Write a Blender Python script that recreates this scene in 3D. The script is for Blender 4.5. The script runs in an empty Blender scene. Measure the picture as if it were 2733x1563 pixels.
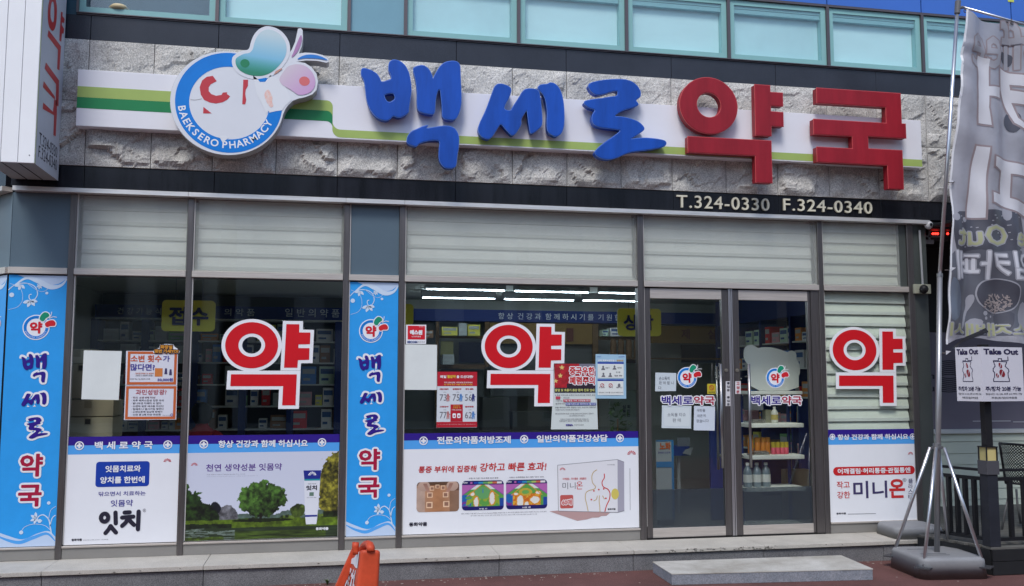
import bpy, bmesh, math, random
import numpy as np
from mathutils import Vector, Matrix, noise as mnoise

random.seed(7)
rng = np.random.default_rng(7)
SC = bpy.context.scene
COL = SC.collection
PI = math.pi

# ------------------------------------------------------------------ camera
CAM = np.array([0.0, -8.4, 1.65])
FPX, WPX, HPX = 2488.77, 2733.0, 1563.0
YAW, PITCH, ROLL = (math.radians(a) for a in (11.1927, 5.3152, 0.0532))
_cy, _sy, _cp, _sp = math.cos(YAW), math.sin(YAW), math.cos(PITCH), math.sin(PITCH)
_F = np.array([_sy * _cp, _cy * _cp, _sp])
_r = np.array([_cy, -_sy, 0.0])
_u = np.cross(_r, _F)
_R = math.cos(ROLL) * _r + math.sin(ROLL) * _u
_U = -math.sin(ROLL) * _r + math.cos(ROLL) * _u
cd = bpy.data.cameras.new('camera')
cam = bpy.data.objects.new('camera', cd)
COL.objects.link(cam)
cd.sensor_fit = 'HORIZONTAL'
cd.sensor_width = 36
cd.lens = FPX / WPX * 36
cd.clip_end = 2000
M = Matrix((( _R[0], _U[0], -_F[0], CAM[0]), (_R[1], _U[1], -_F[1], CAM[1]), (_R[2], _U[2], -_F[2], CAM[2]), (0, 0, 0, 1)))
cam.matrix_world = M
SC.camera = cam

# ------------------------------------------------------------------ sky, sun, exposure
SUN_EL, SUN_AZ = math.radians(52), math.radians(205)      # azimuth clockwise from +Y
w = bpy.data.worlds.new('World')
SC.world = w
w.use_nodes = True
nt = w.node_tree
sky = nt.nodes.new('ShaderNodeTexSky')
sky.sky_type = 'NISHITA'
sky.sun_disc = False
sky.sun_elevation = SUN_EL
sky.sun_rotation = SUN_AZ
sky.dust_density = 1.2
sky.air_density = 1.0
nt.links.new(sky.outputs[0], nt.nodes['Background'].inputs[0])
nt.nodes['Background'].inputs[1].default_value = 0.125
sd = bpy.data.lights.new('sun', 'SUN')
sd.energy = 1.25
sd.angle = math.radians(18)
sd.color = (1.0, 0.975, 0.94)
sun = bpy.data.objects.new('sun', sd)
COL.objects.link(sun)
_dir = Vector((math.sin(SUN_AZ) * math.cos(SUN_EL), math.cos(SUN_AZ) * math.cos(SUN_EL), math.sin(SUN_EL)))
sun.rotation_euler = (-_dir).to_track_quat('-Z', 'Y').to_euler()
sun.location = (0, -20, 30)
SC.view_settings.view_transform = 'Standard'
SC.view_settings.look = 'None'
SC.view_settings.gamma = 1
SC.view_settings.exposure = 0.72
SC.view_settings.use_curve_mapping = False
SC.cycles.max_bounces = 8
SC.cycles.transparent_max_bounces = 16

# ------------------------------------------------------------------ survey: photo pixel -> point on the plane y = Y (or z = z)
def P(u, v, Y=0.0):
    d = _F * FPX + _R * (u - 1366.5) + _U * (781.5 - v)
    return CAM + d / d[1] * (Y - CAM[1])
def PZ(u, v, z):
    d = _F * FPX + _R * (u - 1366.5) + _U * (781.5 - v)
    return CAM + d / d[2] * (z - CAM[2])
ZM = dict(A=(0, 0, 2.8), B=(400, 0, 2.8), C=(900, 60, 2.829), D=(1750, 0, 2.348), E=(2400, 0, 2.348), F=(0, 460, 2.275),
          G=(0, 1000, 2.586), H=(480, 520, 2.311), I=(460, 1100, 3.145), J=(1040, 740, 3.467), K=(1040, 1120, 3.287),
          L=(1680, 540, 2.6), M=(1680, 1000, 2.586), N=(2160, 540, 2.6), O=(2160, 1050, 2.838), S=(1400, 860, 4.853),
          p=(180, 780, 3.832), Q=(520, 780, 3.831), R=(1080, 860, 4.853), T=(1960, 900, 3.309), U=(2500, 600, 2.912),
          g=(480, 70, 4.16), V=(1080, 1180, 6.06), W=(2380, 1120, 3.286), X=(1380, 1240, 6.618), y=(1740, 1380, 3.858),
          a=(0, 700, 3.235), b=(0, 1080, 3.015), c=(920, 740, 3.469), d=(920, 1080, 3.9375), o=(860, 1400, 8.935),
          r=(1700, 1050, 3.55), f=(0, 0, 1.0), k=(2420, 560, 4.281), t=(2000, 0, 3.4734))
def px(k, x, y):
    a, b, s = ZM[k]
    return a + x / s, b + y / s
def q(k, x, y, Y=0.0):
    return P(*px(k, x, y), Y)
def qxz(k, x, y, Y=0.0):
    p = q(k, x, y, Y)
    return float(p[0]), float(p[2])

# ------------------------------------------------------------------ materials
MATS = {}
def mat(name, col, rough=0.6, metal=0.0, var=0.0, vscale=6.0, bump=0.0, bscale=40.0, spec=0.3, emit=0.0, stretch=None, grit=0.0, gscale=150.0, dark=None):
    if name in MATS:
        return MATS[name]
    m = bpy.data.materials.new(name)
    m.use_nodes = True
    n, l = m.node_tree.nodes, m.node_tree.links
    b = n['Principled BSDF']
    b.inputs['Base Color'].default_value = (*col, 1)
    b.inputs['Roughness'].default_value = rough
    b.inputs['Metallic'].default_value = metal
    b.inputs['Specular IOR Level'].default_value = spec
    tc = n.new('ShaderNodeTexCoord')
    mp = n.new('ShaderNodeMapping')
    l.new(tc.outputs['Object'], mp.inputs[0])
    if stretch:
        mp.inputs['Scale'].default_value = stretch
    src = None
    if var or grit:
        mx = n.new('ShaderNodeMix'); mx.data_type = 'RGBA'
        tx = n.new('ShaderNodeTexNoise'); tx.inputs['Scale'].default_value = vscale; tx.inputs['Detail'].default_value = 6
        tx.inputs['Roughness'].default_value = 0.65
        l.new(mp.outputs[0], tx.inputs['Vector'])
        cr = n.new('ShaderNodeValToRGB'); cr.color_ramp.elements[0].position = 0.3; cr.color_ramp.elements[1].position = 0.7
        l.new(tx.outputs[0], cr.inputs[0])
        l.new(cr.outputs[0], mx.inputs[0])
        c0 = dark if dark else tuple(c * (1 - var) for c in col)
        mx.inputs[6].default_value = (*c0, 1)
        mx.inputs[7].default_value = (*[min(1, c * (1 + var * 0.5)) for c in col], 1)
        src = mx.outputs[2]
        if grit:
            t2 = n.new('ShaderNodeTexNoise'); t2.inputs['Scale'].default_value = gscale; t2.inputs['Detail'].default_value = 3
            l.new(tc.outputs['Object'], t2.inputs['Vector'])
            mr = n.new('ShaderNodeMapRange'); mr.inputs[1].default_value = 0.35; mr.inputs[2].default_value = 0.65
            mr.inputs[3].default_value = 1 - grit; mr.inputs[4].default_value = 1 + grit
            l.new(t2.outputs[0], mr.inputs[0])
            vm = n.new('ShaderNodeVectorMath'); vm.operation = 'SCALE'
            l.new(src, vm.inputs[0]); l.new(mr.outputs[0], vm.inputs['Scale'])
            src = vm.outputs[0]
        l.new(src, b.inputs['Base Color'])
    if bump:
        t3 = n.new('ShaderNodeTexNoise'); t3.inputs['Scale'].default_value = bscale; t3.inputs['Detail'].default_value = 5
        l.new(mp.outputs[0], t3.inputs['Vector'])
        bp = n.new('ShaderNodeBump'); bp.inputs['Strength'].default_value = bump; bp.inputs['Distance'].default_value = 0.01
        l.new(t3.outputs[0], bp.inputs['Height']); l.new(bp.outputs[0], b.inputs['Normal'])
    if emit:
        b.inputs['Emission Color'].default_value = (*col, 1)
        b.inputs['Emission Strength'].default_value = emit
    MATS[name] = m
    return m

def glass(name, tint, ior=1.5, rough=0.0, film=None, gloss=1.0, haze=0.0):
    if name in MATS:
        return MATS[name]
    m = bpy.data.materials.new(name); m.use_nodes = True
    n, l = m.node_tree.nodes, m.node_tree.links
    n.remove(n['Principled BSDF'])
    tr = n.new('ShaderNodeBsdfTransparent'); tr.inputs[0].default_value = (*tint, 1)
    gl = n.new('ShaderNodeBsdfGlossy'); gl.inputs['Roughness'].default_value = rough
    gl.inputs[0].default_value = (gloss, gloss, gloss, 1)
    # very slight waviness of the float glass
    tc = n.new('ShaderNodeTexCoord'); tx = n.new('ShaderNodeTexNoise'); tx.inputs['Scale'].default_value = 1.3
    l.new(tc.outputs['Object'], tx.inputs['Vector'])
    bp = n.new('ShaderNodeBump'); bp.inputs['Strength'].default_value = 0.05; bp.inputs['Distance'].default_value = 0.02
    l.new(tx.outputs[0], bp.inputs['Height']); l.new(bp.outputs[0], gl.inputs['Normal'])
    lw = n.new('ShaderNodeLayerWeight'); lw.inputs[0].default_value = 0.5
    pw_ = n.new('ShaderNodeMath'); pw_.operation = 'POWER'; pw_.inputs[1].default_value = 5.0
    fr = n.new('ShaderNodeMath'); fr.operation = 'MULTIPLY_ADD'; fr.inputs[1].default_value = 0.95; fr.inputs[2].default_value = 0.05
    l.new(lw.outputs['Facing'], pw_.inputs[0]); l.new(pw_.outputs[0], fr.inputs[0])
    mx = n.new('ShaderNodeMixShader')
    l.new(fr.outputs[0], mx.inputs[0]); l.new(tr.outputs[0], mx.inputs[1]); l.new(gl.outputs[0], mx.inputs[2])
    out = mx.outputs[0]
    if film:
        df = n.new('ShaderNodeBsdfDiffuse'); df.inputs[0].default_value = (*film, 1)
        m2 = n.new('ShaderNodeMixShader'); m2.inputs[0].default_value = haze
        l.new(out, m2.inputs[1]); l.new(df.outputs[0], m2.inputs[2]); out = m2.outputs[0]
    l.new(out, n['Material Output'].inputs[0])
    MATS[name] = m
    return m

def printed(name, rough=0.45):
    """flat colour print: the colours of the printed picture are stored per point of the sheet"""
    if name in MATS:
        return MATS[name]
    m = bpy.data.materials.new(name); m.use_nodes = True
    n, l = m.node_tree.nodes, m.node_tree.links
    at = n.new('ShaderNodeAttribute'); at.attribute_name = 'Col'
    l.new(at.outputs['Color'], n['Principled BSDF'].inputs['Base Color'])
    n['Principled BSDF'].inputs['Roughness'].default_value = rough
    MATS[name] = m
    return m

def s2l(r, g, b):
    return tuple(((c / 255) / 12.92 if c / 255 < 0.04045 else ((c / 255 + 0.055) / 1.055) ** 2.4) for c in (r, g, b))

WHITE = mat('white_vinyl', (0.78, 0.795, 0.83), 0.4, var=0.03, vscale=3)
PAPER = mat('white_paper', (0.70, 0.74, 0.72), 0.8, var=0.05, vscale=5)
LETW = mat('white_print', (0.80, 0.81, 0.84), 0.4)
RED = mat('red_vinyl', (0.62, 0.012, 0.02), 0.35, var=0.08, vscale=4)
LRED = mat('letter_red', (0.31, 0.013, 0.024), 0.42, var=0.28, vscale=1.6, bump=0.06, bscale=3, stretch=(4, 4, .7))
LREDT = mat('letter_red_trim', (0.62, 0.10, 0.10), 0.4)
LBLUE = mat('letter_blue', (0.008, 0.078, 0.44), 0.4, var=0.28, vscale=1.6, bump=0.06, bscale=3, stretch=(4, 4, .7))
LBLUET = mat('letter_blue_trim', (0.10, 0.22, 0.62), 0.4)
NAVY = mat('navy_print', (0.03, 0.012, 0.23), 0.4)
SKYB = mat('sky_blue_print', (0.085, 0.36, 0.80), 0.4)
BANB = mat('banner_blue', (0.03, 0.335, 0.80), 0.4, var=0.06, vscale=8, grit=0.05, gscale=260)
DRED = mat('dark_red_print', (0.38, 0.012, 0.05), 0.4)
INK = mat('black_print', (0.02, 0.018, 0.035), 0.5)
INKG = mat('grey_print', (0.16, 0.16, 0.18), 0.5)
LOGOB = mat('logo_blue', (0.003, 0.20, 0.66), 0.35, var=0.08, vscale=5)
LG = mat('light_green_stripe', (0.36, 0.48, 0.13), 0.45, var=0.08, vscale=3)
DG = mat('dark_green_stripe', (0.012, 0.22, 0.075), 0.45, var=0.1, vscale=3)
STEEL_V = mat('steel_dark_reflection_tint', (0.165, 0.152, 0.15), 0.38, 0.75, var=0.25, vscale=2.0, stretch=(30, 30, 1.2))  # dark surroundings mirrored by the uprights, painted into the base colour
STEEL_H = mat('steel_sky_reflection_tint', (0.60, 0.55, 0.50), 0.42, 0.45, var=0.18, vscale=3.0, stretch=(1.2, 30, 30))  # same steel on horizontals, mirrored sky painted in as a paler base colour
RAILM = mat('grey_base_rail', (0.29, 0.28, 0.262), 0.45, 0.3, var=0.12, vscale=1.5)
TRIMW = mat('pale_gasket', (0.56, 0.54, 0.51), 0.5)
GRAN = mat('polished_dark_granite', (0.013, 0.014, 0.019), 0.2, var=0.6, vscale=2, grit=0.25, gscale=220, stretch=(5, 5, 0.35))
GRANU = mat('honed_dark_granite', (0.034, 0.038, 0.05), 0.25, var=0.25, vscale=1.5, grit=0.2, gscale=220)
STONE = mat('split_face_stone', (0.53, 0.515, 0.48), 0.9, var=0.30, vscale=3.5, bump=0.8, bscale=48, grit=0.36, gscale=110)
COPE = mat('pale_granite_coping', (0.47, 0.445, 0.395), 0.8, var=0.14, vscale=4, grit=0.18, gscale=260, bump=0.15, bscale=120)
RISER = mat('grey_granite_riser', (0.17, 0.17, 0.175), 0.75, var=0.28, vscale=3, grit=0.4, gscale=170, bump=0.15, bscale=90)
MORT = mat('dark_joint', (0.015, 0.014, 0.014), 0.9)
BLACK = mat('black_paint', (0.012, 0.012, 0.014), 0.5)
GLASS = glass('window_glass', (0.96, 0.98, 0.965))
GLASST = glass('pale_frosted_glass', (0.95, 0.96, 0.945), film=(0.66, 0.69, 0.66), haze=0.22)

# ------------------------------------------------------------------ mesh builder
class MB:
    def __init__(s):
        s.v, s.f, s.mi = [], [], []
    def poly(s, pts, m=0):
        b = len(s.v); s.v += [tuple(map(float, p)) for p in pts]; s.f.append(tuple(range(b, b + len(pts)))); s.mi.append(m)
    def add(s, vs, fs, m=0):
        b = len(s.v); s.v += [tuple(map(float, p)) for p in vs]
        for f in fs:
            s.f.append(tuple(b + i for i in f)); s.mi.append(m)
    def box(s, x0, x1, y0, y1, z0, z1, m=0):
        x0, x1 = min(x0, x1), max(x0, x1); y0, y1 = min(y0, y1), max(y0, y1); z0, z1 = min(z0, z1), max(z0, z1)
        s.add([(x0, y0, z0), (x1, y0, z0), (x1, y1, z0), (x0, y1, z0), (x0, y0, z1), (x1, y0, z1), (x1, y1, z1), (x0, y1, z1)],
              [(0, 3, 2, 1), (4, 5, 6, 7), (0, 1, 5, 4), (1, 2, 6, 5), (2, 3, 7, 6), (3, 0, 4, 7)], m)
    def tube(s, a, b, r, n=10, r2=None, m=0, caps=True):
        a, b = Vector(a), Vector(b); r2 = r if r2 is None else r2
        d = (b - a).normalized(); t = d.orthogonal().normalized(); k = d.cross(t)
        vs = []
        for c, rr in ((a, r), (b, r2)):
            for i in range(n):
                an = 2 * PI * i / n
                vs.append(c + (t * math.cos(an) + k * math.sin(an)) * rr)
        fs = [(i, (i + 1) % n, n + (i + 1) % n, n + i) for i in range(n)]
        if caps:
            fs += [tuple(range(n))[::-1], tuple(range(n, 2 * n))]
        s.add(vs, fs, m)
    def path(s, pts, r, n=8, m=0):
        pts = [Vector(p) for p in pts]
        rings = []
        up = Vector((0.123, 0.37, 0.9)).normalized()
        for i, p in enumerate(pts):
            d = (pts[min(i + 1, len(pts) - 1)] - pts[max(i - 1, 0)]).normalized()
            t = (up - d * up.dot(d)).normalized(); k = d.cross(t)
            rings.append([p + (t * math.cos(2 * PI * j / n) + k * math.sin(2 * PI * j / n)) * (r if not callable(r) else r(i / (len(pts) - 1))) for j in range(n)])
        vs = [x for rr in rings for x in rr]
        fs = [(i * n + j, i * n + (j + 1) % n, (i + 1) * n + (j + 1) % n, (i + 1) * n + j) for i in range(len(pts) - 1) for j in range(n)]
        fs += [tuple(range(n))[::-1], tuple(range(len(vs) - n, len(vs)))]
        s.add(vs, fs, m)
    def lathe(s, prof, c, n=16, m=0):
        c = Vector(c); vs = []
        for r, z in prof:
            for i in range(n):
                vs.append(c + Vector((r * math.cos(2 * PI * i / n), r * math.sin(2 * PI * i / n), z)))
        fs = [(i * n + j, i * n + (j + 1) % n, (i + 1) * n + (j + 1) % n, (i + 1) * n + j) for i in range(len(prof) - 1) for j in range(n)]
        fs += [tuple(range(n))[::-1], tuple(range(len(vs) - n, len(vs)))]
        s.add(vs, fs, m)
    def hexa(s, c8, m=0):
        """c8: bottom 4 then top 4, both counter-clockwise seen from above"""
        s.add(c8, [(0, 3, 2, 1), (4, 5, 6, 7), (0, 1, 5, 4), (1, 2, 6, 5), (2, 3, 7, 6), (3, 0, 4, 7)], m)
    def build(s, name, mats, parent=None, bevel=0.0, seg=2, smooth=False, label=None):
        me = bpy.data.meshes.new(name)
        off = origin(parent)
        me.from_pydata([(x - off[0], y - off[1], z - off[2]) for x, y, z in s.v], [], s.f)
        if not isinstance(mats, (list, tuple)):
            mats = [mats]
        for mm in mats:
            me.materials.append(mm)
        me.polygons.foreach_set('material_index', s.mi)
        if bevel:
            bm = bmesh.new(); bm.from_mesh(me)
            bmesh.ops.remove_doubles(bm, verts=bm.verts, dist=1e-5)
            bmesh.ops.bevel(bm, geom=[e for e in bm.edges if e.calc_face_angle(0) > 0.5], offset=bevel, segments=seg, affect='EDGES', profile=0.6, clamp_overlap=True)
            bm.to_mesh(me); bm.free()
        if smooth:
            me.polygons.foreach_set('use_smooth', [True] * len(me.polygons))
        me.update()
        o = bpy.data.objects.new(name, me); COL.objects.link(o)
        if parent is not None:
            o.parent = parent
        if label:
            o['label'] = label
        return o

def origin(o):
    x = Vector((0, 0, 0))
    while o is not None:
        x += o.location; o = o.parent
    return x
def thing(name, label, cat, loc=(0, 0, 0), group=None):
    o = bpy.data.objects.new(name, None); COL.objects.link(o)
    o.location = loc; o.empty_display_size = 0.1
    o['label'] = label; o['category'] = cat
    if group:
        o['group'] = group
    return o
def tag(o, label, cat, group=None):
    o['label'] = label; o['category'] = cat
    if group:
        o['group'] = group
    return o
def struct(o, label=None):
    o['kind'] = 'structure'
    if label:
        o['label'] = label
    return o
def bx(name, x0, x1, y0, y1, z0, z1, m, parent=None, bevel=0.0, **k):
    b = MB(); b.box(x0, x1, y0, y1, z0, z1)
    return b.build(name, m, parent, bevel, **k)

# ------------------------------------------------------------------ flat shapes and lettering (all as real, very thin geometry)
def curve_mesh(splines, offset=0.0, depth=0.0, bevel=0.0):
    c = bpy.data.curves.new('tmp', 'CURVE'); c.dimensions = '2D'; c.fill_mode = 'BOTH'
    for sp in splines:
        s = c.splines.new('POLY'); s.points.add(len(sp) - 1)
        for i, (x, y) in enumerate(sp):
            s.points[i].co = (x, y, 0, 1)
        s.use_cyclic_u = True
    c.offset = offset - bevel; c.extrude = max(0, depth / 2 - bevel); c.bevel_depth = bevel; c.bevel_resolution = 1
    return take(c)
def take(c):
    o = bpy.data.objects.new('tmp', c)
    me = o.to_mesh()
    vs = np.array([v.co[:] for v in me.vertices]) if len(me.vertices) else np.zeros((0, 3))
    fs = [tuple(p.vertices) for p in me.polygons]
    o.to_mesh_clear(); bpy.data.objects.remove(o); bpy.data.curves.remove(c)
    return vs, fs
_TC = {}
_txt = bpy.data.curves.new('text_tool', 'FONT'); _txt.body = '가'
_txo = bpy.data.objects.new('text_tool', _txt)
def text_mesh(s, bold=0.0, depth=0.0, shear=0.0, space=1.0, res=2):
    key = (s, round(bold, 4), depth, shear, space, res)
    if key in _TC:
        return _TC[key]
    c = _txt
    c.body = s; c.offset = bold; c.resolution_u = res
    c.extrude = depth; c.shear = shear; c.space_character = space; c.fill_mode = 'BOTH' if depth else 'FRONT'
    me = _txo.to_mesh()
    vs = np.array([v.co[:] for v in me.vertices]) if len(me.vertices) else np.zeros((0, 3))
    fs = [tuple(p.vertices) for p in me.polygons]
    _txo.to_mesh_clear()
    _TC[key] = (vs, fs)
    return _TC[key]
def stagger(vs, fs, step=0.0002, n=6):
    """neighbouring strokes that overlap get a hair of difference in height"""
    par = list(range(len(vs)))
    def find(a):
        while par[a] != a:
            par[a] = par[par[a]]; a = par[a]
        return a
    for f in fs:
        a = find(f[0])
        for b in f[1:]:
            par[find(b)] = a
    ids = {}
    out = vs.copy()
    for i in range(len(vs)):
        k = ids.setdefault(find(i), len(ids))
        out[i, 2] += (k % n) * step
    return out
def lay(vs, Y, mirror=False):
    """local x,y,z(height) -> world X, Y-height, Z"""
    return np.stack([vs[:, 0], Y - vs[:, 2], vs[:, 1]], 1)
CORE = set('백세로약국항상건강과함께하십시요전문의품처방조제일반담통증부위에집중해고빠른효천연생성분잇몸치료와양를한번닦으면서는동화어깨결림허리관절엔작미니온플라스타접수상소변횟가많다중우폐렴주의발열및호흡기환자진안내매혈압을드신에스원판매합니독용티슈탄올새게없습출입문고정커피임카페광민번차지분능')
def spread(vs, fs, r, n, step=0.0001):
    """the same outline thickened evenly: copies shifted round a small circle, each a hair higher"""
    V, F_ = [], []
    for k in range(n):
        a = 2 * PI * k / n
        v = vs.copy(); v[:, 0] += r * math.cos(a); v[:, 1] += r * math.sin(a); v[:, 2] += step * k
        F_ += [tuple(i + len(vs) * k for i in f) for f in fs]; V.append(v)
    return np.concatenate(V), F_
def lettering(parent, s, ll, ur, Y, m, bold=0.025, halo=None, shear=0.0, space=1.0, name='lettering', mirror=False, label=None, res=2):
    """fits text s into the facade rectangle ll=(x,z)..ur=(x,z) at depth Y"""
    if abs(ur[1] - ll[1]) < 0.026:
        cl = sorted(CORE)
        s = ''.join(c if (c in CORE or not ('가' <= c <= '힣')) else cl[ord(c) % len(cl)] for c in s)
    off = min(bold, 0.012)
    ex = max(0.0, bold - off)
    vs, fs = text_mesh(s, off, 0.0, shear, space, res)
    if not len(vs):
        return None
    lo, hi = vs[:, :2].min(0) - ex, vs[:, :2].max(0) + ex
    sc = (np.array(ur) - np.array(ll)) / np.maximum(hi - lo, 1e-6)
    base = vs.copy()
    base[:, 0] = (vs[:, 0] - lo[0]) * sc[0] + ll[0]; base[:, 1] = (vs[:, 1] - lo[1]) * sc[1] + ll[1]; base[:, 2] = 0
    e_ = ex * abs(sc[1])
    if halo:
        hw, hm = halo
        hv, hf = spread(base, fs, hw + e_, 12)
        b = MB(); b.add(lay(hv, Y), hf)
        b.build('lettering_border', hm, parent)
        Y = Y - 0.0016
    if e_ > 0.0004:
        base, fs = spread(base, fs, e_, 7)
    else:
        base = stagger(base, fs)
    b = MB(); b.add(lay(base, Y), fs)
    return b.build(name, m, parent, label=label)
def LT(parent, s, k, x0, y0, x1, y1, m, Y=-0.012, **kw):
    """text between two surveyed corners: bottom-left (x0,y0) and top-right (x1,y1) in zoom k"""
    return lettering(parent, s, qxz(k, x0, y0, Y), qxz(k, x1, y1, Y), Y, m, **kw)
def shape(parent, name, pts, Y, m, depth=0.0, offset=0.0, holes=(), label=None, bevel=0.0, smooth=False):
    """pts: facade (x,z) outline; front at Y, back at Y+depth"""
    vs, fs = curve_mesh([pts] + list(holes), offset, depth, bevel)
    vs = vs.copy()
    b = MB()
    vs[:, 2] -= depth / 2
    b.add(np.stack([vs[:, 0], Y - vs[:, 2], vs[:, 1]], 1), fs)
    return b.build(name, m, parent, label=label)
def chaikin(p, n=1):
    for _ in range(n):
        o = []
        for i in range(len(p)):
            a, b = p[i], p[(i + 1) % len(p)]
            o += [(a[0] * .78 + b[0] * .22, a[1] * .78 + b[1] * .22), (a[0] * .22 + b[0] * .78, a[1] * .22 + b[1] * .78)]
        p = o
    return p
def ell(cx, cz, rx, rz, n=56, a0=0, a1=2 * PI):
    return [(cx + rx * math.cos(a0 + (a1 - a0) * i / n), cz + rz * math.sin(a0 + (a1 - a0) * i / n)) for i in range(n)]
def rrect(x0, z0, x1, z1, r, n=6):
    p = []
    for cx, cz, a in ((x1 - r, z1 - r, 0), (x0 + r, z1 - r, PI / 2), (x0 + r, z0 + r, PI), (x1 - r, z0 + r, 1.5 * PI)):
        p += [(cx + r * math.cos(a + PI / 2 * i / n), cz + r * math.sin(a + PI / 2 * i / n)) for i in range(n + 1)]
    return p
def flat(parent, name, x0, z0, x1, z1, Y, m, t=0.0012, label=None):
    return bx(name, x0, x1, Y, Y + t, z0, z1, m, parent, label=label)
def ribbon(b, pts, wid, Y):
    """flat printed line of varying width in the facade plane"""
    n = len(pts)
    L, Rr = [], []
    for i, (x, z) in enumerate(pts):
        x0, z0 = pts[max(i - 1, 0)]; x1, z1 = pts[min(i + 1, n - 1)]
        dx, dz = x1 - x0, z1 - z0; l = math.hypot(dx, dz) or 1
        ww = wid(i / (n - 1)) if callable(wid) else wid
        L.append((x - dz / l * ww / 2, Y, z + dx / l * ww / 2)); Rr.append((x + dz / l * ww / 2, Y, z - dx / l * ww / 2))
    for i in range(n - 1):
        b.poly([L[i], Rr[i], Rr[i + 1], L[i + 1]])
def bez(p, n=16):
    """smooth line through the points"""
    out = []
    for i in range(len(p) - 1):
        a = p[max(i - 1, 0)]; b_ = p[i]; c = p[i + 1]; d = p[min(i + 2, len(p) - 1)]
        for k in range(n):
            t = k / n
            out.append(tuple(0.5 * ((2 * b_[j]) + (-a[j] + c[j]) * t + (2 * a[j] - 5 * b_[j] + 4 * c[j] - d[j]) * t * t + (-a[j] + 3 * b_[j] - 3 * c[j] + d[j]) * t ** 3) for j in (0, 1)))
    return out + [p[-1]]
def picture(parent, name, x0, z0, x1, z1, Y, fn, nx, nz, label=None, clip=None):
    """a printed picture: fn(s,t arrays) -> rgb (sRGB 0..1); s to the right, t up"""
    S, T = np.meshgrid(np.linspace(0, 1, nx), np.linspace(0, 1, nz))
    rgb = np.clip(fn(S, T), 0, 1)
    rgb = np.where(rgb < 0.04045, rgb / 12.92, ((rgb + 0.055) / 1.055) ** 2.4) * 0.82
    vs = np.stack([x0 + S * (x1 - x0), np.full_like(S, Y), z0 + T * (z1 - z0)], -1).reshape(-1, 3)
    fs = [(j * nx + i, j * nx + i + 1, (j + 1) * nx + i + 1, (j + 1) * nx + i) for j in range(nz - 1) for i in range(nx - 1)]
    if clip is not None:
        r = clip; W_, H_ = abs(x1 - x0), abs(z1 - z0)
        def ok(i, j):
            dx = max(r - i / (nx - 1) * W_, i / (nx - 1) * W_ - (W_ - r), 0); dz = max(r - j / (nz - 1) * H_, j / (nz - 1) * H_ - (H_ - r), 0)
            return math.hypot(dx, dz) <= r * 1.02
        fs = [f for f in fs if all(ok(k % nx, k // nx) for k in f)]
    b = MB(); b.add(vs, fs)
    o = b.build(name, printed('colour_print'), parent, label=label)
    ca = o.data.color_attributes.new(name='Col', type='FLOAT_COLOR', domain='POINT')
    ca.data.foreach_set('color', np.concatenate([rgb.reshape(-1, 3), np.ones((nx * nz, 1))], 1).astype(np.float32).ravel())
    return o
def vnoise(x, y, f, seed=0, oct=4):
    r = np.random.default_rng(seed); out = 0; amp = 1; tot = 0
    for k in range(oct):
        n = 64; g = r.random((n, n)); X, Y_ = (x * f) % (n - 1), (y * f) % (n - 1)
        i, j = X.astype(int), Y_.astype(int); a, b = X - i, Y_ - j; a = a * a * (3 - 2 * a); b = b * b * (3 - 2 * b)
        v = g[j, i] * (1 - a) * (1 - b) + g[j, i + 1] * a * (1 - b) + g[j + 1, i] * (1 - a) * b + g[j + 1, i + 1] * a * b
        out = out + v * amp; tot += amp; amp *= 0.55; f *= 2.05
    return out / tot

# levels of the facade (metres above the pavement) and bays (X)
ZFLOOR, ZSILL, ZBAN, ZT0, ZT1, ZH = 0.178, 0.285, 1.174, 2.53, 2.583, 3.22
ZG0, ZS0, ZS1, ZS2, ZG1, ZB = 3.262, 3.452, 4.015, 4.556, 4.775, 5.437
YF = -0.06                                             # face of the stone band
XL, XR = -2.619, 9.2
def fx(u, v=740, Y=0.0):
    return float(P(u, v, Y)[0])
MUL = [(fx(181), fx(198)), (fx(496.7), fx(512.5)), (fx(915.5), fx(931)), (fx(1064.5), fx(1079.5)), (fx(1700), fx(1716.5)), (fx(2182), fx(2195)), (fx(2421), fx(2437))]
FDIR = Vector((-0.64, 0.77))                           # the chamfered corner goes back this way
def facet(s, off=0.0):
    """point s metres along the chamfered corner; off = distance in front of it"""
    nrm = Vector((-0.77, -0.64))
    p = Vector((XL, 0)) + FDIR * s + nrm * off
    return p.x, p.y
def facet_box(b, s0, s1, o0, o1, z0, z1, m=0):
    c = [facet(s0, o0), facet(s0, o1), facet(s1, o1), facet(s1, o0)]
    b.hexa([(*p, z0) for p in c[::-1]] + [(*p, z1) for p in c[::-1]], m)

# ------------------------------------------------------------------ ground
gm = mat('red_asphalt', (0.135, 0.062, 0.056), 0.9, var=0.35, vscale=1.2, bump=0.5, bscale=160, grit=0.5, gscale=230)
b = MB()
b.add([(-60, -40, 0), (60, -40, 0), (60, 60, 0), (-60, 60, 0)], [(0, 1, 2, 3)])
struct(b.build('ground', gm), 'red brown asphalt pavement in front of the pharmacy')

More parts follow.
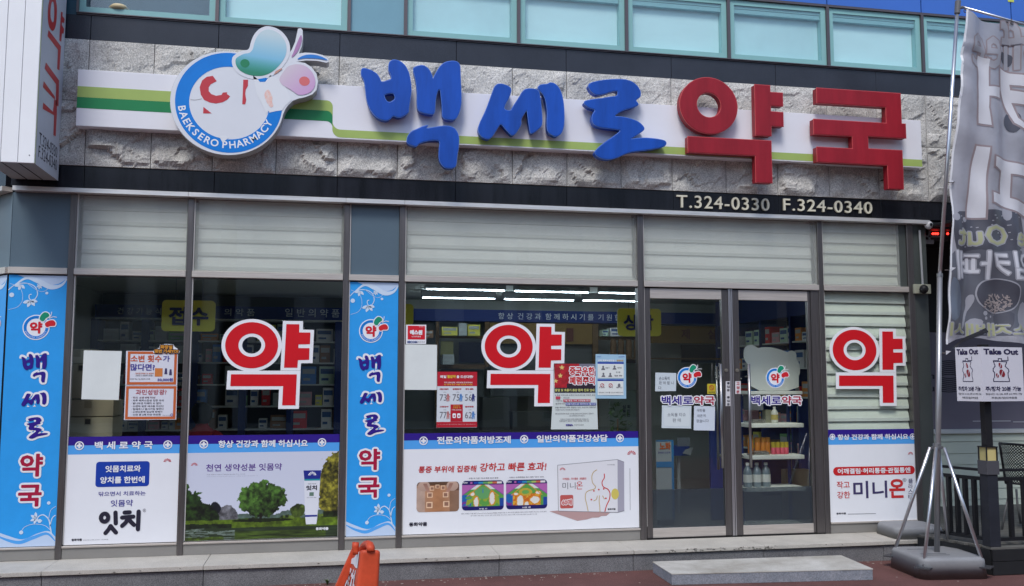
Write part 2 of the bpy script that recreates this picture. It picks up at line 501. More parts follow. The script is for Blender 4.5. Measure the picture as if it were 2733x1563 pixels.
# ------------------------------------------------------------------ the building
BLD = thing('pharmacy_building', 'building with pharmacy shopfront, split stone band and teal upper windows', 'building', (1.6, 0.0, 0.0))
def stone_tile(x0, x1, z0, z1, seed, chamfer=False, flatness=1.0):
    """a split-face stone: rough broken front, flat sides"""
    nx, nz = 26, 26
    W_, H_ = x1 - x0 - 0.006, z1 - z0 - 0.006
    vs = []
    base = Vector((seed * 3.71, seed * 1.93, seed * 0.77))
    for j in range(nz + 1):
        for i in range(nx + 1):
            s, t = i / nx, j / nz
            e = min(s, 1 - s, t, 1 - t)
            p = Vector((s * W_ * 4.0, t * H_ * 4.6, 0)) + base
            p = p + mnoise.noise_vector(p * 1.7) * 0.22
            h = 0.0
            for fr_, am in ((0.75, 0.038), (2.0, 0.015)):
                d_, pt = mnoise.voronoi(p * fr_)
                c0 = pt[0]; rr0 = mnoise.noise(c0 * 7.3)
                tv = Vector((mnoise.noise(c0 * 3.1 + Vector((5, 1, 2))), mnoise.noise(c0 * 2.7 + Vector((1, 8, 3))) - 0.25, 0))
                h += am * (0.35 + rr0 * 0.9 + tv.dot(p * fr_ - c0) * 1.9)
            h += 0.004 * mnoise.noise(p * 6) + 0.003 * mnoise.noise(p * 14)
            k = min(1, e * 10)
            h = h * k * flatness
            px_, pz_ = x0 + 0.003 + s * W_, z0 + 0.003 + t * H_
            yy = YF - 0.012 - h
            if chamfer:
                X_, Y_ = facet(px_, -yy); vs.append((X_, Y_, pz_))
            else:
                vs.append((px_, yy, pz_))
    n = nx + 1
    fs = [(j * n + i, j * n + i + 1, (j + 1) * n + i + 1, (j + 1) * n + i) for j in range(nz) for i in range(nx)]
    # sides back to the wall
    rim = [i for i in range(n)] + [j * n + nx for j in range(1, n)] + [nz * n + i for i in range(nx - 1, -1, -1)] + [j * n for j in range(nz - 1, 0, -1)]
    b0 = len(vs)
    for r in rim:
        x, y, z = vs[r]
        if chamfer:
            s = (Vector((x, y)) - Vector((XL, 0))).dot(FDIR); X_, Y_ = facet(s, -0.0); vs.append((X_, Y_, z))
        else:
            vs.append((x, 0.0, z))
    m_ = len(rim)
    fs += [(rim[(i + 1) % m_], rim[i], b0 + i, b0 + (i + 1) % m_) for i in range(m_)]
    b = MB(); b.add(vs, fs)
    o = b.build('stone_tile', STONE, BLD)
    return o
TX = [-2.049 - 0.5315 * k for k in (1,)] + [-2.049, -1.52, -1.012, -0.474, 0.058, 0.59, 1.122, 1.65, 2.172, 2.70, 3.212, 3.762, 4.303, 4.855, 5.403, 5.958, 6.50, 7.04, 7.58, 8.12, 8.66, 9.20]
TX[0] = XL
sd_ = 1
for i in range(len(TX) - 1):
    for z0, z1 in ((ZS0, ZS1), (ZS1, ZS2)):
        stone_tile(TX[i], TX[i + 1], z0, z1, sd_, flatness=1.0 if z0 == ZS0 else 0.55); sd_ += 1
for k in range(2):
    for z0, z1 in ((ZS0, ZS1), (ZS1, ZS2)):
        stone_tile(k * 0.54, k * 0.54 + 0.54, z0, z1, sd_, True); sd_ += 1
# dark granite bands, one panel at a time
def panels(xs, z0, z1, m, y0=YF, name='granite_panel'):
    for a, c in zip(xs[:-1], xs[1:]):
        bx(name, a + 0.002, c - 0.002, y0 + random.uniform(-0.001, 0.001), 0.0, z0 + 0.002, z1 - 0.002, m, BLD, bevel=0.0015, seg=1)
GX = [XL, -2.049, -0.992, 0.06, 1.122, 2.172, 3.225, 4.316, 5.418, 6.5, 7.58, 8.66, 9.2]
panels(GX, ZG0, ZS0, GRAN)
panels(GX, ZS2, ZG1, GRANU)
for z0, z1, m in ((ZG0, ZS0, GRAN), (ZS2, ZG1, GRANU)):
    b = MB(); facet_box(b, 0.002, 1.06, -0.0, 0.06, z0 + .002, z1 - .002); b.build('granite_panel', m, BLD)
# solid wall behind, above the shop openings
b = MB(); b.box(XL, 9.2, 0.002, 0.25, ZH + 0.01, ZG1); facet_box(b, 0, 1.08, -0.25, -0.002, ZH + .01, ZG1)
b.build('wall_core', MORT, BLD)
# steel strip under the granite, in lengths
cuts = [XL + .02, -1.2, 0.14, 0.66, 2.8, 4.75, 5.95]
for a, c in zip(cuts[:-1], cuts[1:]):
    bx('cornice_strip', a + 0.001, c - 0.001, -0.085, 0.0, ZH, ZG0 - 0.003, mat('bright_steel', (0.80, 0.78, 0.75), 0.35, 0.6, var=0.22, vscale=2.5, stretch=(1.5, 20, 20)), BLD, bevel=0.002, seg=1)
b = MB(); facet_box(b, 0.005, 1.06, 0.0, 0.085, ZH, ZG0 - .003); b.build('cornice_strip', STEEL_H, BLD)

# mullions
for i, (a, c) in enumerate(MUL):
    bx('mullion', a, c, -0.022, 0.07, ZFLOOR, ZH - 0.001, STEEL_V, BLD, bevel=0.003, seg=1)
    if i in (1, 3, 5):
        pass
# pale gasket line to the left of every bay
for i in (0, 1, 2, 3, 4, 5):
    c = MUL[i][1]
    bx('glazing_bead', c + 0.0015, c + 0.0115, -0.006, 0.03, ZSILL + 0.012, ZT0 - 0.002, TRIMW, BLD)
    bx('glazing_bead', c + 0.0015, c + 0.0115, -0.006, 0.03, ZT1 + 0.002, ZH - 0.002, TRIMW, BLD)
# transoms, base rails
bays = [(XL + 0.0, MUL[0][0])] + [(MUL[i][1], MUL[i + 1][0]) for i in range(6)]
for i, (a, c) in enumerate(bays):
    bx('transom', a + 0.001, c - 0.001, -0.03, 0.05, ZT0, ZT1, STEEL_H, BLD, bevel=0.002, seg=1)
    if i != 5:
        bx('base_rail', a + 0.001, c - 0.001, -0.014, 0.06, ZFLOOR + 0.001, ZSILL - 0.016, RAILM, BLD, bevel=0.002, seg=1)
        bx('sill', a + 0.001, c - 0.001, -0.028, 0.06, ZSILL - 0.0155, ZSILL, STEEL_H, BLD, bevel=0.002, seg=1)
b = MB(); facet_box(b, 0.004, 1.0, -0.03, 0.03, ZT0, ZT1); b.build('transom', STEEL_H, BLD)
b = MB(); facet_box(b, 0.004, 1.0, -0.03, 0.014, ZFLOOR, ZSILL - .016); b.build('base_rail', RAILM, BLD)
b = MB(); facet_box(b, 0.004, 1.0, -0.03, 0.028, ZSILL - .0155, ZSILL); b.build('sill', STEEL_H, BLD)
# spandrel panels above the vertical banners
SPAN = mat('slate_blue_panel', s2l(88, 106, 118), 0.35, var=0.06, vscale=2, spec=0.4)
bx('spandrel_panel', XL + 0.006, MUL[0][0] - 0.002, 0.004, 0.03, ZT1 + 0.002, ZH - 0.002, SPAN, BLD)
bx('spandrel_panel', MUL[2][1] + 0.013, MUL[3][0] - 0.002, 0.004, 0.03, ZT1 + 0.002, ZH - 0.002, SPAN, BLD)
b = MB(); facet_box(b, 0.006, 1.0, -0.03, -0.004, ZT1 + .002, ZH - .002); b.build('spandrel_panel', SPAN, BLD)
# grey end pillar
PIL = mat('grey_green_pillar', (0.10, 0.115, 0.11), 0.3, 0.3, var=0.2, vscale=1.2)
bx('end_pillar', MUL[6][1] + 0.001, 5.955, 0.0, 1.15, 0.0, ZH - 0.001, PIL, BLD, bevel=0.003, seg=1)
bx('end_panel', MUL[6][0] - 0.075, MUL[6][0] - 0.002, 0.001, 0.05, ZT1 + 0.002, ZH - 0.002, PIL, BLD)

# glazing of the bays: (left, right, has lower glass)
def window_bay(a, c, lower=True):
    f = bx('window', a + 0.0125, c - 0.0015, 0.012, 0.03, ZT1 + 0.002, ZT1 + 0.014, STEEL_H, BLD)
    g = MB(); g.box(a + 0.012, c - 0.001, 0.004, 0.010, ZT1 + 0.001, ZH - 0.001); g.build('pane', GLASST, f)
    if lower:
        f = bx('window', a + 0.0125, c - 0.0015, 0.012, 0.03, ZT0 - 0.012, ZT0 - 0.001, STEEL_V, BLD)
        g = MB(); g.box(a + 0.012, c - 0.001, 0.004, 0.010, ZSILL + 0.001, ZT0 - 0.001); g.build('pane', GLASS, f)
window_bay(*bays[1]); window_bay(*bays[2]); window_bay(*bays[4]); window_bay(*bays[6])
window_bay(*bays[5], lower=False)
for a, c in (bays[0], bays[3]):
    bx('backing_panel', a + 0.003, c - 0.003, 0.004, 0.03, ZSILL + 0.001, ZT0 - 0.001, MORT, BLD)
b = MB(); facet_box(b, 0.006, 1.0, -0.03, -0.004, ZSILL, ZT0 - .001); b.build('backing_panel', MORT, BLD)

# the two door leaves
def door(x0, x1, g0, g1, gt, gb, hx, label):
    yf = -0.006
    b = MB()
    top = ZT0 - 0.012
    b.box(x0, g0, yf, 0.045, ZFLOOR + 0.012, top); b.box(g1, x1, yf, 0.045, ZFLOOR + 0.012, top)
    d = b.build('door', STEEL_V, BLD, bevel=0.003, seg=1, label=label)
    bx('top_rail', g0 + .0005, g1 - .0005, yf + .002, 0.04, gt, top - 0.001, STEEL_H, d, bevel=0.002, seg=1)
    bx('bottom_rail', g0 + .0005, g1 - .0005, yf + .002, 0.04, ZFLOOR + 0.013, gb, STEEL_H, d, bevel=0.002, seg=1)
    b = MB(); b.box(g0, g1, 0.014, 0.020, gb, gt); b.build('pane', GLASS, d)
    b = MB()
    zt, zb = float(P(1915, 971)[2]), float(P(1915, 1247)[2])
    for dx, y0, y1 in ((0, -0.075, -0.006), (0.045 if hx < (x0 + x1) / 2 + 5 else -0.045, 0.045, 0.1)):
        pass
    s = 1 if hx > (x0 + x1) / 2 else -1
    b.tube((hx, -0.075, zb), (hx, -0.075, zt), 0.014, 12)
    for z in (zb + 0.12, zt - 0.12):
        b.tube((hx, -0.075, z), (hx, 0.0, z), 0.008, 8)
    b.build('handle', mat('handle_steel', (0.30, 0.30, 0.31), 0.3, 0.9), d, smooth=True)
    b = MB(); b.tube((hx + s * 0.035, 0.1, zb - 0.03), (hx + s * 0.035, 0.1, zt - 0.02), 0.013, 12)
    for z in (zb + 0.1, zt - 0.14):
        b.tube((hx + s * 0.035, 0.1, z), (hx + s * 0.035, 0.02, z), 0.008, 8)
    b.build('handle', MATS['handle_steel'], d, smooth=True, label='inner pull handle seen through the glass')
    lx = (g1 + x1) / 2 if s > 0 else (x0 + g0) / 2
    lz = float(P(1943, 988)[2])
    b = MB(); b.tube((lx, yf - 0.008, lz), (lx, yf, lz), 0.017, 16); b.tube((lx, yf - 0.012, lz), (lx, yf - 0.008, lz), 0.008, 10)
    b.build('lock', mat('lock_brass', (0.5, 0.46, 0.38), 0.35, 0.9), d)
    return d
dl0, dl1, dlm = fx(1723, 1100), fx(1951, 1100), None
dr0, dr1 = fx(1957.5, 1100), fx(2181, 1100)
# meeting stiles with a narrow steel post between them; jambs at both ends
gt = float(P(1830, 797)[2]); gb = float(P(1830, 1407)[2])
doorL = door(dl0, dl1 - 0.012, fx(1738.5, 1100), fx(1931, 1100), gt, gb, fx(1917, 1100), 'left door leaf with handwritten notes and dark frosted lower band')
doorR = door(dr0 + 0.012, dr1 - 0.045, fx(1977, 1100), fx(2163, 1100), gt, gb, fx(1992, 1100), 'right door leaf with white display rack behind it')
bx('door_jamb', MUL[4][1] + 0.001, dl0 - 0.003, -0.012, 0.06, ZFLOOR + .002, ZT0 - .001, STEEL_V, BLD)
bx('door_jamb', dr1 - 0.042, MUL[5][0] - 0.001, -0.012, 0.06, ZFLOOR + .002, ZT0 - .001, STEEL_V, BLD)
for xx in (dl1 - 0.009, dl1 + 0.0035, dr0 - 0.0035):
    bx('meeting_strip', xx, xx + 0.010, -0.012, 0.05, ZFLOOR + 0.006, ZT0 - .001, mat('meeting_strip_steel', (0.55, 0.54, 0.56), 0.35, 0.8), BLD)
bx('threshold', MUL[4][1] + 0.002, MUL[5][0] - 0.002, -0.02, 0.06, ZFLOOR - 0.002, ZFLOOR + 0.0105, MORT, BLD)
bx('door_head', MUL[4][1] + 0.002, MUL[5][0] - 0.002, 0.0, 0.05, ZT0 - 0.0115, ZT0 - 0.0005, MORT, BLD)
# frosted film on the lower part of both leaves
FROST = glass('frosted_film', (0.7, 0.74, 0.76), rough=0.4, film=(0.05, 0.062, 0.078), haze=0.42)
for d, a, c in ((doorL, fx(1738.5, 1100), fx(1931, 1100)), (doorR, fx(1977, 1100), fx(2163, 1100))):
    bx('frosted_film', a + .001, c - .001, 0.010, 0.0135, gb + .001, float(P(1830, 1305)[2]), FROST, d)

# ------------------------------------------------------------------ upper storey windows and blue cladding
TEAL = mat('teal_frit_sash', s2l(134, 182, 180), 0.3, var=0.05, vscale=4, spec=0.5)
BLIND = mat('pale_cyan_blind', (0.56, 0.80, 0.81), 0.7, var=0.06, vscale=1.5, stretch=(1, 1, 3))
UPG = glass('upper_glass', (0.965, 0.985, 0.985))
UPF = mat('bronze_window_bar', (0.13, 0.11, 0.115), 0.4, 0.6)
UX = [fx(207, 20, YF), -1.008, 0.141, 0.653, 1.714, 2.776, 3.829, 4.9, 5.966, 7.03, 8.1, 9.17]
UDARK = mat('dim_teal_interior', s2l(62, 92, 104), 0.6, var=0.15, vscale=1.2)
ztop, zbot = ZB - 0.02, ZG1 + 0.012
b = MB(); b.box(UX[0], 9.2, -0.07, 0.0, ZG1 + 0.001, ZG1 + 0.010); b.box(UX[0], 9.2, -0.085, -0.04, ZG1 + .011, ZG1 + 0.019)
b.build('window_ledge', UPF, BLD)
bx('window_ledge', UX[0], 9.2, -0.072, -0.01, ZB - 0.028, ZB - 0.016, UPF, BLD)
bx('window_ledge', UX[0], 9.2, -0.066, -0.01, ZB - 0.013, ZB - 0.002, UPF, BLD)
for i in range(len(UX) - 1):
    a, c = UX[i], UX[i + 1]
    b = MB()
    b.box(a - 0.006, a + 0.012, -0.075, 0.0, zbot + .008, ztop - .009)
    f = b.build('window', UPF, BLD)
    bx('jamb', c - 0.018, c - 0.0065, -0.075, 0.0, zbot + .008, ztop - .009, UPF, f)
    x0, x1, z0, z1 = a + 0.0125, c - 0.0185, zbot + 0.0085, ztop - 0.0095
    if i == 2:
        bx('pane', x0, x1, -0.05, -0.03, z0, z1, mat('teal_grey_spandrel', s2l(122, 164, 178), 0.2, var=0.06, vscale=2), f)
        continue
    e = 0.052
    b = MB()
    b.box(x0, x1, -0.05, -0.035, z0, z0 + e * 1.1); b.box(x0, x1, -0.05, -0.035, z1 - e, z1)
    b.box(x0, x0 + e, -0.05, -0.035, z0 + e * 1.1, z1 - e); b.box(x1 - e, x1, -0.05, -0.035, z0 + e * 1.1, z1 - e)
    b.build('sash', TEAL, f)
    b = MB(); b.box(x0 + e, x1 - e, -0.046, -0.042, z0 + e * 1.1, z1 - e); b.build('pane', UPG, f)
    # reveal and blind behind the pane
    b = MB()
    b.box(x0 + e - .01, x0 + e, -0.034, 0.06, z0, z1); b.box(x1 - e, x1 - e + .01, -0.034, 0.06, z0, z1)
    b.box(x0 + e, x1 - e, -0.034, 0.06, z1 - e - .03, z1 - e - .001); b.box(x0 + e, x1 - e, -0.034, 0.06, z0 + .02, z0 + e + .004)
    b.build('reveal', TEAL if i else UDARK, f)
    if i:
        bx('blind_top_shade_band', x0 + e + .002, x1 - e - .002, -.03, .018, z1 - e - .075, z1 - e - .033, mat('top_shade_band_teal', s2l(130, 176, 180), .6), f)  # darker strip added to paint the shadow band across the blind's top
        bl_ = BLIND if i % 3 else mat('pale_cyan_blind_older', (0.50, 0.75, 0.77), 0.7, var=0.12, vscale=1.2)
        bx('blind', x0 + e + .002, x1 - e - .002, 0.02, 0.026, z0 + e + .006, z1 - e - .032, bl_, f)
    else:
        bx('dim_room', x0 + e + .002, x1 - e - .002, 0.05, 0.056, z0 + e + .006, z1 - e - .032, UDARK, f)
        b = MB(); b.lathe([(0.07, 0), (0.085, 0.02), (0.06, 0.045), (0.01, 0.055)], (fx(318, 18), 0.0, z0 + e + .008), 16)
        b.build('round_cushion', mat('cream', (0.6, 0.5, 0.3), 0.6), f, smooth=True)
# dark corner post left of the first window, and the chamfered corner's window
bx('corner_post', XL, UX[0] - 0.008, -0.05, 0.0, ZG1 + 0.001, ZB + 1.2, mat('corner_teal', s2l(52, 84, 100), 0.25, var=0.1, vscale=2), BLD)
b = MB(); facet_box(b, 0.02, 1.06, -0.02, 0.03, ZG1 + .03, ZB + 1.2); b.build('corner_window', mat('corner_teal', (0, 0, 0)), BLD)
b = MB(); facet_box(b, 0.004, 1.06, 0.0, 0.06, ZG1 + .001, ZG1 + .028); b.build('window_ledge', UPF, BLD)
BLU = mat('cobalt_cladding', s2l(66, 112, 196), 0.3, var=0.06, vscale=1.2)
for i in range(len(UX) - 1):
    bx('cladding_panel', UX[i] + 0.006, UX[i + 1] - 0.006, -0.06, 0.0, ZB, ZB + 1.15, BLU, BLD, bevel=0.002, seg=1)
bx('wall_core', XL, 9.2, 0.07, 0.3, ZG1 + .001, ZB + 1.15, MORT, BLD)
bx('yellow_sticker', fx(2690, 2, -0.062), fx(2706, 2, -0.062), -0.064, -0.0605, float(P(2698, 5, -0.062)[2]), float(P(2698, 5, -0.062)[2]) + .09, mat('yellow_sticker', (0.55, 0.6, 0.12), 0.5), BLD)

# ------------------------------------------------------------------ platform and step
PLAT = thing('entrance_platform', 'long granite platform with pale coping running below the shopfront', 'platform', (1.5, -0.25, 0))
# joints measured along the coping
cj = [-2.95, fx(335 / 3.015, 1500, -0.5) , float(PZ(*px('K', 968, 1190), ZFLOOR)[0]), float(PZ(*px('K', 2155, 1150), ZFLOOR)[0]), float(PZ(*px('y', 1160, 290), ZFLOOR)[0]), float(PZ(*px('y', 2425, 255), ZFLOOR)[0]), 5.78]
cj.insert(2, float(PZ(*px('I', 258, 1290), ZFLOOR)[0]))
cj = sorted(cj)
cj = [c for i, c in enumerate(cj) if i == 0 or c - cj[i - 1] > 0.3]
YC = -0.50
for a, c in zip(cj[:-1], cj[1:]):
    bx('coping_stone', a + 0.0015, c - 0.0015, YC + random.uniform(-.003, .003), 0.05, ZFLOOR - 0.034, ZFLOOR + random.uniform(-.0015, .001), COPE, PLAT, bevel=0.004)
    bx('riser_stone', a + 0.002, c - 0.002, YC + 0.022, -0.1, -0.02, ZFLOOR - 0.041, RISER, PLAT, bevel=0.003, seg=1)
bx('joint_bed', cj[0], cj[-1], YC + 0.045, -0.1, -0.02, ZFLOOR - 0.0345, MORT, PLAT)
STEPC = mat('worn_concrete_step_top', (0.50, 0.49, 0.455), 0.85, var=0.12, vscale=3, grit=0.1, gscale=200, dark=(0.30, 0.28, 0.24))
STEPS = mat('flaking_painted_step_side', (0.15, 0.165, 0.19), 0.8, var=0.5, vscale=14, grit=0.2, gscale=90, dark=(0.27, 0.28, 0.31))
ST = thing('door_step', 'low concrete step with flaking grey sides in front of the doors', 'step', (3.6, -0.88, 0))
b = MB(); b.hexa([(2.765, -1.085, 0), (4.475, -1.215, 0), (4.54, -0.62, 0), (2.785, -0.58, 0), (2.765, -1.085, 0.082), (4.475, -1.215, 0.082), (4.54, -0.62, 0.082), (2.785, -0.58, 0.082)])
b.build('step_body', STEPS, ST, bevel=0.004)
b = MB(); b.hexa([(2.762, -1.088, 0.083), (4.478, -1.218, 0.083), (4.543, -0.617, 0.083), (2.782, -0.577, 0.083), (2.762, -1.088, 0.092), (4.478, -1.218, 0.092), (4.543, -0.617, 0.092), (2.782, -0.577, 0.092)])
b.build('step_top', STEPC, ST, bevel=0.002)

# dark wear along the coping edge by the doors
b = MB(); rw = random.Random(4)
for i in range(70):
    x = rw.uniform(2.95, 4.0) if i < 50 else rw.uniform(-2.5, 5.4); l_ = rw.uniform(.003, .012); z = ZFLOOR - rw.uniform(.004, .026); h_ = rw.uniform(.0012, .0035)
    b.box(x - l_, x + l_, YC - .0045, YC + .002, z - h_, z + h_)
o_ = b.build('edge_wear', mat('edge_wear_dark', (.10, .09, .08), .9), PLAT); o_['kind'] = 'stuff'

# ------------------------------------------------------------------ the shop's interior
XI0, XI1, YI, ZC = -3.0, 5.93, 5.0, 2.80
INW = mat('interior_wall', (0.42, 0.44, 0.40), 0.8, var=0.08, vscale=1)
INC = mat('interior_ceiling', (0.62, 0.65, 0.60), 0.8)
INF = mat('interior_floor', (0.42, 0.40, 0.36), 0.5, var=0.2, vscale=2)
struct(bx('interior_floor', XI0, XI1, 0.08, YI, 0.10, ZFLOOR - 0.003, INF), 'dim shop floor')
struct(bx('interior_ceiling', XI0, XI1, 0.30, YI, ZC, ZC + 0.08, INC), 'dim shop ceiling')
struct(bx('interior_back_wall', XI0, XI1, YI, YI + 0.1, 0.1, ZC + .08, INW))
struct(bx('interior_left_wall', XI0 - 0.1, XI0, 0.4, YI + .1, 0.1, ZC + .08, INW))
struct(bx('interior_right_wall', XI1, XI1 + 0.02, 0.08, YI + .1, 0.1, ZC + .08, INW))
struct(bx('interior_front_valance', XI0, XI1, 0.25, 0.299, ZC - 0.02, ZH + 0.04, INC))
# ceiling tubes, three and a half pairs
TUBE = mat('lit_tube', (0.72, 0.86, 1.0), 0.5, emit=34.0)
HOUS = mat('tube_housing', (0.16, 0.17, 0.17), 0.6)
zt_ = ZC - 0.05
for k, (x0, y0, x1, y1, row) in enumerate([(330, 107, 1075, 122, 'front'), (1143, 127, 1850, 140, 'front'), (1925, 142, 2640, 156, 'front'),
                                     (290, 184, 985, 200, 'rear'), (1048, 202, 1715, 212, 'rear'), (1775, 212, 2420, 224, 'rear')]):
    a = PZ(*px('J', x0, y0), zt_); c = PZ(*px('J', x1, y1), zt_)
    yy = {'front': 2.35, 'rear': 3.55}[row]
    xa, xb = float(P(*px('J', x0, y0), yy)[0]), float(P(*px('J', x1, y1), yy)[0])
    t = thing('tube_light', 'lit ceiling tube, %s in the %s row above the red poster window' % (['first', 'second', 'third'][k % 3], row), 'ceiling light', ((xa + xb) / 2, yy, zt_), 'ceiling tubes in the shop')
    zz = float(P(*px('J', (x0 + x1) / 2, (y0 + y1) / 2), yy)[2])
    bx('housing', xa, xb, yy - 0.012, yy + 0.012, zz + 0.012, ZC - 0.001, HOUS, t)
    b = MB(); b.tube((xa + .02, yy, zz), (xb - .02, yy, zz), 0.0045, 8); b.build('tube', TUBE, t)

# horizontal blinds behind the upper panes: each slat its own piece
SLAT = mat('pale_green_blind_slat', (0.88, 0.90, 0.86), 0.7, var=0.08, vscale=2.5, stretch=(0.5, 1, 1))
SHEER = mat('sheer_blind_band', (0.70, 0.73, 0.69), 0.8)
def blind(a, c, z0, z1, n, label, yb=0.075, tilt=0.03, m=SLAT, gap=0.012):
    t = thing('window_blind', label, 'blind', ((a + c) / 2, yb, z0), 'slatted blinds behind the glass')
    h = (z1 - z0) / n
    for i in range(n):
        zb = z0 + i * h
        b = MB(); segs = 4
        w0 = random.uniform(-0.003, 0.003); w1 = random.uniform(-0.003, 0.003)
        vs = []
        for k in range(segs + 1):
            f = k / segs
            z = zb + gap + (h - gap + 0.012) * f
            yy = yb + tilt * (f ** 1.3) + (0.006 if k == 0 else 0)
            vs += [(a, yy, z + w0), (c, yy, z + w1)]
        n_ = len(vs)
        vs += [(x, y + 0.003, z) for x, y, z in vs]
        mi_ = [1 if k < 1 else 0 for k in range(segs)]
        fs = [(2 * k, 2 * k + 1, 2 * k + 3, 2 * k + 2) for k in range(segs)] + [(n_ + 2 * k + 2, n_ + 2 * k + 3, n_ + 2 * k + 1, n_ + 2 * k) for k in range(segs)]
        fs += [(0, n_, n_ + 1, 1), (2 * segs, 2 * segs + 1, n_ + 2 * segs + 1, n_ + 2 * segs)]
        b.add(vs, fs)
        for k in range(segs): b.mi[k] = mi_[k]
        b.build('slat', [m, SHEER], t, smooth=False)
    b = MB(); b.box(a, c, yb + .055, yb + 0.06, z0, z1); b.build('backing', mat('blind_shade', (0.22, 0.25, 0.24), 0.8), t)
    return t
BL = [(bays[1], 5, 'white slatted blind in the small upper left pane above the blank paper window'),
      (bays[2], 5, 'white slatted blind above the second shop window'),
      (bays[4], 5, 'widest white slatted blind above the window with tube lights'),
      (bays[5], 5, 'white slatted blind above the doors')]
for (a, c), n, lab in BL:
    blind(a + .03, c - .02, ZT1 + 0.01, ZH - 0.005, n, lab, tilt=0.020, gap=0.012)
SL2 = mat('green_white_louvre', (0.70, 0.74, 0.66), 0.6, var=0.10, vscale=2)
a, c = bays[6]
blind(a + .005, fx(2412), ZT1 + 0.01, ZH - 0.005, 6, 'pale green louvre blind at the upper right end of the shopfront', yb=0.04, m=SL2, tilt=0.032, gap=0.012)
blind(a + .005, fx(2420), 1.0, ZT0 - 0.005, 13, 'tall pale green louvre blind behind the rightmost red sticker', yb=0.04, m=SL2, tilt=0.032, gap=0.012)
bx('blind_stop', XI1 - 0.5, XI1 - 0.02, 0.35, 0.36, 0.2, 2.78, INW, BLD)

# shelving
NAVYP = mat('navy_shelf_panel', (0.016, 0.036, 0.18), 0.6)
SHELFW = mat('white_shelf_board', (0.75, 0.77, 0.74), 0.6)
SHB = mat('shelf_back', (0.11, 0.12, 0.12), 0.8)
BROWN = mat('brown_wood', (0.15, 0.085, 0.035), 0.6, var=0.25, vscale=3, stretch=(1, 1, 8))
YS = 4.45
def lv(k, x, y):
    return float(q(k, x, y, YS)[2])
levels = [lv('Q', 700, v) for v in (1395, 1160, 938, 714, 497, 276)]     # board tops, bottom to top
levels = [levels[0] - 0.32] + levels
xa, xb = -2.95, float(q('Q', 1560, 500, YS)[0]) + 0.5
SH = thing('medicine_shelves', 'long white shelves with navy uprights behind the left shop windows', 'shelves', ((xa + xb) / 2, YS + .2, ZFLOOR))
for z in levels:
    bx('shelf_board', xa, xb, YS, YS + 0.35, z - 0.018, z, SHELFW, SH)
nup = 6
for i in range(nup + 1):
    x = xa + (xb - xa) * i / nup
    bx('upright', x - 0.045, x + 0.045, YS - 0.01, YS + 0.36, ZFLOOR, levels[-1] - .019, NAVYP, SH)
bx('back_panel', xa, xb, YS + 0.37, YS + 0.4, ZFLOOR, ZC - .01, SHB, SH)
hz0, hz1 = levels[-1] + 0.01, ZC - 0.01
hd = bx('header_board', xa, xb, YS - 0.03, YS + 0.36, levels[-1] + .001, float(q('Q', 700, 148, YS)[2]), NAVYP, SH)
HEADW = mat('dim_header_print', (0.75, 0.80, 0.82), 0.6)
for s, x0, y0, x1, y1, k in (('건 강 기 능 식', 510, 222, 958, 160, 'p'), ('의 약 품', 300, 238, 612, 168, 'Q'), ('일 반 의 약 품', 922, 248, 1480, 172, 'Q')):
    LT(hd, s, k, x0, y0, x1, y1, HEADW, Y=YS - 0.032, bold=0.0)
# right-hand back unit: brown wood frames below a navy band
xc0, xc1 = float(q('J', 130, 400, YS)[0]), 5.9
RU = thing('dispensary_front', 'brown framed dispensary front with navy band at the back of the middle window', 'shelves', ((xc0 + xc1) / 2, YS, ZFLOOR))
hd2 = bx('header_board', xc0, xc1, YS - 0.03, YS + 0.3, float(q('J', 900, 408, YS)[2]), float(q('J', 900, 300, YS)[2]), NAVYP, RU)
LT(hd2, '항 상  건 강 과  함 께 하 시 기 를  기 원 합 니 다', 'J', 1005, 385, 2290, 345, HEADW, Y=YS - 0.032, bold=0.0)
def wbox(x0, y0, x1, y1, m, name, dy=0.0, th=0.05, k='J', par=RU):
    p0, p1 = q(k, x0, y1, YS + dy), q(k, x1, y0, YS + dy)
    return bx(name, p0[0], p1[0], YS + dy, YS + dy + th, p0[2], p1[2], m, par)
OCHRE = mat('ochre_board', (0.22, 0.13, 0.03), 0.6)
wbox(420, 410, 460, 1400, BROWN, 'wood_post'); wbox(880, 410, 925, 830, BROWN, 'wood_post'); wbox(1885, 430, 1930, 1400, BROWN, 'wood_post')
wbox(461, 540, 879, 562, BROWN, 'wood_rail'); wbox(461, 805, 884, 845, BROWN, 'wood_rail')
o_ = wbox(930, 430, 1875, 610, OCHRE, 'sign_board')
wbox(1640, 470, 1700, 590, mat('sign_brown', (0.12, 0.03, 0.02), 0.6), 'painted_glyph', dy=-0.02, th=0.015)
wbox(1935, 545, 2290, 578, BROWN, 'wood_rail'); wbox(1935, 740, 2290, 790, BROWN, 'wood_rail')
wbox(470, 590, 590, 740, mat('dull_yellow_box', (0.25, 0.24, 0.10), 0.7), 'notice', dy=-0.02, th=.01)
wbox(640, 600, 870, 790, mat('dark_screen', (0.01, 0.012, 0.03), 0.3), 'screen', dy=-0.02, th=.01)
wbox(860, 1110, 1110, 1420, mat('grey_cabinet', (0.09, 0.095, 0.09), 0.6), 'cabinet_door', dy=-0.3, th=.3)
wbox(1140, 1240, 1500, 1420, MATS['grey_cabinet'], 'cabinet_door', dy=-0.3, th=.3)
wbox(470, 850, 870, 1400, SHB, 'back_panel', dy=0.1); wbox(935, 620, 1880, 1100, SHB, 'back_panel', dy=0.1)
wbox(130, 410, 419, 1400, SHB, 'back_panel', dy=0.1)
ob = wbox(150, 862, 650, 975, OCHRE, 'sign_board', k='L')
LT(ob, '제      실', 'L', 360, 948, 600, 880, MATS['sign_brown'], Y=YS - 0.002, bold=0.03)
wbox(360, 985, 645, 1110, mat('dark_notice', (0.02, 0.018, 0.018), 0.6), 'notice', k='L', dy=-.02, th=.01)
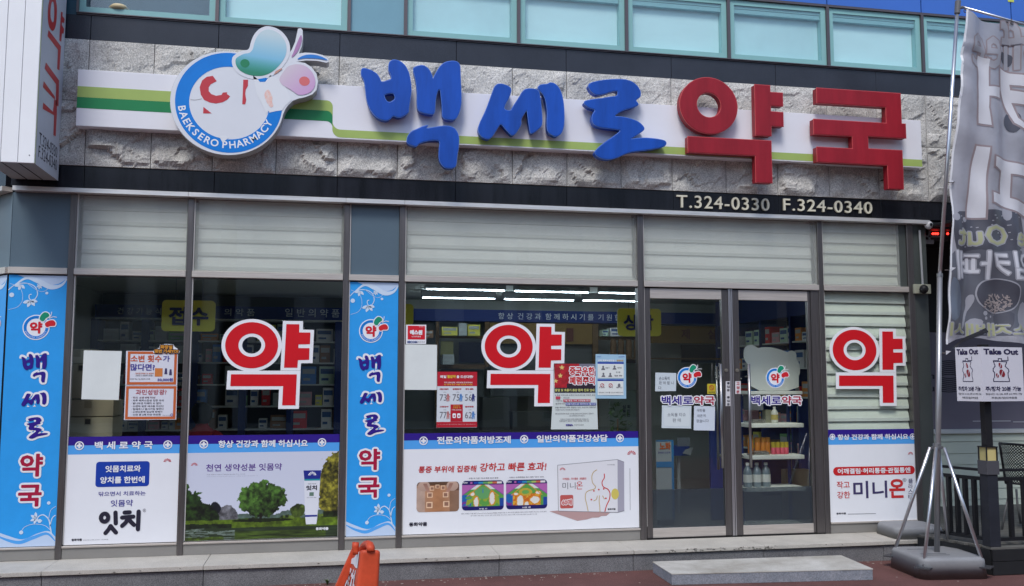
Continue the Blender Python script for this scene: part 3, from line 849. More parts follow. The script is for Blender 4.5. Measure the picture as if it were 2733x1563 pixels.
# jars of herbs on the top right shelf
g_ = 'herb jars on the dispensary shelf'
for i in range(4):
    x = float(q('J', 2070 + i * 72, 700, YS - .1)[0]); z = float(q('J', 2100, 742, YS - .1)[2])
    b = MB(); b.lathe([(0.045, 0), (0.045, 0.22), (0.04, 0.235), (0.04, 0.26), (0.01, 0.262)], (x, YS - 0.1, z), 12)
    tag(b.build('herb_jar', mat('herb_brown', (0.16, 0.09, 0.04), 0.5), smooth=False), 'brown herb jar on the shelf beside the blue notice, %s from the left' % ['first', 'second', 'third', 'fourth'][i], 'jar', g_)
bx('wood_rail', float(q('J', 1935, 742, YS)[0]), 5.8, YS - 0.2, YS, float(q('J', 2100, 742, YS - .1)[2]) - 0.02, float(q('J', 2100, 742, YS - .1)[2]) - .001, BROWN, RU)
# the right-hand side wall of shelves, running into depth behind the right door
RS = thing('side_shelves', 'navy banded shelf wall running back behind the right door', 'shelves', (5.75, 2.4, ZFLOOR))
for z in (0.75, 1.1, 1.45, 1.8, 2.12):
    bx('shelf_board', 5.55, 5.9, 0.5, 4.3, z - 0.018, z, SHELFW, RS)
bx('header_board', 5.53, 5.9, 0.5, 4.3, 2.42, ZC - .02, NAVYP, RS)
for y in (0.5, 1.3, 2.1, 2.9, 3.7, 4.3):
    bx('upright', 5.53, 5.9, y - .02, y + .02, ZFLOOR, 2.42, NAVYP, RS)

# product boxes on the shelves: every one its own object, sharing a few meshes
PCOL = [('white', (0.45, 0.47, 0.45)), ('grey', (0.24, 0.26, 0.26)), ('red', (0.38, 0.03, 0.03)), ('blue', (0.05, 0.13, 0.32)), ('green', (0.10, 0.22, 0.09)),
        ('orange', (0.42, 0.15, 0.03)), ('yellow', (0.42, 0.36, 0.06)), ('brown', (0.16, 0.09, 0.05)), ('pale green', (0.30, 0.38, 0.30)), ('pink', (0.42, 0.20, 0.22))]
pm = {}
for nme, c in PCOL:
    b = MB(); b.box(-.5, .5, 0, 1, 0, 1); b.box(-.42, .42, -0.012, -0.002, 0.58, 0.86, 1); b.box(-.36, .1, -0.012, -0.002, 0.2, 0.34, 1)
    mm = mat('box_' + nme.replace(' ', '_'), tuple(min(.88, k * 2.3) for k in c), 0.6, var=0.1, vscale=3)
    tr = mat('box_band_' + nme.replace(' ', '_'), (0.5, 0.52, 0.52) if sum(c) < 0.9 else (0.08, 0.16, 0.36), 0.6)
    me = b.build('tmpbox', [mm, tr]); pm[nme] = me.data; COL.objects.unlink(me); bpy.data.objects.remove(me)
NG = {}
def product(x, y, z, w_, d_, h_, cname, where, rz=0.0):
    o = bpy.data.objects.new('medicine_box', pm[cname]); COL.objects.link(o)
    o.location = (x, y, z); o.scale = (w_, d_, h_); o.rotation_euler = (0, 0, rz)
    size = 'tall' if h_ > w_ * 1.6 else ('flat' if w_ > h_ * 2.2 else 'small')
    ng = NG.get((cname, size, where), 0); NG[(cname, size, where)] = ng + 1
    tag(o, '%s%s %s box, %s' % (['', 'second ', 'third ', 'fourth ', 'fifth ', 'sixth ', 'seventh ', 'eighth '][min(ng, 7)], size, cname, where), 'box', 'medicine boxes on the shop shelves')
ROWN = ['floor shelf', 'lowest shelf', 'second shelf up', 'middle shelf', 'second shelf down', 'top shelf']
for li in range(1, 6):
    z = levels[li]
    x = xa + 0.1
    while x < xb - 0.15:
        w_ = random.uniform(0.07, 0.24); hmax = levels[li + 1] - levels[li] - 0.05
        h_ = min(random.uniform(0.09, 0.27), hmax)
        if random.random() < 0.93:
            cn = random.choices([p[0] for p in PCOL], [6, 3, 1.6, 2, 1.5, 1.2, 1, 1.2, 2.5, .8])[0]
            u_ = (x + w_ / 2)
            sec = 'behind the first window' if u_ < -1.9 else ('behind the second window\'s left half' if u_ < -.9 else ('behind the second window\'s right half' if u_ < 0.1 else 'behind the second banner'))
            product(x + w_ / 2, YS + random.uniform(0.03, 0.1), z + .001, w_, 0.2, h_, cn, '%s %s' % (ROWN[li], sec))
        x += w_ + random.uniform(0.004, 0.05)
for (x0, x1, y, where) in ((470, 870, 540, 'on the upper rail of the dispensary front'), (150, 410, 560, 'on the left end of the dispensary front'), (1940, 2280, 545, 'on the upper right rail of the dispensary front'), (480, 640, 805, 'on the lower rail of the dispensary front')):
    xx = float(q('J', x0, y, YS)[0]); xe = float(q('J', x1, y, YS)[0]); z = float(q('J', (x0 + x1) / 2, y, YS - .1)[2])
    while xx < xe - .08:
        w_ = random.uniform(.08, .22); h_ = random.uniform(.08, .2)
        product(xx + w_ / 2, YS - 0.16, z, w_, .15, h_, random.choice(['white', 'yellow', 'grey', 'pale green', 'brown']), where)
        xx += w_ + random.uniform(.01, .05)
for zi, z in enumerate((0.75, 1.1, 1.45, 1.8, 2.12)):
    y = 0.6
    while y < 4.1:
        w_ = random.uniform(.1, .26)
        if random.random() < .85:
            product(5.58, y + w_ / 2, z + .001, w_, .2, random.uniform(.1, .24), random.choice([p[0] for p in PCOL]), '%s of the side shelves' % ['lowest shelf', 'second shelf', 'third shelf', 'fourth shelf', 'top shelf'][zi], rz=-PI / 2)
        y += w_ + random.uniform(.01, .07)

# big cartons stacked just inside the first window
CARD = mat('kraft_cardboard', (0.52, 0.45, 0.31), 0.8, var=0.08, vscale=2)
CTAPE = mat('carton_tape', (0.36, 0.31, 0.2), 0.5)
def carton(k, x0, y0, x1, y1, Y, lab, mark=True):
    p0, p1 = q(k, x0, y1, Y), q(k, x1, y0, Y)
    t = thing('cardboard_box', lab, 'box', ((p0[0] + p1[0]) / 2, Y + .2, p0[2]), 'cartons stacked inside the first window')
    bx('carton_body', p0[0], p1[0], Y, Y + 0.4, p0[2] + .001, p1[2], CARD, t, bevel=0.004, seg=1)
    xm = p0[0] + (p1[0] - p0[0]) * .5
    bx('tape', xm - .03, xm + .03, Y - 0.0015, Y - .0002, p1[2] - .07, p1[2] - .004, CTAPE, t)
    if mark:
        bx('printed_mark', xm - .022, xm + .022, Y - 0.003, Y - .0016, p1[2] - .06, p1[2] - .015, mat('carton_print', (0.06, 0.05, 0.04), 0.8), t)
    return t
carton('p', -60, 1275, 468, 1500, 0.32, 'lowest pale cardboard carton inside the first window with small dark mark')
carton('p', -60, 1100, 475, 1270, 0.33, 'cardboard carton directly under the blank paper, second from the bottom', False)
carton('p', -60, 730, 330, 1085, 0.34, 'cardboard carton half hidden behind the blank white paper')
carton('p', -60, 578, 250, 725, 0.345, 'topmost cardboard carton at the left edge of the first window', False)
bx('box_support', float(q('p', -60, 1510, .3)[0]), float(q('p', 560, 1510, .3)[0]), .3, .8, ZFLOOR, float(q('p', 400, 1503, .32)[2]) - .002, mat('dark_counter', (0.05, 0.045, 0.04), .6), None)
bpy.context.view_layer.update()
tag(bpy.data.objects['box_support'], 'dark low counter carrying the cartons inside the first window', 'counter')

# hanging yellow signs
YEL = mat('yellow_acrylic', (0.80, 0.76, 0.05), 0.5)
def hang(k, x0, y0, x1, y1, Y, s, tx, lab):
    p0, p1 = q(k, x0, y1, Y), q(k, x1, y0, Y)
    t = thing('hanging_sign', lab, 'sign', ((p0[0] + p1[0]) / 2, Y, p0[2]))
    pan = shape(t, 'panel', rrect(p0[0], p0[2], p1[0], p1[2], 0.04), Y, YEL, depth=0.02)
    b = MB()
    for xx in (p0[0] + .12, p1[0] - .12):
        b.tube((xx, Y + .01, p1[2] - .002), (xx, Y + .01, ZC), 0.003, 5)
    b.build('wire', INKG, t)
    if s:
        LT(pan, s, k, *tx, mat('sign_navy', (0.01, 0.015, 0.09), 0.6), Y=Y - 0.013, bold=0.04)
hang('p', 958, 85, 1515, 395, 0.8, '접수', (1030, 335, 1445, 150), 'yellow hanging sign with navy brush lettering behind the second mullion')
hang('J', -90, 245, 222, 440, 0.8, None, None, 'yellow hanging sign edge at the left of the middle window')
hang('J', 2112, 290, 2510, 540, 0.8, '상담', (2165, 490, 2440, 345), 'yellow hanging sign beside the door, lettered in navy')

# a seated member of staff, mostly hidden behind the printed banner of the second window
def person():
    c = q('I', 245, 160, 2.2)
    x, y, z = float(c[0]), 2.2, float(c[2])
    t = thing('person', 'dark haired person in a red top seated inside the second window', 'person', (x, y + .1, ZFLOOR))
    me = bpy.data.meshes.new('body')
    hs = z - 0.04
    pts = [(0, .1, hs - .42), (0, .08, hs - .2), (0, .05, hs), (0, .03, hs + .1), (0, 0, hs + .2), (0, -0.01, hs + .29),
           (.19, .04, hs - .02), (.24, -.1, hs - .28), (.2, -.32, hs - .3), (-.19, .04, hs - .02), (-.24, -.1, hs - .28), (-.2, -.32, hs - .3),
           (.1, -.1, hs - .45), (.12, -.38, hs - .45), (.12, -.4, ZFLOOR + .05), (-.1, -.1, hs - .45), (-.12, -.38, hs - .45), (-.12, -.4, ZFLOOR + .05)]
    ed = [(0, 1), (1, 2), (2, 3), (3, 4), (4, 5), (2, 6), (6, 7), (7, 8), (2, 9), (9, 10), (10, 11), (0, 12), (12, 13), (13, 14), (0, 15), (15, 16), (16, 17)]
    rad = [.15, .13, .11, .055, .09, .08, .07, .05, .03, .07, .05, .03, .09, .07, .045, .09, .07, .045]
    me.from_pydata([(p[0], p[1] - .1, p[2] - ZFLOOR) for p in pts], ed, [])
    o = bpy.data.objects.new('body', me); COL.objects.link(o); o.parent = t
    o.modifiers.new('Skin', 'SKIN'); o.modifiers.new('Sub', 'SUBSURF').levels = 1
    for i, v in enumerate(me.skin_vertices[0].data):
        v.radius = (rad[i], rad[i] * .9); v.use_root = (i == 0)
    me.materials.append(mat('red_top', (0.45, 0.02, 0.03), 0.8))
    b = MB(); b.lathe([(0.05, -.09), (0.085, -.03), (0.088, .03), (0.06, .085), (0.01, .1)], (x, y, hs + .23), 14)
    b.build('face', mat('skin', (0.42, 0.25, 0.18), 0.6), t, smooth=True)
    b = MB(); b.lathe([(0.07, -.11), (0.105, -.05), (0.112, .0), (0.108, .05), (0.075, .1), (0.01, .12)], (x, y - .005, hs + .235), 14)
    b.build('hair', mat('black_hair', (0.008, 0.007, 0.006), 0.5), t, smooth=True)
person()
st = MB(); c_ = q('I', 245, 160, 2.2); st.lathe([(0.18, 0.0), (0.18, .02), (0.03, .04), (0.03, float(c_[2]) - .64), (0.2, float(c_[2]) - .62), (0.2, float(c_[2]) - .6)], (float(c_[0]), 2.3, ZFLOOR), 14)
tag(st.build('stool', BLACK), 'black stool under the person in red', 'stool')

# white plastic display rack with a bear-shaped header, behind the right door
YD = 0.55
WPL = mat('cream_white_plastic', (0.88, 0.90, 0.84), 0.5)
def Tq(x, y, Y=YD):
    return qxz('T', x, y, Y)
DR = thing('display_rack', 'white plastic display rack with a bear shaped header behind the right door', 'display rack', (float(q('T', 360, 1300, YD)[0]), YD + .15, ZFLOOR))
bear = [(85, 130), (92, 95), (115, 72), (150, 65), (180, 72), (205, 95), (260, 85), (330, 88), (400, 105), (475, 132), (490, 118), (515, 115), (540, 130), (550, 160), (545, 190), (572, 225), (580, 270), (578, 330), (568, 332), (570, 470), (125, 470), (125, 235), (100, 215), (85, 175)]
shape(DR, 'header_board', chaikin([Tq(*p_) for p_ in bear]), YD, WPL, depth=0.012)
x0, x1 = Tq(128, 500)[0], Tq(600, 500)[0]
bx('top_shelf', x0, x1, YD - .01, YD + .3, Tq(0, 505)[1], Tq(300, 474)[1], WPL, DR, bevel=0.006)
bx('dispenser', Tq(140, 0)[0], Tq(250, 0)[0], YD + .02, YD + .2, Tq(200, 645)[1], Tq(200, 507)[1], mat('grey_plastic', (0.16, 0.17, 0.18), 0.5), DR, bevel=0.005)
shelfz = []
for (xl, yt, xr, yb_) in ((135, 757, 606, 798), (140, 1035, 612, 1080), (105, 1318, 625, 1365), (115, 1640, 630, 1690)):
    k = 'T'
    p0, p1 = Tq(xl, yb_), Tq(xr, yt)
    bx('shelf', p0[0], p1[0], YD - .02, YD + .3, p0[1], p1[1], WPL, DR, bevel=0.008)
    shelfz.append(p1[1])
b = MB()
for xx in (x0 + .02, x1 - .04):
    b.box(xx, xx + .02, YD + .24, YD + .28, ZFLOOR, Tq(300, 474)[1])
b.build('upright', NAVYP, DR)
# things on the rack
def bottle(x, z, r, h, m, capm, lab, grp, name='bottle', labm=None):
    t = thing(name, lab, 'bottle', (x, YD + .08, z), grp)
    b = MB(); b.lathe([(r * .9, 0), (r, .008), (r, h * .62), (r * .8, h * .74), (r * .36, h * .86), (r * .36, h * .9)], (x, YD + .08, z + .001), 14)
    b.build('bottle_body', m, t, smooth=True)
    b = MB(); b.lathe([(r * .42, h * .9), (r * .42, h), (r * .1, h + .002)], (x, YD + .08, z + .001), 12); b.build('cap', capm, t)
    if labm:
        b = MB(); b.lathe([(r * 1.02, h * .2), (r * 1.02, h * .52)], (x, YD + .08, z + .001), 14); b.f = b.f[:-2]; b.mi = b.mi[:-2]; b.build('label', labm, t)
CLR = mat('clear_plastic_bottle', (0.16, 0.22, 0.26), 0.12, spec=0.8)
WCAP = mat('white_cap', (0.7, 0.72, 0.72), 0.5)
z3 = shelfz[2]
hb = Tq(0, 1118)[1] - z3
for i, xx in enumerate((150, 232, 312)):
    bottle(Tq(xx, 1300)[0], z3, 0.046, hb, CLR, WCAP, '%s clear water bottle with white cap on the rack\'s lowest open shelf' % ['leftmost', 'middle', 'right'][i], 'clear bottles on the rack', labm=mat('bottle_label', (0.6, 0.62, 0.6), 0.6))
z1_ = shelfz[0]
bottle(Tq(388, 750)[0], z1_, 0.036, Tq(0, 618)[1] - z1_, mat('white_bottle', (0.62, 0.63, 0.58), 0.4), WCAP, 'white lotion bottle on the top open shelf of the rack', 'bottles on the rack', labm=mat('gold_label', (0.5, 0.4, 0.12), .5))
bx('pale_box', Tq(300, 0)[0], Tq(352, 0)[0], YD + .1, YD + .18, z1_ + .001, Tq(0, 645)[1], mat('olive_grey_box', (0.22, 0.22, 0.16), .6))
tag(bpy.data.objects['pale_box'], 'olive grey carton beside the white lotion bottle on the rack', 'box')
z2_ = shelfz[1]
ORJ = mat('orange_jar', (0.55, 0.19, 0.02), 0.35); PKJ = mat('pink_pack', (0.62, 0.09, 0.14), 0.5); YLJ = mat('yellow_cap', (0.5, 0.38, 0.03), 0.5)
for i, xx in enumerate((190, 250, 300, 340)):
    h_ = Tq(0, 893)[1] - z2_
    t = thing('vitamin_jar', 'orange vitamin jar, %s from the left on the rack\'s middle shelf' % ['first', 'second', 'third', 'fourth'][i], 'jar', (Tq(xx, 1000)[0], YD + .12, z2_), 'orange jars on the rack')
    b = MB(); b.lathe([(0.026, 0), (0.03, .005), (0.03, h_ * .7), (0.024, h_ * .74)], (Tq(xx, 1000)[0], YD + .12, z2_ + .001), 14); b.build('jar_body', ORJ, t, smooth=True)
    b = MB(); b.lathe([(0.029, h_ * .741), (0.03, h_ * .98), (.02, h_)], (Tq(xx, 1000)[0], YD + .12, z2_ + .001), 14); b.build('lid', mat('orange_lid', (0.6, 0.25, 0.03), .5), t)
for i, xx in enumerate((385, 425, 465, 500)):
    h_ = Tq(0, 935)[1] - z2_
    t = thing('vitamin_jar', 'pink jar with yellow lid, %s from the left on the rack\'s middle shelf' % ['first', 'second', 'third', 'fourth'][i], 'jar', (Tq(xx, 1000)[0], YD + .1, z2_), 'pink jars on the rack')
    b = MB(); b.lathe([(0.022, 0), (0.023, .005), (0.023, h_ * .55)], (Tq(xx, 1000)[0], YD + .1, z2_ + .001), 12); b.build('jar_body', PKJ, t, smooth=True)
    b = MB(); b.lathe([(0.0235, h_ * .551), (0.0235, h_ * .98), (.02, h_)], (Tq(xx, 1000)[0], YD + .1, z2_ + .001), 12); b.build('lid', YLJ, t)
FOIL = mat('silver_foil', (0.7, 0.68, 0.62), 0.25, 0.9, bump=0.8, bscale=60)
for zz, xx0, xx1, lab in ((z1_, 135, 275, 'gold and silver foil packets on the top open shelf'), (z2_, 145, 290, 'silver foil packets lying in front of the orange jars')):
    b = MB()
    for k in range(4):
        xm = Tq(xx0 + (xx1 - xx0) * .5 + random.uniform(-12, 12), 0)[0]; wd = (Tq(xx1, 0)[0] - Tq(xx0, 0)[0]) * .46
        b.hexa([(xm - wd, YD + .0, zz + .001 + k * .011), (xm + wd, YD + .01, zz + .001 + k * .011), (xm + wd, YD + .07, zz + .001 + k * .011), (xm - wd, YD + .06, zz + .001 + k * .011),
                (xm - wd, YD + .0, zz + .008 + k * .011), (xm + wd, YD + .01, zz + .010 + k * .011), (xm + wd, YD + .07, zz + .010 + k * .011), (xm - wd, YD + .06, zz + .009 + k * .011)])
    tag(b.build('foil_packets', FOIL, bevel=.002, seg=1), lab, 'packets'); 
# navy side panel and carton behind the rack
bx('navy_partition', float(q('T', 585, 900, 1.0)[0]), float(q('T', 900, 900, 1.0)[0]), 1.0, 1.04, ZFLOOR, float(q('T', 600, 555, 1.0)[2]), NAVYP)
tag(bpy.data.objects['navy_partition'], 'navy blue partition standing behind the display rack', 'partition')
bx('navy_partition_left', float(q('r', 705, 900, 1.0)[0]), float(q('r', 900, 900, 1.0)[0]), 1.0, 1.04, ZFLOOR, float(q('r', 700, 165, 1.0)[2]), NAVYP)
bpy.data.objects['navy_partition_left'].name = 'counter_side_panel'
tag(bpy.data.objects['counter_side_panel'], 'narrow navy panel seen behind the left door handle', 'partition')
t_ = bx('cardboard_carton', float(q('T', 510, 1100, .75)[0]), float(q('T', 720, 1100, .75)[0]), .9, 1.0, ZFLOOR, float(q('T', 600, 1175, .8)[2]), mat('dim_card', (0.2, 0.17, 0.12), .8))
tag(t_, 'plain cardboard carton low behind the right door', 'box')
# roll-up banner and a small table seen through the left door
RB = thing('roll_up_banner', 'narrow standing banner with orange heading seen through the left door', 'banner', (float(q('r', 260, 800, .8)[0]), .8, ZFLOOR))
p0, p1 = q('r', 185, 905, .8), q('r', 342, 440, .8)
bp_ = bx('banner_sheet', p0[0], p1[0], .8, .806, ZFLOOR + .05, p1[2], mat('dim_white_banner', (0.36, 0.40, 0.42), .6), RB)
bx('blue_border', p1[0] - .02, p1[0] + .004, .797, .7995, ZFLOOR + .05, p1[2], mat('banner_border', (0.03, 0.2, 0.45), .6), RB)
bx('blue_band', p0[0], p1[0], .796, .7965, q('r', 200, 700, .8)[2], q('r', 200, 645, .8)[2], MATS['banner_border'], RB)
bx('blue_border', p0[0], p1[0], .796, .7965, p1[2] - .012, p1[2], MATS['banner_border'], RB)
LT(bp_, '노화', 'r', 215, 535, 318, 462, mat('orange_print', (0.6, 0.12, 0.02), .5), Y=.795, bold=.04)
LT(bp_, '항산화 영양제', 'r', 198, 570, 315, 548, NAVY, Y=.795, bold=.02)
b = MB(); b.box(p0[0] + .02, p1[0] - .02, .76, .86, ZFLOOR, ZFLOOR + .05); b.build('base', INKG, RB)
SB = thing('stand_table', 'blue and white leaflet stand inside the left door', 'stand', (float(q('r', 410, 600, 1.4)[0]), 1.45, ZFLOOR))
p0, p1 = q('r', 345, 590, 1.4), q('r', 500, 500, 1.4)
bx('blue_tray', p0[0], p1[0], 1.4, 1.6, p0[2], p1[2], mat('tray_blue', (0.02, 0.06, 0.3), .5), SB)
p2, p3 = q('r', 385, 499, 1.45), q('r', 500, 415, 1.45)
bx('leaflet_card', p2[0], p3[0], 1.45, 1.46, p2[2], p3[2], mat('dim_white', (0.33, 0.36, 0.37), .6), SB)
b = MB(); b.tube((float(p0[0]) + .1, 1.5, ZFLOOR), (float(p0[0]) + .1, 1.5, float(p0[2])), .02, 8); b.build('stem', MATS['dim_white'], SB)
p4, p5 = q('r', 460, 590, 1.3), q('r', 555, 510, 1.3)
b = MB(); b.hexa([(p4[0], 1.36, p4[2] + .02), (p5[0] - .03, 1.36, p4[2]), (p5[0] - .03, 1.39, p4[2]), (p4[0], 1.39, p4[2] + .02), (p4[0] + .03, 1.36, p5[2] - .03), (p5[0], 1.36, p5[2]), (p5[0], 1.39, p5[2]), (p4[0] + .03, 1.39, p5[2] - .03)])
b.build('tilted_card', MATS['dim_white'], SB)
# potted plant and pale notice board at the right of the middle window
PL = thing('potted_plant', 'small leafy potted plant at the right end of the middle window', 'plant', (float(q('J', 2110, 1400, .8)[0]), .8, ZFLOOR))
pc = q('J', 2110, 1400, .8); b = MB(); r_ = random.Random(5)
for k in range(70):
    c0 = Vector((float(pc[0]) + r_.gauss(0, .07), .8 + r_.gauss(0, .06), float(pc[2]) + r_.uniform(-.1, .26)))
    d1 = Vector((r_.uniform(-1, 1), r_.uniform(-1, 1), r_.uniform(-.3, 1))).normalized() * .035; d2 = d1.cross(Vector((r_.uniform(-1, 1), .3, .4))).normalized() * .014
    b.poly([c0 - d1, c0 + d2, c0 + d1, c0 - d2])
b.build('leaves', mat('dark_leaf', (0.05, 0.10, 0.03), .5), PL)
b = MB(); b.tube((float(pc[0]), .8, ZFLOOR + .5), (float(pc[0]), .8, float(pc[2]) + .1), .008, 6); b.build('stem', BROWN, PL)
b = MB(); b.lathe([(.09, 0), (.12, .5), (.11, .5), (.1, .46)], (float(pc[0]), .8, ZFLOOR + .001), 14); b.build('pot', mat('pot_grey', (.2, .2, .2), .6), PL)
p0, p1 = q('J', 2040, 1400, 2.0), q('J', 2280, 1040, 2.0)
nb = bx('notice_board', p0[0], p1[0], 2.0, 2.02, ZFLOOR, p1[2], mat('dim_green_board', (0.20, 0.24, 0.20), .7))
tag(nb, 'pale green board with dark lettering inside the middle window beside the plant', 'board')
LT(nb, '심 회', 'J', 2155, 1215, 2225, 1180, INK, Y=1.997); LT(nb, '휠 인', 'J', 2155, 1250, 2225, 1220, INK, Y=1.997); LT(nb, '비 근', 'J', 2155, 1290, 2225, 1258, INK, Y=1.997)

# ------------------------------------------------------------------ main signboard with its letters
YSB = -0.20
SGN = thing('signboard', 'long white fascia signboard with green stripes, blue brush letters and red block letters', 'sign', (1.85, -0.2, 3.765))
SX0, SX1, SZ0, SZ1 = -2.10, 5.807, 3.764, 4.249
bx('sign_box', SX0, SX1, YSB, -0.075, SZ0, SZ1, mat('sign_face_white', (0.78, 0.78, 0.82), 0.4, var=0.05, vscale=1.4), SGN, bevel=0.004)
def Bq(x, y, Y=YSB - .0015):
    return qxz('B', x, y, Y)
def Aq(x, y, Y=YSB - .0015):
    return qxz('A', x, y, Y)
zl0, zl1 = Aq(580, 641)[1], Aq(580, 722)[1]          # light band top, light/dark limit
zd1 = Aq(580, 804)[1]
xr = Bq(1366, 850)[0]; r_ = 0.055
zg = Bq(1400, 966)[1]                                  # top of the lower light band
flat(SGN, 'light_stripe', SX0 + .002, zl1, xr - r_, zl0, YSB - .0015, LG)
flat(SGN, 'dark_stripe', SX0 + .002, zd1, xr - r_, zl1 - .0005, YSB - .0015, DG)
arc = [(xr - r_ + r_ * math.sin(a), zl0 - r_ + r_ * math.cos(a)) for a in np.linspace(0, PI / 2, 8)]
arc2 = [(xr - r_ + r_ * math.sin(a), zl1 - r_ + r_ * math.cos(a)) for a in np.linspace(0, PI / 2, 8)]
arc3 = [(xr - r_ + r_ * math.sin(a), zd1 - r_ + r_ * math.cos(a)) for a in np.linspace(0, PI / 2, 8)]
shape(SGN, 'light_stripe', [(xr - r_, zl1 + .0)] + arc + arc2[::-1], YSB - .0016, LG)
shape(SGN, 'dark_stripe', arc2 + arc3[::-1], YSB - .0016, DG)
rr = 0.07
curve_in = [(xr + rr - rr * math.cos(a), zg + rr - rr * math.sin(a)) for a in np.linspace(0, PI / 2, 8)]
curve_out = [(xr + rr - rr * math.cos(a), SZ0 + .012 + rr - rr * math.sin(a)) for a in np.linspace(0, PI / 2, 8)]
shape(SGN, 'light_stripe', curve_in + [(SX1 - .002, zg), (SX1 - .002, SZ0 + .011)] + curve_out[::-1], YSB - .0017, LG)
YL_ = YSB - 0.115
def Cq(x, y):
    return qxz('C', x, y, YL_)
BRUSH = {
 'baek': ([[(190,340),(250,355),(300,385),(322,420),(332,450),(370,440),(405,428),(412,415),(405,385),(388,355),(390,310),(405,285),(435,278),(480,292),(515,325),(540,375),(552,430),(560,500),(553,560),(540,640),(540,680),(470,718),(425,700),(410,712),(395,728),(370,738),(330,730),(290,705),(255,660),(232,610),(220,560),(215,500),(205,430),(182,395),(182,365)],
           [(350,545),(385,532),(430,530),(442,575),(395,605),(368,590)]],
          [[(575,340),(610,325),(650,320),(690,345),(715,395),(722,430),(735,400),(775,330),(810,300),(860,288),(905,292),(928,320),(930,400),(935,500),(937,600),(925,670),(890,738),(795,725),(795,640),(785,550),(780,500),(760,508),(748,545),(740,600),(735,690),(700,690),(650,680),(610,660),(603,600),(605,520),(595,430),(578,370)]],
          [[(525,910),(530,860),(560,820),(610,800),(640,785),(690,772),(665,800),(720,792),(790,780),(850,780),(890,800),(918,850),(918,930),(905,1000),(900,1060),(890,1095),(820,1098),(790,1070),(770,1030),(770,960),(780,885),(710,885),(640,900),(610,915),(600,935)]]),
 'se': ([[(1065,800),(1080,750),(1120,670),(1150,590),(1175,520),(1190,480),(1215,460),(1260,465),(1305,485),(1315,510),(1300,560),(1270,610),(1255,655),(1310,668),(1330,630),(1370,570),(1405,510),(1440,497),(1500,500),(1525,520),(1535,580),(1545,680),(1548,750),(1540,785),(1465,845),(1455,800),(1440,700),(1433,655),(1415,680),(1385,730),(1390,770),(1330,862),(1280,810),(1235,755),(1200,810),(1170,860),(1140,880),(1100,865),(1075,840)]],
        [[(1510,495),(1530,470),(1560,465),(1585,465),(1610,450),(1645,460),(1675,490),(1700,550),(1712,630),(1715,720),(1710,790),(1690,840),(1650,862),(1590,825),(1585,760),(1590,680),(1580,600),(1560,540)]]),
 'ro': ([[(1895,475),(1910,455),(1990,435),(2080,427),(2170,427),(2230,445),(2270,480),(2292,520),(2290,560),(2250,585),(2275,610),(2270,625),(2230,640),(2170,655),(2120,680),(2090,708),(2150,710),(2220,725),(2280,750),(2315,785),(2320,805),(2290,830),(2240,860),(2210,882),(2270,872),(2340,870),(2420,878),(2475,890),(2488,910),(2470,935),(2420,945),(2330,960),(2240,970),(2180,985),(2120,1015),(2060,1032),(2000,1025),(1955,1000),(1945,975),(1975,940),(2040,890),(2100,850),(2150,810),(2080,800),(1990,790),(1940,770),(1925,730),(1930,690),(1955,655),(1900,640),(1865,610),(1870,590),(1940,578),(2010,570),(2060,560),(2118,555),(2122,510),(2070,518),(2010,540),(1960,545),(1920,520)]],)}
BRW = {}
for key, comps in BRUSH.items():
    BRW[key] = [[chaikin([Cq(*p_) for p_ in sp], 2) for sp in comp] for comp in comps]
def letter(comps, Y, depth, m, mt, label, parent=SGN):
    root = None
    for i, comp in enumerate(comps):
        o = shape(parent, 'letter', comp[0], Y, m, depth=depth, holes=comp[1:], label=label, bevel=0.003) if root is None else shape(root, 'letter_piece', comp[0], Y, m, depth=depth, holes=comp[1:], bevel=0.003)
        shape(o, 'edge_trim', comp[0], Y + 0.004, mt, depth=0.004, holes=comp[1:], offset=0.0042)
        root = root or o
    return root
letter(BRW['baek'], YL_, 0.085, LBLUE, LBLUET, 'first blue brush letter, three strokes, left of the row')
letter(BRW['se'], YL_, 0.085, LBLUE, LBLUET, 'second blue brush letter, the smallest one')
letter(BRW['ro'], YL_, 0.085, LBLUE, LBLUET, 'third blue brush letter with a long zigzag tail')
def Dq(x, y):
    return qxz('D', x, y, YL_)
# red block letters
a0, a1 = Dq(153, 660)[0], Dq(512, 660)[0]; b0_, b1_ = Dq(333, 836)[1], Dq(333, 485)[1]
h0, h1 = Dq(257, 660)[0], Dq(411, 660)[0]; g0_, g1_ = Dq(333, 735)[1], Dq(333, 577)[1]
def rect_poly(pts):
    return [Dq(*p_) for p_ in pts]
yak = [[ell((a0 + a1) / 2, (b0_ + b1_) / 2, (a1 - a0) / 2, (b1_ - b0_) / 2), ell((h0 + h1) / 2, (g0_ + g1_) / 2, (h1 - h0) / 2, (g1_ - g0_) / 2)],
       [rect_poly([(625, 530), (717, 533), (718, 577), (797, 580), (797, 663), (721, 661), (722, 699), (799, 702), (801, 790), (724, 788), (724, 845), (626, 851)])],
       [rect_poly([(205, 855), (725, 880), (730, 1140), (630, 1145), (626, 965), (203, 960)])]]
def square_up(sp):
    """block letters have true horizontals and verticals"""
    sp = [list(p_) for p_ in sp]; n = len(sp)
    for i in range(n):
        a, c = sp[i], sp[(i + 1) % n]
        if abs(a[0] - c[0]) > abs(a[1] - c[1]):
            z = (a[1] + c[1]) / 2; a[1] = z; c[1] = z
        else:
            x = (a[0] + c[0]) / 2; a[0] = x; c[0] = x
    return [tuple(p_) for p_ in sp]
yak[1][0] = square_up(yak[1][0]); yak[2][0] = square_up(yak[2][0])
letter(yak, YL_, 0.085, LRED, LREDT, 'first red block letter with a ring')
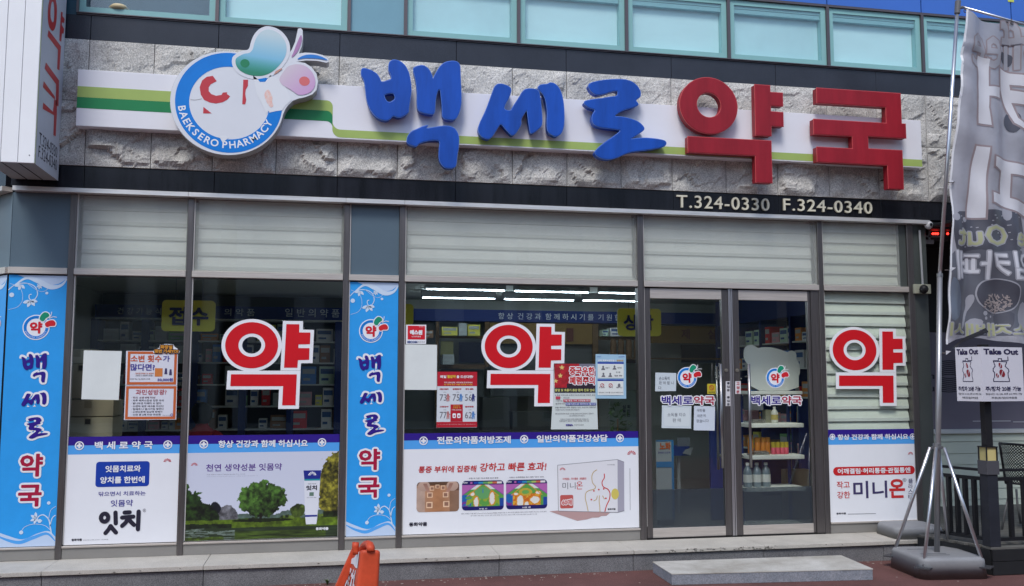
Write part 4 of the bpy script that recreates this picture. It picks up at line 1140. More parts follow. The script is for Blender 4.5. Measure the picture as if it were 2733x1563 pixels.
guk = [[square_up(rect_poly([(1010, 552), (1537, 582), (1540, 774), (1567, 775), (1570, 863), (1330, 852), (1333, 932), (1548, 940), (1553, 1182), (1463, 1182), (1453, 1025), (1013, 1020), (1013, 922), (1235, 928), (1235, 848), (993, 842), (992, 748), (1447, 768), (1445, 662), (1013, 650)]))]]
letter(guk, YL_, 0.085, LRED, LREDT, 'second red block letter of stacked bars, last in the row')
# letter stand-offs
b = MB()
for kx, ky in ((390, 640), (690, 500), (850, 500), (1180, 700), (1450, 600), (1650, 650), (2080, 740), (2230, 500), (2050, 960)):
    x, z = Cq(kx, ky); b.tube((x, YL_ + .08, z), (x, -0.02, z), .006, 6)
for kx, ky in ((200, 660), (670, 620), (300, 910), (670, 1100), (1500, 700), (1100, 800), (1100, 970), (1500, 1100), (1100, 600)):
    x, z = Dq(kx, ky); b.tube((x, YL_ + .08, z), (x, -0.02, z), .006, 6)
b.build('stand_offs', BLACK, SGN)

# telephone line under the letters
TEL = thing('phone_lettering', 'cream raised telephone and fax numbers on the dark granite band', 'lettering', (4.2, YF, 3.3))
CREAM = mat('cream_letters', (0.66, 0.63, 0.50), 0.5)
def raised(parent, s, ll, ur, Y, depth, m, bold):
    for i, ch in enumerate(s):
        pass
    vs, fs = text_mesh(s, bold, depth / 2, 0, 1.12, 4)
    lo, hi = vs[:, :2].min(0), vs[:, :2].max(0)
    v = vs.copy(); v[:, 0] = (vs[:, 0] - lo[0]) / (hi[0] - lo[0]) * (ur[0] - ll[0]) + ll[0]; v[:, 1] = (vs[:, 1] - lo[1]) / (hi[1] - lo[1]) * (ur[1] - ll[1]) + ll[1]
    v[:, 2] = vs[:, 2] + depth / 2
    b = MB(); b.add(lay(v, Y), fs); return b.build('raised_number', m, parent)
raised(TEL, 'T.324-0330', qxz('D', 133, 1298, YF - .02), qxz('D', 712, 1243, YF - .02), YF - 0.004, .018, CREAM, 0.004)
raised(TEL, 'F.324-0340', qxz('D', 802, 1317, YF - .02), qxz('D', 1356, 1265, YF - .02), YF - 0.004, .018, CREAM, 0.004)

# ------------------------------------------------------------------ round logo light box
YR = -0.335
LOGO = thing('logo_sign', 'round white and blue light box with peeling print and two bean shapes', 'sign', (-0.75, -0.2, 3.4))
def Lb(x, y, Y=YR):
    return qxz('B', x, y, Y)
def Lg(x, y, Y=YR):
    return qxz('g', x, y, Y)
cxL, czL = Lb(582, 768)
RX, RZ = (Lb(1010, 768)[0] - Lb(155, 768)[0]) / 2, (Lb(582, 378)[1] - Lb(582, 1156)[1]) / 2
def on(a):
    return (cxL + RX * math.cos(a), czL + RZ * math.sin(a))
def ang(x, y):
    p_ = Lb(x, y); return math.atan2((p_[1] - czL) / RZ, (p_[0] - cxL) / RX)
aS, aE = ang(1008, 855), ang(655, 385)
sil = [on(aE + (2 * PI + aS - aE) * i / 60) for i in range(61)]
extra = [(1015, 812), (1035, 785), (1070, 752), (1110, 737), (1160, 727), (1215, 705), (1246, 672), (1258, 610), (1247, 550), (1210, 500), (1160, 468), (1110, 460), (1170, 452), (1250, 455), (1320, 470), (1338, 462), (1338, 436), (1290, 408), (1230, 394), (1160, 390), (1115, 397), (1135, 350), (1145, 290), (1143, 225), (1130, 208), (1106, 212), (1100, 240), (1085, 310), (1060, 368), (1043, 392), (1042, 345), (1030, 300), (1005, 262), (970, 228), (925, 207), (880, 200), (830, 210), (790, 240), (765, 285), (752, 335), (735, 368), (700, 385)]
silp = sil + [Lb(*p_) for p_ in extra]
FACEW = mat('light_box_face', (0.70, 0.72, 0.76), 0.35, var=0.04, vscale=2)
EDGEW = mat('light_box_edge', (0.42, 0.43, 0.43), 0.5, var=0.1, vscale=6)
shape(LOGO, 'box_rim', silp, YR + 0.003, EDGEW, depth=0.13)
shape(LOGO, 'box_face', silp, YR, FACEW, depth=0.004, bevel=0.001, offset=-0.002)
def ellp(x0, y0, x1, y1, Y, off=0.0, n=72):
    xa_, xb_ = Lb(x0, (y0 + y1) / 2, Y)[0], Lb(x1, (y0 + y1) / 2, Y)[0]; za, zb = Lb((x0 + x1) / 2, y1, Y)[1], Lb((x0 + x1) / 2, y0, Y)[1]
    return ell((xa_ + xb_) / 2, (za + zb) / 2, (xb_ - xa_) / 2, (zb - za) / 2, n)
y1_ = YR - 0.0015
ring_o, ring_i = ellp(187, 393, 990, 1140, y1_), ellp(293, 497, 893, 1040, y1_)
shape(LOGO, 'blue_ring', ring_o, y1_, LOGOB, holes=[ring_i])
# torn white patches where the print has come away
TORN = mat('bare_white_face', (0.72, 0.74, 0.77), 0.5)
shape(LOGO, 'torn_patch', [Lb(*p_, YR - .003) for p_ in [(888, 826), (893, 840), (935, 830), (990, 822), (1010, 790), (1060, 745), (990, 600), (900, 560), (862, 610), (805, 590), (770, 560), (800, 700), (850, 800), (870, 850)]], YR - .003, TORN)
shape(LOGO, 'torn_patch', [Lb(*p_, YR - .003) for p_ in [(505, 1020), (525, 1030), (545, 1068), (562, 1048), (590, 1028), (560, 1010)]], YR - .003, TORN)
shape(LOGO, 'blue_scrap', [Lb(*p_, YR - .004) for p_ in [(806, 590), (872, 578), (858, 610), (822, 610)]], YR - .004, LOGOB)
# green bean: printed gradient
bean = [(645, 430), (700, 400), (745, 395), (770, 368), (780, 320), (800, 270), (835, 232), (880, 216), (930, 228), (970, 252), (1000, 288), (1020, 330), (1022, 385), (1008, 430), (975, 478), (935, 520), (890, 550), (840, 566), (780, 566), (720, 553), (670, 525), (645, 490), (638, 455)]
def bean_fn(rot=0):
    def fn(S, T):
        d = np.clip(T * 1.15 - (1 - S) * 0.12, 0, 1)[..., None]
        c0, c1, c2 = np.array([0.10, 0.55, 0.42]), np.array([0.52, 0.78, 0.90]), np.array([0.80, 0.88, 0.90])
        return np.where(d < .4, c0 + (c1 - c0) * (d / .4), c1 + (c2 - c1) * ((d - .4) / .6))
    return fn
def printed_shape(parent, name, pts, Y, fn, nx=40):
    """outline filled with a printed gradient"""
    vs, fs = curve_mesh([pts])
    bm = bmesh.new(); vv = [bm.verts.new((v[0], v[1], 0)) for v in vs]
    for f in fs:
        try: bm.faces.new([vv[i] for i in f])
        except ValueError: pass
    lo, hi = vs[:, :2].min(0), vs[:, :2].max(0)
    for ax, nn in ((0, 12), (1, 16)):
        for k in range(1, nn):
            co = [0, 0, 0]; no = [0, 0, 0]; co[ax] = lo[ax] + (hi[ax] - lo[ax]) * k / nn; no[ax] = 1
            bmesh.ops.bisect_plane(bm, geom=bm.verts[:] + bm.edges[:] + bm.faces[:], plane_co=co, plane_no=no)
    bm.verts.index_update()
    V = np.array([v.co[:] for v in bm.verts]); Fs = [tuple(v.index for v in f.verts) for f in bm.faces]; bm.free()
    rgb = np.clip(fn((V[:, 0] - lo[0]) / (hi[0] - lo[0]), (V[:, 1] - lo[1]) / (hi[1] - lo[1])), 0, 1)
    rgb = np.where(rgb < 0.04045, rgb / 12.92, ((rgb + 0.055) / 1.055) ** 2.4) * 0.85
    V[:, 2] = 0
    b = MB(); b.add(lay(V, Y), Fs); o = b.build(name, printed('colour_print'), parent)
    ca = o.data.color_attributes.new(name='Col', type='FLOAT_COLOR', domain='POINT')
    ca.data.foreach_set('color', np.concatenate([rgb, np.ones((len(rgb), 1))], 1).astype(np.float32).ravel())
    return o
yb2 = YR - 0.0045
beanp = chaikin([Lb(*p_, yb2) for p_ in bean], 2)
shape(LOGO, 'bean_border', beanp, yb2 + .0015, FACEW, offset=0.03)
printed_shape(LOGO, 'green_bean', beanp, yb2, bean_fn())
shape(LOGO, 'bean_eye', ellp(676, 440, 745, 502, yb2 - .001, n=24), yb2 - .001, mat('eye_green', (0.02, 0.22, 0.10), .4))
rb = [(962, 590), (1000, 530), (1030, 492), (1080, 478), (1130, 478), (1180, 500), (1220, 545), (1238, 600), (1232, 650), (1200, 690), (1150, 708), (1105, 708), (1070, 680), (1020, 650), (985, 632)]
def red_fn(S, T):
    d = np.clip(S * .6 + (1 - T) * .6, 0, 1)[..., None]
    return np.array([0.88, 0.86, 0.86]) + (np.array([0.84, 0.66, 0.84]) - np.array([0.88, 0.86, 0.86])) * d
printed_shape(LOGO, 'faded_red_bean', chaikin([Lb(*p_, yb2) for p_ in rb], 2), yb2, red_fn)
shape(LOGO, 'bean_eye', ellp(1115, 570, 1195, 640, yb2 - .001, n=24), yb2 - .001, mat('eye_red', (0.66, 0.16, 0.16), .4))
shape(LOGO, 'red_scrap', chaikin([Lb(*p_, yb2) for p_ in [(855, 700), (870, 672), (890, 668), (905, 700), (918, 730), (912, 760), (925, 790), (905, 805), (880, 775), (862, 740)]]), yb2, mat('scrap_orange', (0.68, 0.33, 0.24), .5, var=.4, vscale=60, dark=(0.75, 0.7, 0.7)))
shape(LOGO, 'red_scrap', [Lb(*p_, yb2) for p_ in [(925, 556), (940, 530), (985, 505), (988, 516), (950, 545)]], yb2, mat('scrap_brown', (0.55, 0.30, 0.24), .5))
for pts_, m_, nm in (([(1060, 425), (1085, 390), (1108, 340), (1125, 290), (1130, 262)], mat('antenna_mauve', (0.42, 0.22, 0.42), .4), 'antenna_line'),
                 ([(1105, 440), (1150, 424), (1210, 420), (1270, 428), (1325, 446)], mat('antenna_blue', (0.03, 0.2, 0.6), .4), 'antenna_line')):
    b = MB(); ribbon(b, bez([Lb(*p_, yb2) for p_ in pts_], 8), lambda t: 0.006 + 0.028 * math.sin(PI * t), yb2); b.build(nm, m_, LOGO)
LR2 = mat('logo_faded_red', (0.52, 0.045, 0.06), .4)
# remains of the red letter
cpts = [(500, 605), (470, 565), (425, 572), (390, 600), (372, 650), (380, 705), (405, 745), (450, 765), (495, 772), (545, 762), (580, 742), (600, 718), (575, 700), (578, 688), (545, 690), (535, 708), (495, 714), (460, 702), (440, 680), (440, 650), (455, 628)]
shape(LOGO, 'red_remnant', [Lb(*p_, y1_) for p_ in cpts], y1_, LR2)
shape(LOGO, 'red_remnant', [Lb(*p_, y1_) for p_ in [(698, 594), (734, 594), (733, 640), (716, 670), (713, 700), (720, 745), (713, 778), (690, 778), (694, 700)]], y1_, LR2)
shape(LOGO, 'red_remnant', [Lb(*p_, y1_) for p_ in [(400, 797), (462, 846), (398, 846)]], y1_, LR2)
b = MB(); ribbon(b, bez([Lb(*p_, y1_) for p_ in [(303, 742), (340, 745), (390, 736)]], 4), .004, y1_ - .0003); b.build('crack', mat('crack_grey', (.4, .4, .4), .6), LOGO)
# ring lettering, one glyph at a time
def ring_text(s, t0, t1, fr, size, Y, parent, m, cx, cz, rx, rz, bold=.02):
    n = len(s)
    for i, ch in enumerate(s):
        if ch == ' ':
            continue
        a = math.radians(t0 + (t1 - t0) * i / (n - 1))
        vs, fs = text_mesh(ch, bold, 0, 0, 1, 3)
        lo, hi = vs[:, :2].min(0), vs[:, :2].max(0)
        v = vs.copy(); v[:, 0] -= (lo[0] + hi[0]) / 2; v[:, 1] -= 0.35; v[:, :2] *= size
        ra = a + PI / 2
        x = v[:, 0] * math.cos(ra) - v[:, 1] * math.sin(ra); z = v[:, 0] * math.sin(ra) + v[:, 1] * math.cos(ra)
        v[:, 0] = x + cx + rx * fr * math.cos(a); v[:, 1] = z + cz + rz * fr * math.sin(a); v[:, 2] = 0
        b = MB(); b.add(lay(v, Y), fs); b.build('lettering', m, parent)
ring_text('BAEKSERO', 191, 255, .80, 0.085, y1_ - .0012, LOGO, LETW, cxL, czL, RX, RZ)
ring_text('PHARMACY', 268, 334, .80, 0.085, y1_ - .0012, LOGO, LETW, cxL, czL, RX, RZ)
b = MB()
for xx in (500, 700):
    x, z = Lb(xx, 600); b.tube((x, YR + .13, z), (x, -0.02, z), .02, 8)
b.build('bracket', BLACK, LOGO)

# ------------------------------------------------------------------ projecting blade sign at the left corner
px0, px1, pyf, pyb = -2.60, -2.242, -0.76, -0.10
pz0, pz1 = 3.308, 5.6
BS = thing('projecting_sign', 'white blade sign projecting at the left corner with red letters and phone numbers', 'sign', (-2.4, -0.4, pz0))
pw = mat('blade_sign_white', (0.86, 0.87, 0.88), 0.4, var=0.05, vscale=1.2)
wd = (px1 - px0)
for i, (f0, f1) in enumerate(((0.0, .325), (.335, .665), (.675, 1.0))):
    bx('front_strip', px0 + wd * f0, px0 + wd * f1, pyf, pyf + .02, pz0, pz1, pw, BS, bevel=.002, seg=1)
bx('sign_core', px0 + .002, px1 - .002, pyf + .021, pyb, pz0 + .004, pz1, mat('blade_core_grey', (0.33, 0.35, 0.34), .6), BS)
for f in (.33, .67):
    bx('bottom_seam', px0 + wd * f - .003, px0 + wd * f + .003, pyf + .022, pyb - .005, pz0 + .001, pz0 + .0035, MORT, BS)
bx('side_face', px1 - .0015, px1, pyf + .021, pyb, pz0 + .001, pz1, mat('blade_side_face', (0.60, 0.62, 0.67), .4, var=.06, vscale=1.5), BS)
bx('edge_strip', px1 - .001, px1 + .004, pyf + .006, pyf + .020, pz0 + .001, pz1, mat('edge_olive', (0.36, 0.40, 0.25), .5), BS)
# vertical bracket down from it
bx('bracket', px0 + .1, px1 - .1, pyb, -0.0, pz0 + .3, pz1 - .2, BLACK, BS)
def side_text(s, y_0, y_1, z_0, z_1, m, bold=.03, polys=None):
    if polys is None:
        vs, fs = text_mesh(s, bold, 0, 0, 1, 2)
        lo, hi = vs[:, :2].min(0), vs[:, :2].max(0)
        v = vs.copy()
        v[:, 0] = (vs[:, 0] - lo[0]) / (hi[0] - lo[0]); v[:, 1] = (vs[:, 1] - lo[1]) / (hi[1] - lo[1])
    else:
        vs, fs = curve_mesh(polys); v = vs.copy()
    w_ = stagger(v, fs)
    out = np.stack([px1 + .001 + w_[:, 2], y_0 + v[:, 0] * (y_1 - y_0), z_0 + v[:, 1] * (z_1 - z_0)], 1)
    b = MB(); b.add(out, fs); return b.build('lettering', m, BS)
# reading direction: towards the wall is to the right when seen from the right-hand side
def Aside(x, y):
    """pixel on the side face (plane x = px1) -> (y, z)"""
    u, v = px('A', x, y); d = _F * FPX + _R * (u - 1366.5) + _U * (781.5 - v); t = (px1 - CAM[0]) / d[0]; p_ = CAM + d * t
    return p_[1], p_[2]
BLR = mat('blade_red', (0.55, 0.05, 0.05), .4)
for pts_ in ([(455, 85), (468, 92), (465, 118), (482, 140), (478, 170), (462, 165), (460, 185), (478, 215), (474, 250), (462, 248), (456, 312), (442, 300)],
             [(362, 222), (455, 345), (443, 525), (426, 515), (432, 370), (354, 268)],
             [(342, 465), (440, 600), (436, 795), (416, 785), (418, 628), (333, 512)],
             [(326, 605), (410, 722), (407, 745), (424, 750), (424, 850), (415, 1018), (398, 1008), (403, 860), (318, 812), (322, 765), (395, 835), (404, 740), (320, 650)]):
    vs, fs = curve_mesh([[Aside(*p_) for p_ in pts_]])
    b = MB(); b.add(np.stack([np.full(len(vs), px1 + .0015), vs[:, 0], vs[:, 1]], 1), fs); b.build('lettering', BLR, BS)
oy = [Aside(*p_) for p_ in [(390, 235), (362, 195), (355, 110), (362, 20), (385, -60), (412, -30), (426, 60), (422, 150), (410, 215)]]
iy = [Aside(*p_) for p_ in [(392, 170), (378, 140), (375, 90), (382, 20), (395, 5), (404, 40), (405, 110), (402, 155)]]
vs, fs = curve_mesh([chaikin(oy), chaikin(iy)])
b = MB(); b.add(np.stack([np.full(len(vs), px1 + .0015), vs[:, 0], vs[:, 1]], 1), fs); b.build('lettering', BLR, BS)
c0, c1 = Aside(291, 1050), Aside(428, 1125)
side_text('T.324-0330', c0[0], c1[0], (c0[1] + c1[1]) / 2 - .045, (c0[1] + c1[1]) / 2 + .05, INK, 0.0)
c0, c1 = Aside(287, 1130), Aside(425, 1238)
side_text('F.324-0340', c0[0], c1[0], (c0[1] + c1[1]) / 2 - .045, (c0[1] + c1[1]) / 2 + .05, INK, 0.0)
b = MB()
for xx in (px0 + wd * .12, px0 + wd * .9):
    for zz in (pz0 + .06, pz0 + 1.33):
        b.tube((xx, pyf - .002, zz), (xx, pyf, zz), .005, 8)
b.build('screws', INKG, BS)

# ------------------------------------------------------------------ small round logo, reused on banners and doors
def small_logo(parent, cx, cz, r, Y):
    ro = 'logo_print'
    o = shape(parent, 'logo_print', ell(cx, cz, r, r, 40), Y, LETW)
    shape(o, 'blue_ring', ell(cx, cz, r * .92, r * .92, 40), Y - .0008, LOGOB, holes=[ell(cx, cz, r * .70, r * .70, 32)])
    lettering(o, '약', (cx - r * .48, cz - r * .50), (cx + r * .46, cz + r * .46), Y - .001, mat('logo_red', (0.60, 0.015, 0.03), .4), bold=.05)
    def bean_(px_, pz_, s, rot, mm):
        pts_ = [(-1, -.1), (-.75, -.55), (-.1, -.45), (.25, -.6), (.75, -.75), (1.05, -.2), (.85, .45), (.3, .65), (-.3, .62), (-.85, .45)]
        c_, s_ = math.cos(rot), math.sin(rot)
        pp = chaikin([(px_ + s * (x * c_ - y * s_), pz_ + s * (x * s_ + y * c_)) for x, y in pts_], 2)
        shape(o, 'bean_border', pp, Y - .0014, LETW, offset=r * .07); shape(o, 'bean', pp, Y - .0021, mm)
    bean_(cx + r * .55, cz + r * .85, r * .40, math.radians(55), mat('bean_green', (0.01, 0.27, 0.15), .4))
    bean_(cx + r * 1.02, cz + r * .30, r * .40, math.radians(20), mat('bean_red', (0.60, 0.02, 0.03), .4))
    b = MB()
    for pts_ in ([(.9, .75), (1.05, .95), (1.1, 1.25)], [(.95, .72), (1.2, .85), (1.5, .82)]):
        ribbon(b, bez([(cx + r * x, cz + r * y) for x, y in pts_], 5), r * .05, Y - .001)
    b.build('antennae', LETW, o)
    ring_text('BAEKSERO PHARMACY', 205, 335, .81, r * .16, Y - .0014, o, LETW, cx, cz, r, r, 0)
    return o

# ------------------------------------------------------------------ vertical blue banners
def brush_at(parent, key, cx, cz, w_, h_, Y, m, halo):
    comps = BRW[key]
    allp = [p_ for c_ in comps for sp in c_ for p_ in sp]
    x0, x1 = min(p_[0] for p_ in allp), max(p_[0] for p_ in allp); z0, z1 = min(p_[1] for p_ in allp), max(p_[1] for p_ in allp)
    f = lambda p_: (cx + (p_[0] - (x0 + x1) / 2) / (x1 - x0) * w_, cz + (p_[1] - (z0 + z1) / 2) / (z1 - z0) * h_)
    for i, c_ in enumerate(comps):
        shape(parent, 'lettering_border', [f(p_) for p_ in c_[0]], Y - .0004 * i, LETW, offset=halo)
    for i, c_ in enumerate(comps):
        shape(parent, 'lettering', [f(p_) for p_ in c_[0]], Y - .0025, m, holes=[[f(p_) for p_ in h] for h in c_[1:]], offset=-halo * .22)
def banner(parent, x0, x1, z0, z1, Y, clip_left=None):
    W_ = x1 - x0
    sheet = flat(parent, 'sheet', x0, z0, x1, z1, Y, BANB)
    H_ = z1 - z0
    fx_ = lambda s: x0 + s * W_
    K = .8
    # white wave along the foot
    yw = Y - .0008
    top = bez([(fx_(0), z0 + .13), (fx_(.2), z0 + .092), (fx_(.45), z0 + .06), (fx_(.7), z0 + .105), (fx_(.88), z0 + .12), (fx_(1), z0 + .07)], 8)
    shape(parent, 'foot_wave', top + [(fx_(1), z0), (fx_(0), z0)], yw, mat('pale_wave', (0.50, 0.62, 0.80), .4))
    b = MB()
    ribbon(b, bez([(fx_(0), z0 + .10), (fx_(.18), z0 + .06), (fx_(.4), z0 + .036), (fx_(.62), z0 + .07), (fx_(.85), z0 + .10), (fx_(.995), z0 + .04)], 8), lambda t: .006 + .022 * math.sin(PI * t), yw - .0006)
    b.build('wave_line', SKYB, parent)
    # flourish at the foot
    b = MB(); F_ = lambda pts: bez([(fx_(s), z0 + K * t) for s, t in pts], 8)
    ribbon(b, F_([(.93, .12), (.9, .2), (.87, .27), (.78, .315), (.7, .30), (.68, .265), (.72, .245), (.76, .26)]), .009, yw - .0012)
    ribbon(b, F_([(.91, .16), (.8, .21), (.62, .225), (.48, .20), (.42, .155)]), .004, yw - .0012)
    ribbon(b, F_([(.9, .2), (.93, .28), (.985, .31)]), .007, yw - .0012); ribbon(b, F_([(.87, .27), (.9, .36), (.985, .40)]), .004, yw - .0012)
    def leaf(s, t, a, l):
        cx, cz = fx_(s), z0 + t
        p_ = [(0, 0), (.35, .28), (.75, .2), (1, 0), (.7, -.18), (.3, -.2)]
        c_, s_ = math.cos(a), math.sin(a)
        b.poly([(cx + l * (x * c_ - y * s_), yw - .0013, cz + l * (x * s_ + y * c_)) for x, y in p_][::-1])
    for a in (2.6, 1.7, 3.6, 4.4):
        leaf(.66, .228, a, .05)
    for s, t, r in ((.86, .435, .014), (.72, .255, .016), (.42, .145, .016)):
        b.poly([(x, yw - .0018, z) for x, z in ell(fx_(s), z0 + K * t, r, r, 10)])
    b.build('flourish', mat('flourish_white', (0.58, 0.70, 0.84), .4), parent); b = MB()
    # flourish and wave at the head (measured down from the top)
    F2 = lambda pts: bez([(fx_(s), z1 - K * t) for s, t in pts], 8)
    ribbon(b, F2([(.1, .11), (.3, .03), (.5, .06), (.72, .12), (.9, .10), (.995, .03)]), lambda t: .012 + .03 * math.sin(PI * t) ** 2, yw - .0008)
    ribbon(b, F2([(.0, .16), (.12, .10), (.3, .085), (.45, .12), (.5, .2), (.44, .26), (.37, .25), (.36, .21), (.4, .2)]), .007, yw - .001)
    ribbon(b, F2([(.02, .09), (.2, .14), (.25, .25), (.18, .33), (.02, .365)]), .003, yw - .001)
    ribbon(b, F2([(.3, .08), (.5, .16), (.62, .165), (.7, .12)]), .003, yw - .001)
    for a in (3.5, 4.4, 5.4, 6.1):
        leaf(.38, H_ - .212, a, .06)
    for a in (.3, 1.3, 2.4, 3.4, 4.5, 5.5):
        leaf(.53, H_ - .092, a, .026)
    for a in (3.4, 4.5, 5.5):
        leaf(.2, H_ - .08, a, .05)
    for s, t, r in ((.66, .185, .012), (.06, .21, .02)):
        b.poly([(x, yw - .0014, z) for x, z in ell(fx_(s), z1 - K * t, r, r, 8)])
    b.build('flourish', mat('flourish_white', (0.58, 0.70, 0.84), .4), parent)
    shape(parent, 'head_wave', F2([(.15, .0), (.35, .045), (.6, .10), (.85, .085), (1.0, .02)]) + [(fx_(1), z1)], yw + .0001, mat('pale_wave', (0, 0, 0)))
    return sheet
def full_banner(parent, x0, x1, Y, k1, pos):
    banner(parent, x0, x1, ZSILL + .004, ZT0 - .012, Y)
    s0 = x0
    yy = Y - .0022
    (lx, ly, lr), g1, g2, g3, y1, y2 = pos
    c = qxz(k1, lx, ly, yy); small_logo(parent, c[0], c[1], lr, yy)
    for key, (k_, ax, ay, bx_, by_) in (('baek', g1), ('se', g2), ('ro', g3)):
        a, c = qxz(k_, ax, by_, yy), qxz(k_, bx_, ay, yy)
        brush_at(parent, key, (a[0] + c[0]) / 2, (a[1] + c[1]) / 2, c[0] - a[0], c[1] - a[1], yy, NAVY, .014)
    for s, (k_, ax, ay, bx_, by_) in (('약', y1), ('국', y2)):
        a, c = qxz(k_, ax, by_, yy), qxz(k_, bx_, ay, yy)
        lettering(parent, s, a, c, yy, DRED, bold=.035, halo=(.016, LETW))
BN1 = thing('vertical_banner', 'blue vertical banner at the left corner beside the carton window', 'banner', (-2.35, -.004, ZSILL))
full_banner(BN1, XL + .006, MUL[0][0] - .003, -0.004, 'a', ((312, 560, .105), ('a', 172, 780, 412, 1040), ('a', 180, 1118, 410, 1245), ('b', 205, 95, 395, 275), ('b', 155, 392, 350, 580), ('b', 140, 640, 340, 822)))
BN2 = thing('vertical_banner', 'blue vertical banner between the landscape poster and the tube light window', 'banner', (0.4, -.004, ZSILL))
full_banner(BN2, MUL[2][1] + .012, MUL[3][0] - .003, -0.004, 'c', ((243, 495, .105), ('c', 118, 712, 342, 970), ('c', 135, 1055, 350, 1172), ('d', 205, 95, 420, 320), ('d', 145, 460, 375, 688), ('d', 138, 760, 368, 980)))
# the same banner on the chamfered corner: built flat, then turned as one piece
BN3 = thing('vertical_banner', 'blue vertical banner turned away on the chamfered left corner', 'banner', (0, 0, 0))
BN3['label'] = 'blue vertical banner turned away at the far left edge, only its right part in view'
wB = (MUL[0][0] - XL)
def copy_tree(o, parent=None):
    c = o.copy(); COL.objects.link(c)
    if parent is not None:
        c.parent = parent
    for ch in list(o.children):
        copy_tree(ch, c)
    return c
bpy.data.objects.remove(BN3)
BN3 = copy_tree(BN1)
BN3['label'] = 'blue vertical banner turned away at the far left edge, only its right part in view'
# rotate about the corner so that its right edge meets the corner line
ang3 = math.atan2(-FDIR.y, -FDIR.x)                 # facet direction seen from left to right
p_r = Vector((MUL[0][0] - .003 - BN1.location.x, 0))  # right edge in banner coordinates
ex = Vector((math.cos(ang3), math.sin(ang3)))
cpos = Vector(facet(0.012, 0.006))
BN3.rotation_euler = (0, 0, ang3)
BN3.location = (cpos.x - ex.x * p_r.x, cpos.y - ex.y * p_r.x, ZSILL)

# ------------------------------------------------------------------ the big red stickers
def big_sticker(k, x0, y0, x1, y1, Y, lab):
    a, c = qxz(k, x0, y1, Y), qxz(k, x1, y0, Y)
    t = thing('letter_sticker', lab, 'sticker', ((a[0] + c[0]) / 2, Y, a[1]), 'large red letter stickers on the glass')
    f = lambda x, y: (a[0] + (x - 252) / (1222 - 252) * (c[0] - a[0]), c[1] + (y - 280) / (1195 - 280) * (a[1] - c[1]))
    def E(cx, cy, rx, ry, n=64):
        p_, r_ = f(cx, cy), f(cx + rx, cy - ry); return ell(p_[0], p_[1], r_[0] - p_[0], r_[1] - p_[1], n)
    shape(t, 'white_border', E(567, 547, 315, 267), Y, LETW, holes=[E(567, 547, 100, 86, 40)])
    shape(t, 'white_border', [f(*p_) for p_ in [(888, 295), (1102, 295), (1102, 382), (1222, 384), (1212, 727), (1090, 728), (1086, 803), (874, 803)]], Y - .0006, LETW)
    shape(t, 'white_border', [f(*p_) for p_ in [(322, 807), (1087, 805), (1077, 1194), (860, 1194), (864, 997), (316, 997)]], Y - .0012, LETW)
    shape(t, 'red_ring', E(567, 547, 276, 235), Y - .0016, RED, holes=[E(567, 547, 139, 119, 44)])
    shape(t, 'red_stroke', [f(*p_) for p_ in [(925, 328), (1063, 328), (1062, 412), (1183, 412), (1181, 532), (1058, 536), (1058, 573), (1177, 573), (1175, 693), (1056, 697), (1052, 775), (911, 775)]], Y - .0022, RED)
    shape(t, 'red_stroke', [f(*p_) for p_ in [(360, 843), (1048, 843), (1041, 1158), (900, 1158), (906, 963), (356, 963)]], Y - .0026, RED)
big_sticker('Q', 252, 280, 1222, 1195, -0.001, 'big red letter sticker with white border on the second window')
big_sticker('J', 845, 418, 1622, 1196, -0.001, 'big red letter sticker on the middle window above the pain relief poster')
big_sticker('N', 152, 868, 664, 1414, -0.001, 'big red letter sticker in front of the louvre blind on the right')

# ------------------------------------------------------------------ printed banners along the foot of the windows
def cross_badge(parent, cx, cz, r, Y):
    o = shape(parent, 'cross_badge', ell(cx, cz, r, r, 28), Y, LETW, holes=[ell(cx, cz, r * .76, r * .76, 24)])
    a = r * .22; bb = r * .6
    shape(o, 'cross', [(cx - a, cz - bb), (cx + a, cz - bb), (cx + a, cz - a), (cx + bb, cz - a), (cx + bb, cz + a), (cx + a, cz + a), (cx + a, cz + bb), (cx - a, cz + bb), (cx - a, cz + a), (cx - bb, cz + a), (cx - bb, cz - a), (cx - a, cz - a)], Y - .0003, LETW)
def foot_poster(x0, x1, ztop, zmid, zband, lab, Y=-0.002, z0=ZSILL + .006):
    t = thing('window_banner', lab, 'poster', ((x0 + x1) / 2, Y, z0))
    flat(t, 'navy_band', x0, zmid, x1, ztop, Y, NAVY)
    flat(t, 'blue_band', x0, zband, x1, zmid - .0005, Y, SKYB)
    s = flat(t, 'sheet', x0, z0, x1, zband - .0005, Y, WHITE)
    return t
def badges(t, k, pts, r=.036, Y=-.0052):
    for x, y in pts:
        c = qxz(k, x, y, Y); cross_badge(t, c[0], c[1], r, Y)
zmid, zband = float(q('G', 800, 484)[2]), float(q('G', 800, 546)[2])
W1 = foot_poster(bays[1][0] + .006, bays[1][1] - .006, ZBAN, zmid, zband, 'white gum medicine poster below the cartons with a blue heading box')
badges(W1, 'G', [(548, 489), (1158, 482)])
LT(W1, '백 세 로 약 국', 'G', 652, 516, 1056, 456, LETW, Y=-.0052, bold=.03)
a, c = qxz('G', 657, 775, -.0035), qxz('G', 1034, 595, -.0035)
BLUB = mat('royal_blue_print', (0.012, 0.05, 0.36), .4)
shape(W1, 'blue_box', rrect(a[0], a[1], c[0], c[1], .025), -.0035, BLUB)
LT(W1, '잇몸치료와', 'G', 726, 673, 973, 622, LETW, Y=-.0052, bold=.03); LT(W1, '양치를 한번에', 'G', 690, 751, 1000, 698, LETW, Y=-.0052, bold=.03)
VIO = mat('violet_print', (0.07, 0.06, 0.30), .5)
LT(W1, '닦으면서 치료하는', 'G', 680, 838, 1005, 800, VIO, Y=-.004, bold=.01); LT(W1, '잇몸약', 'G', 763, 910, 918, 860, VIO, Y=-.004, bold=.015)
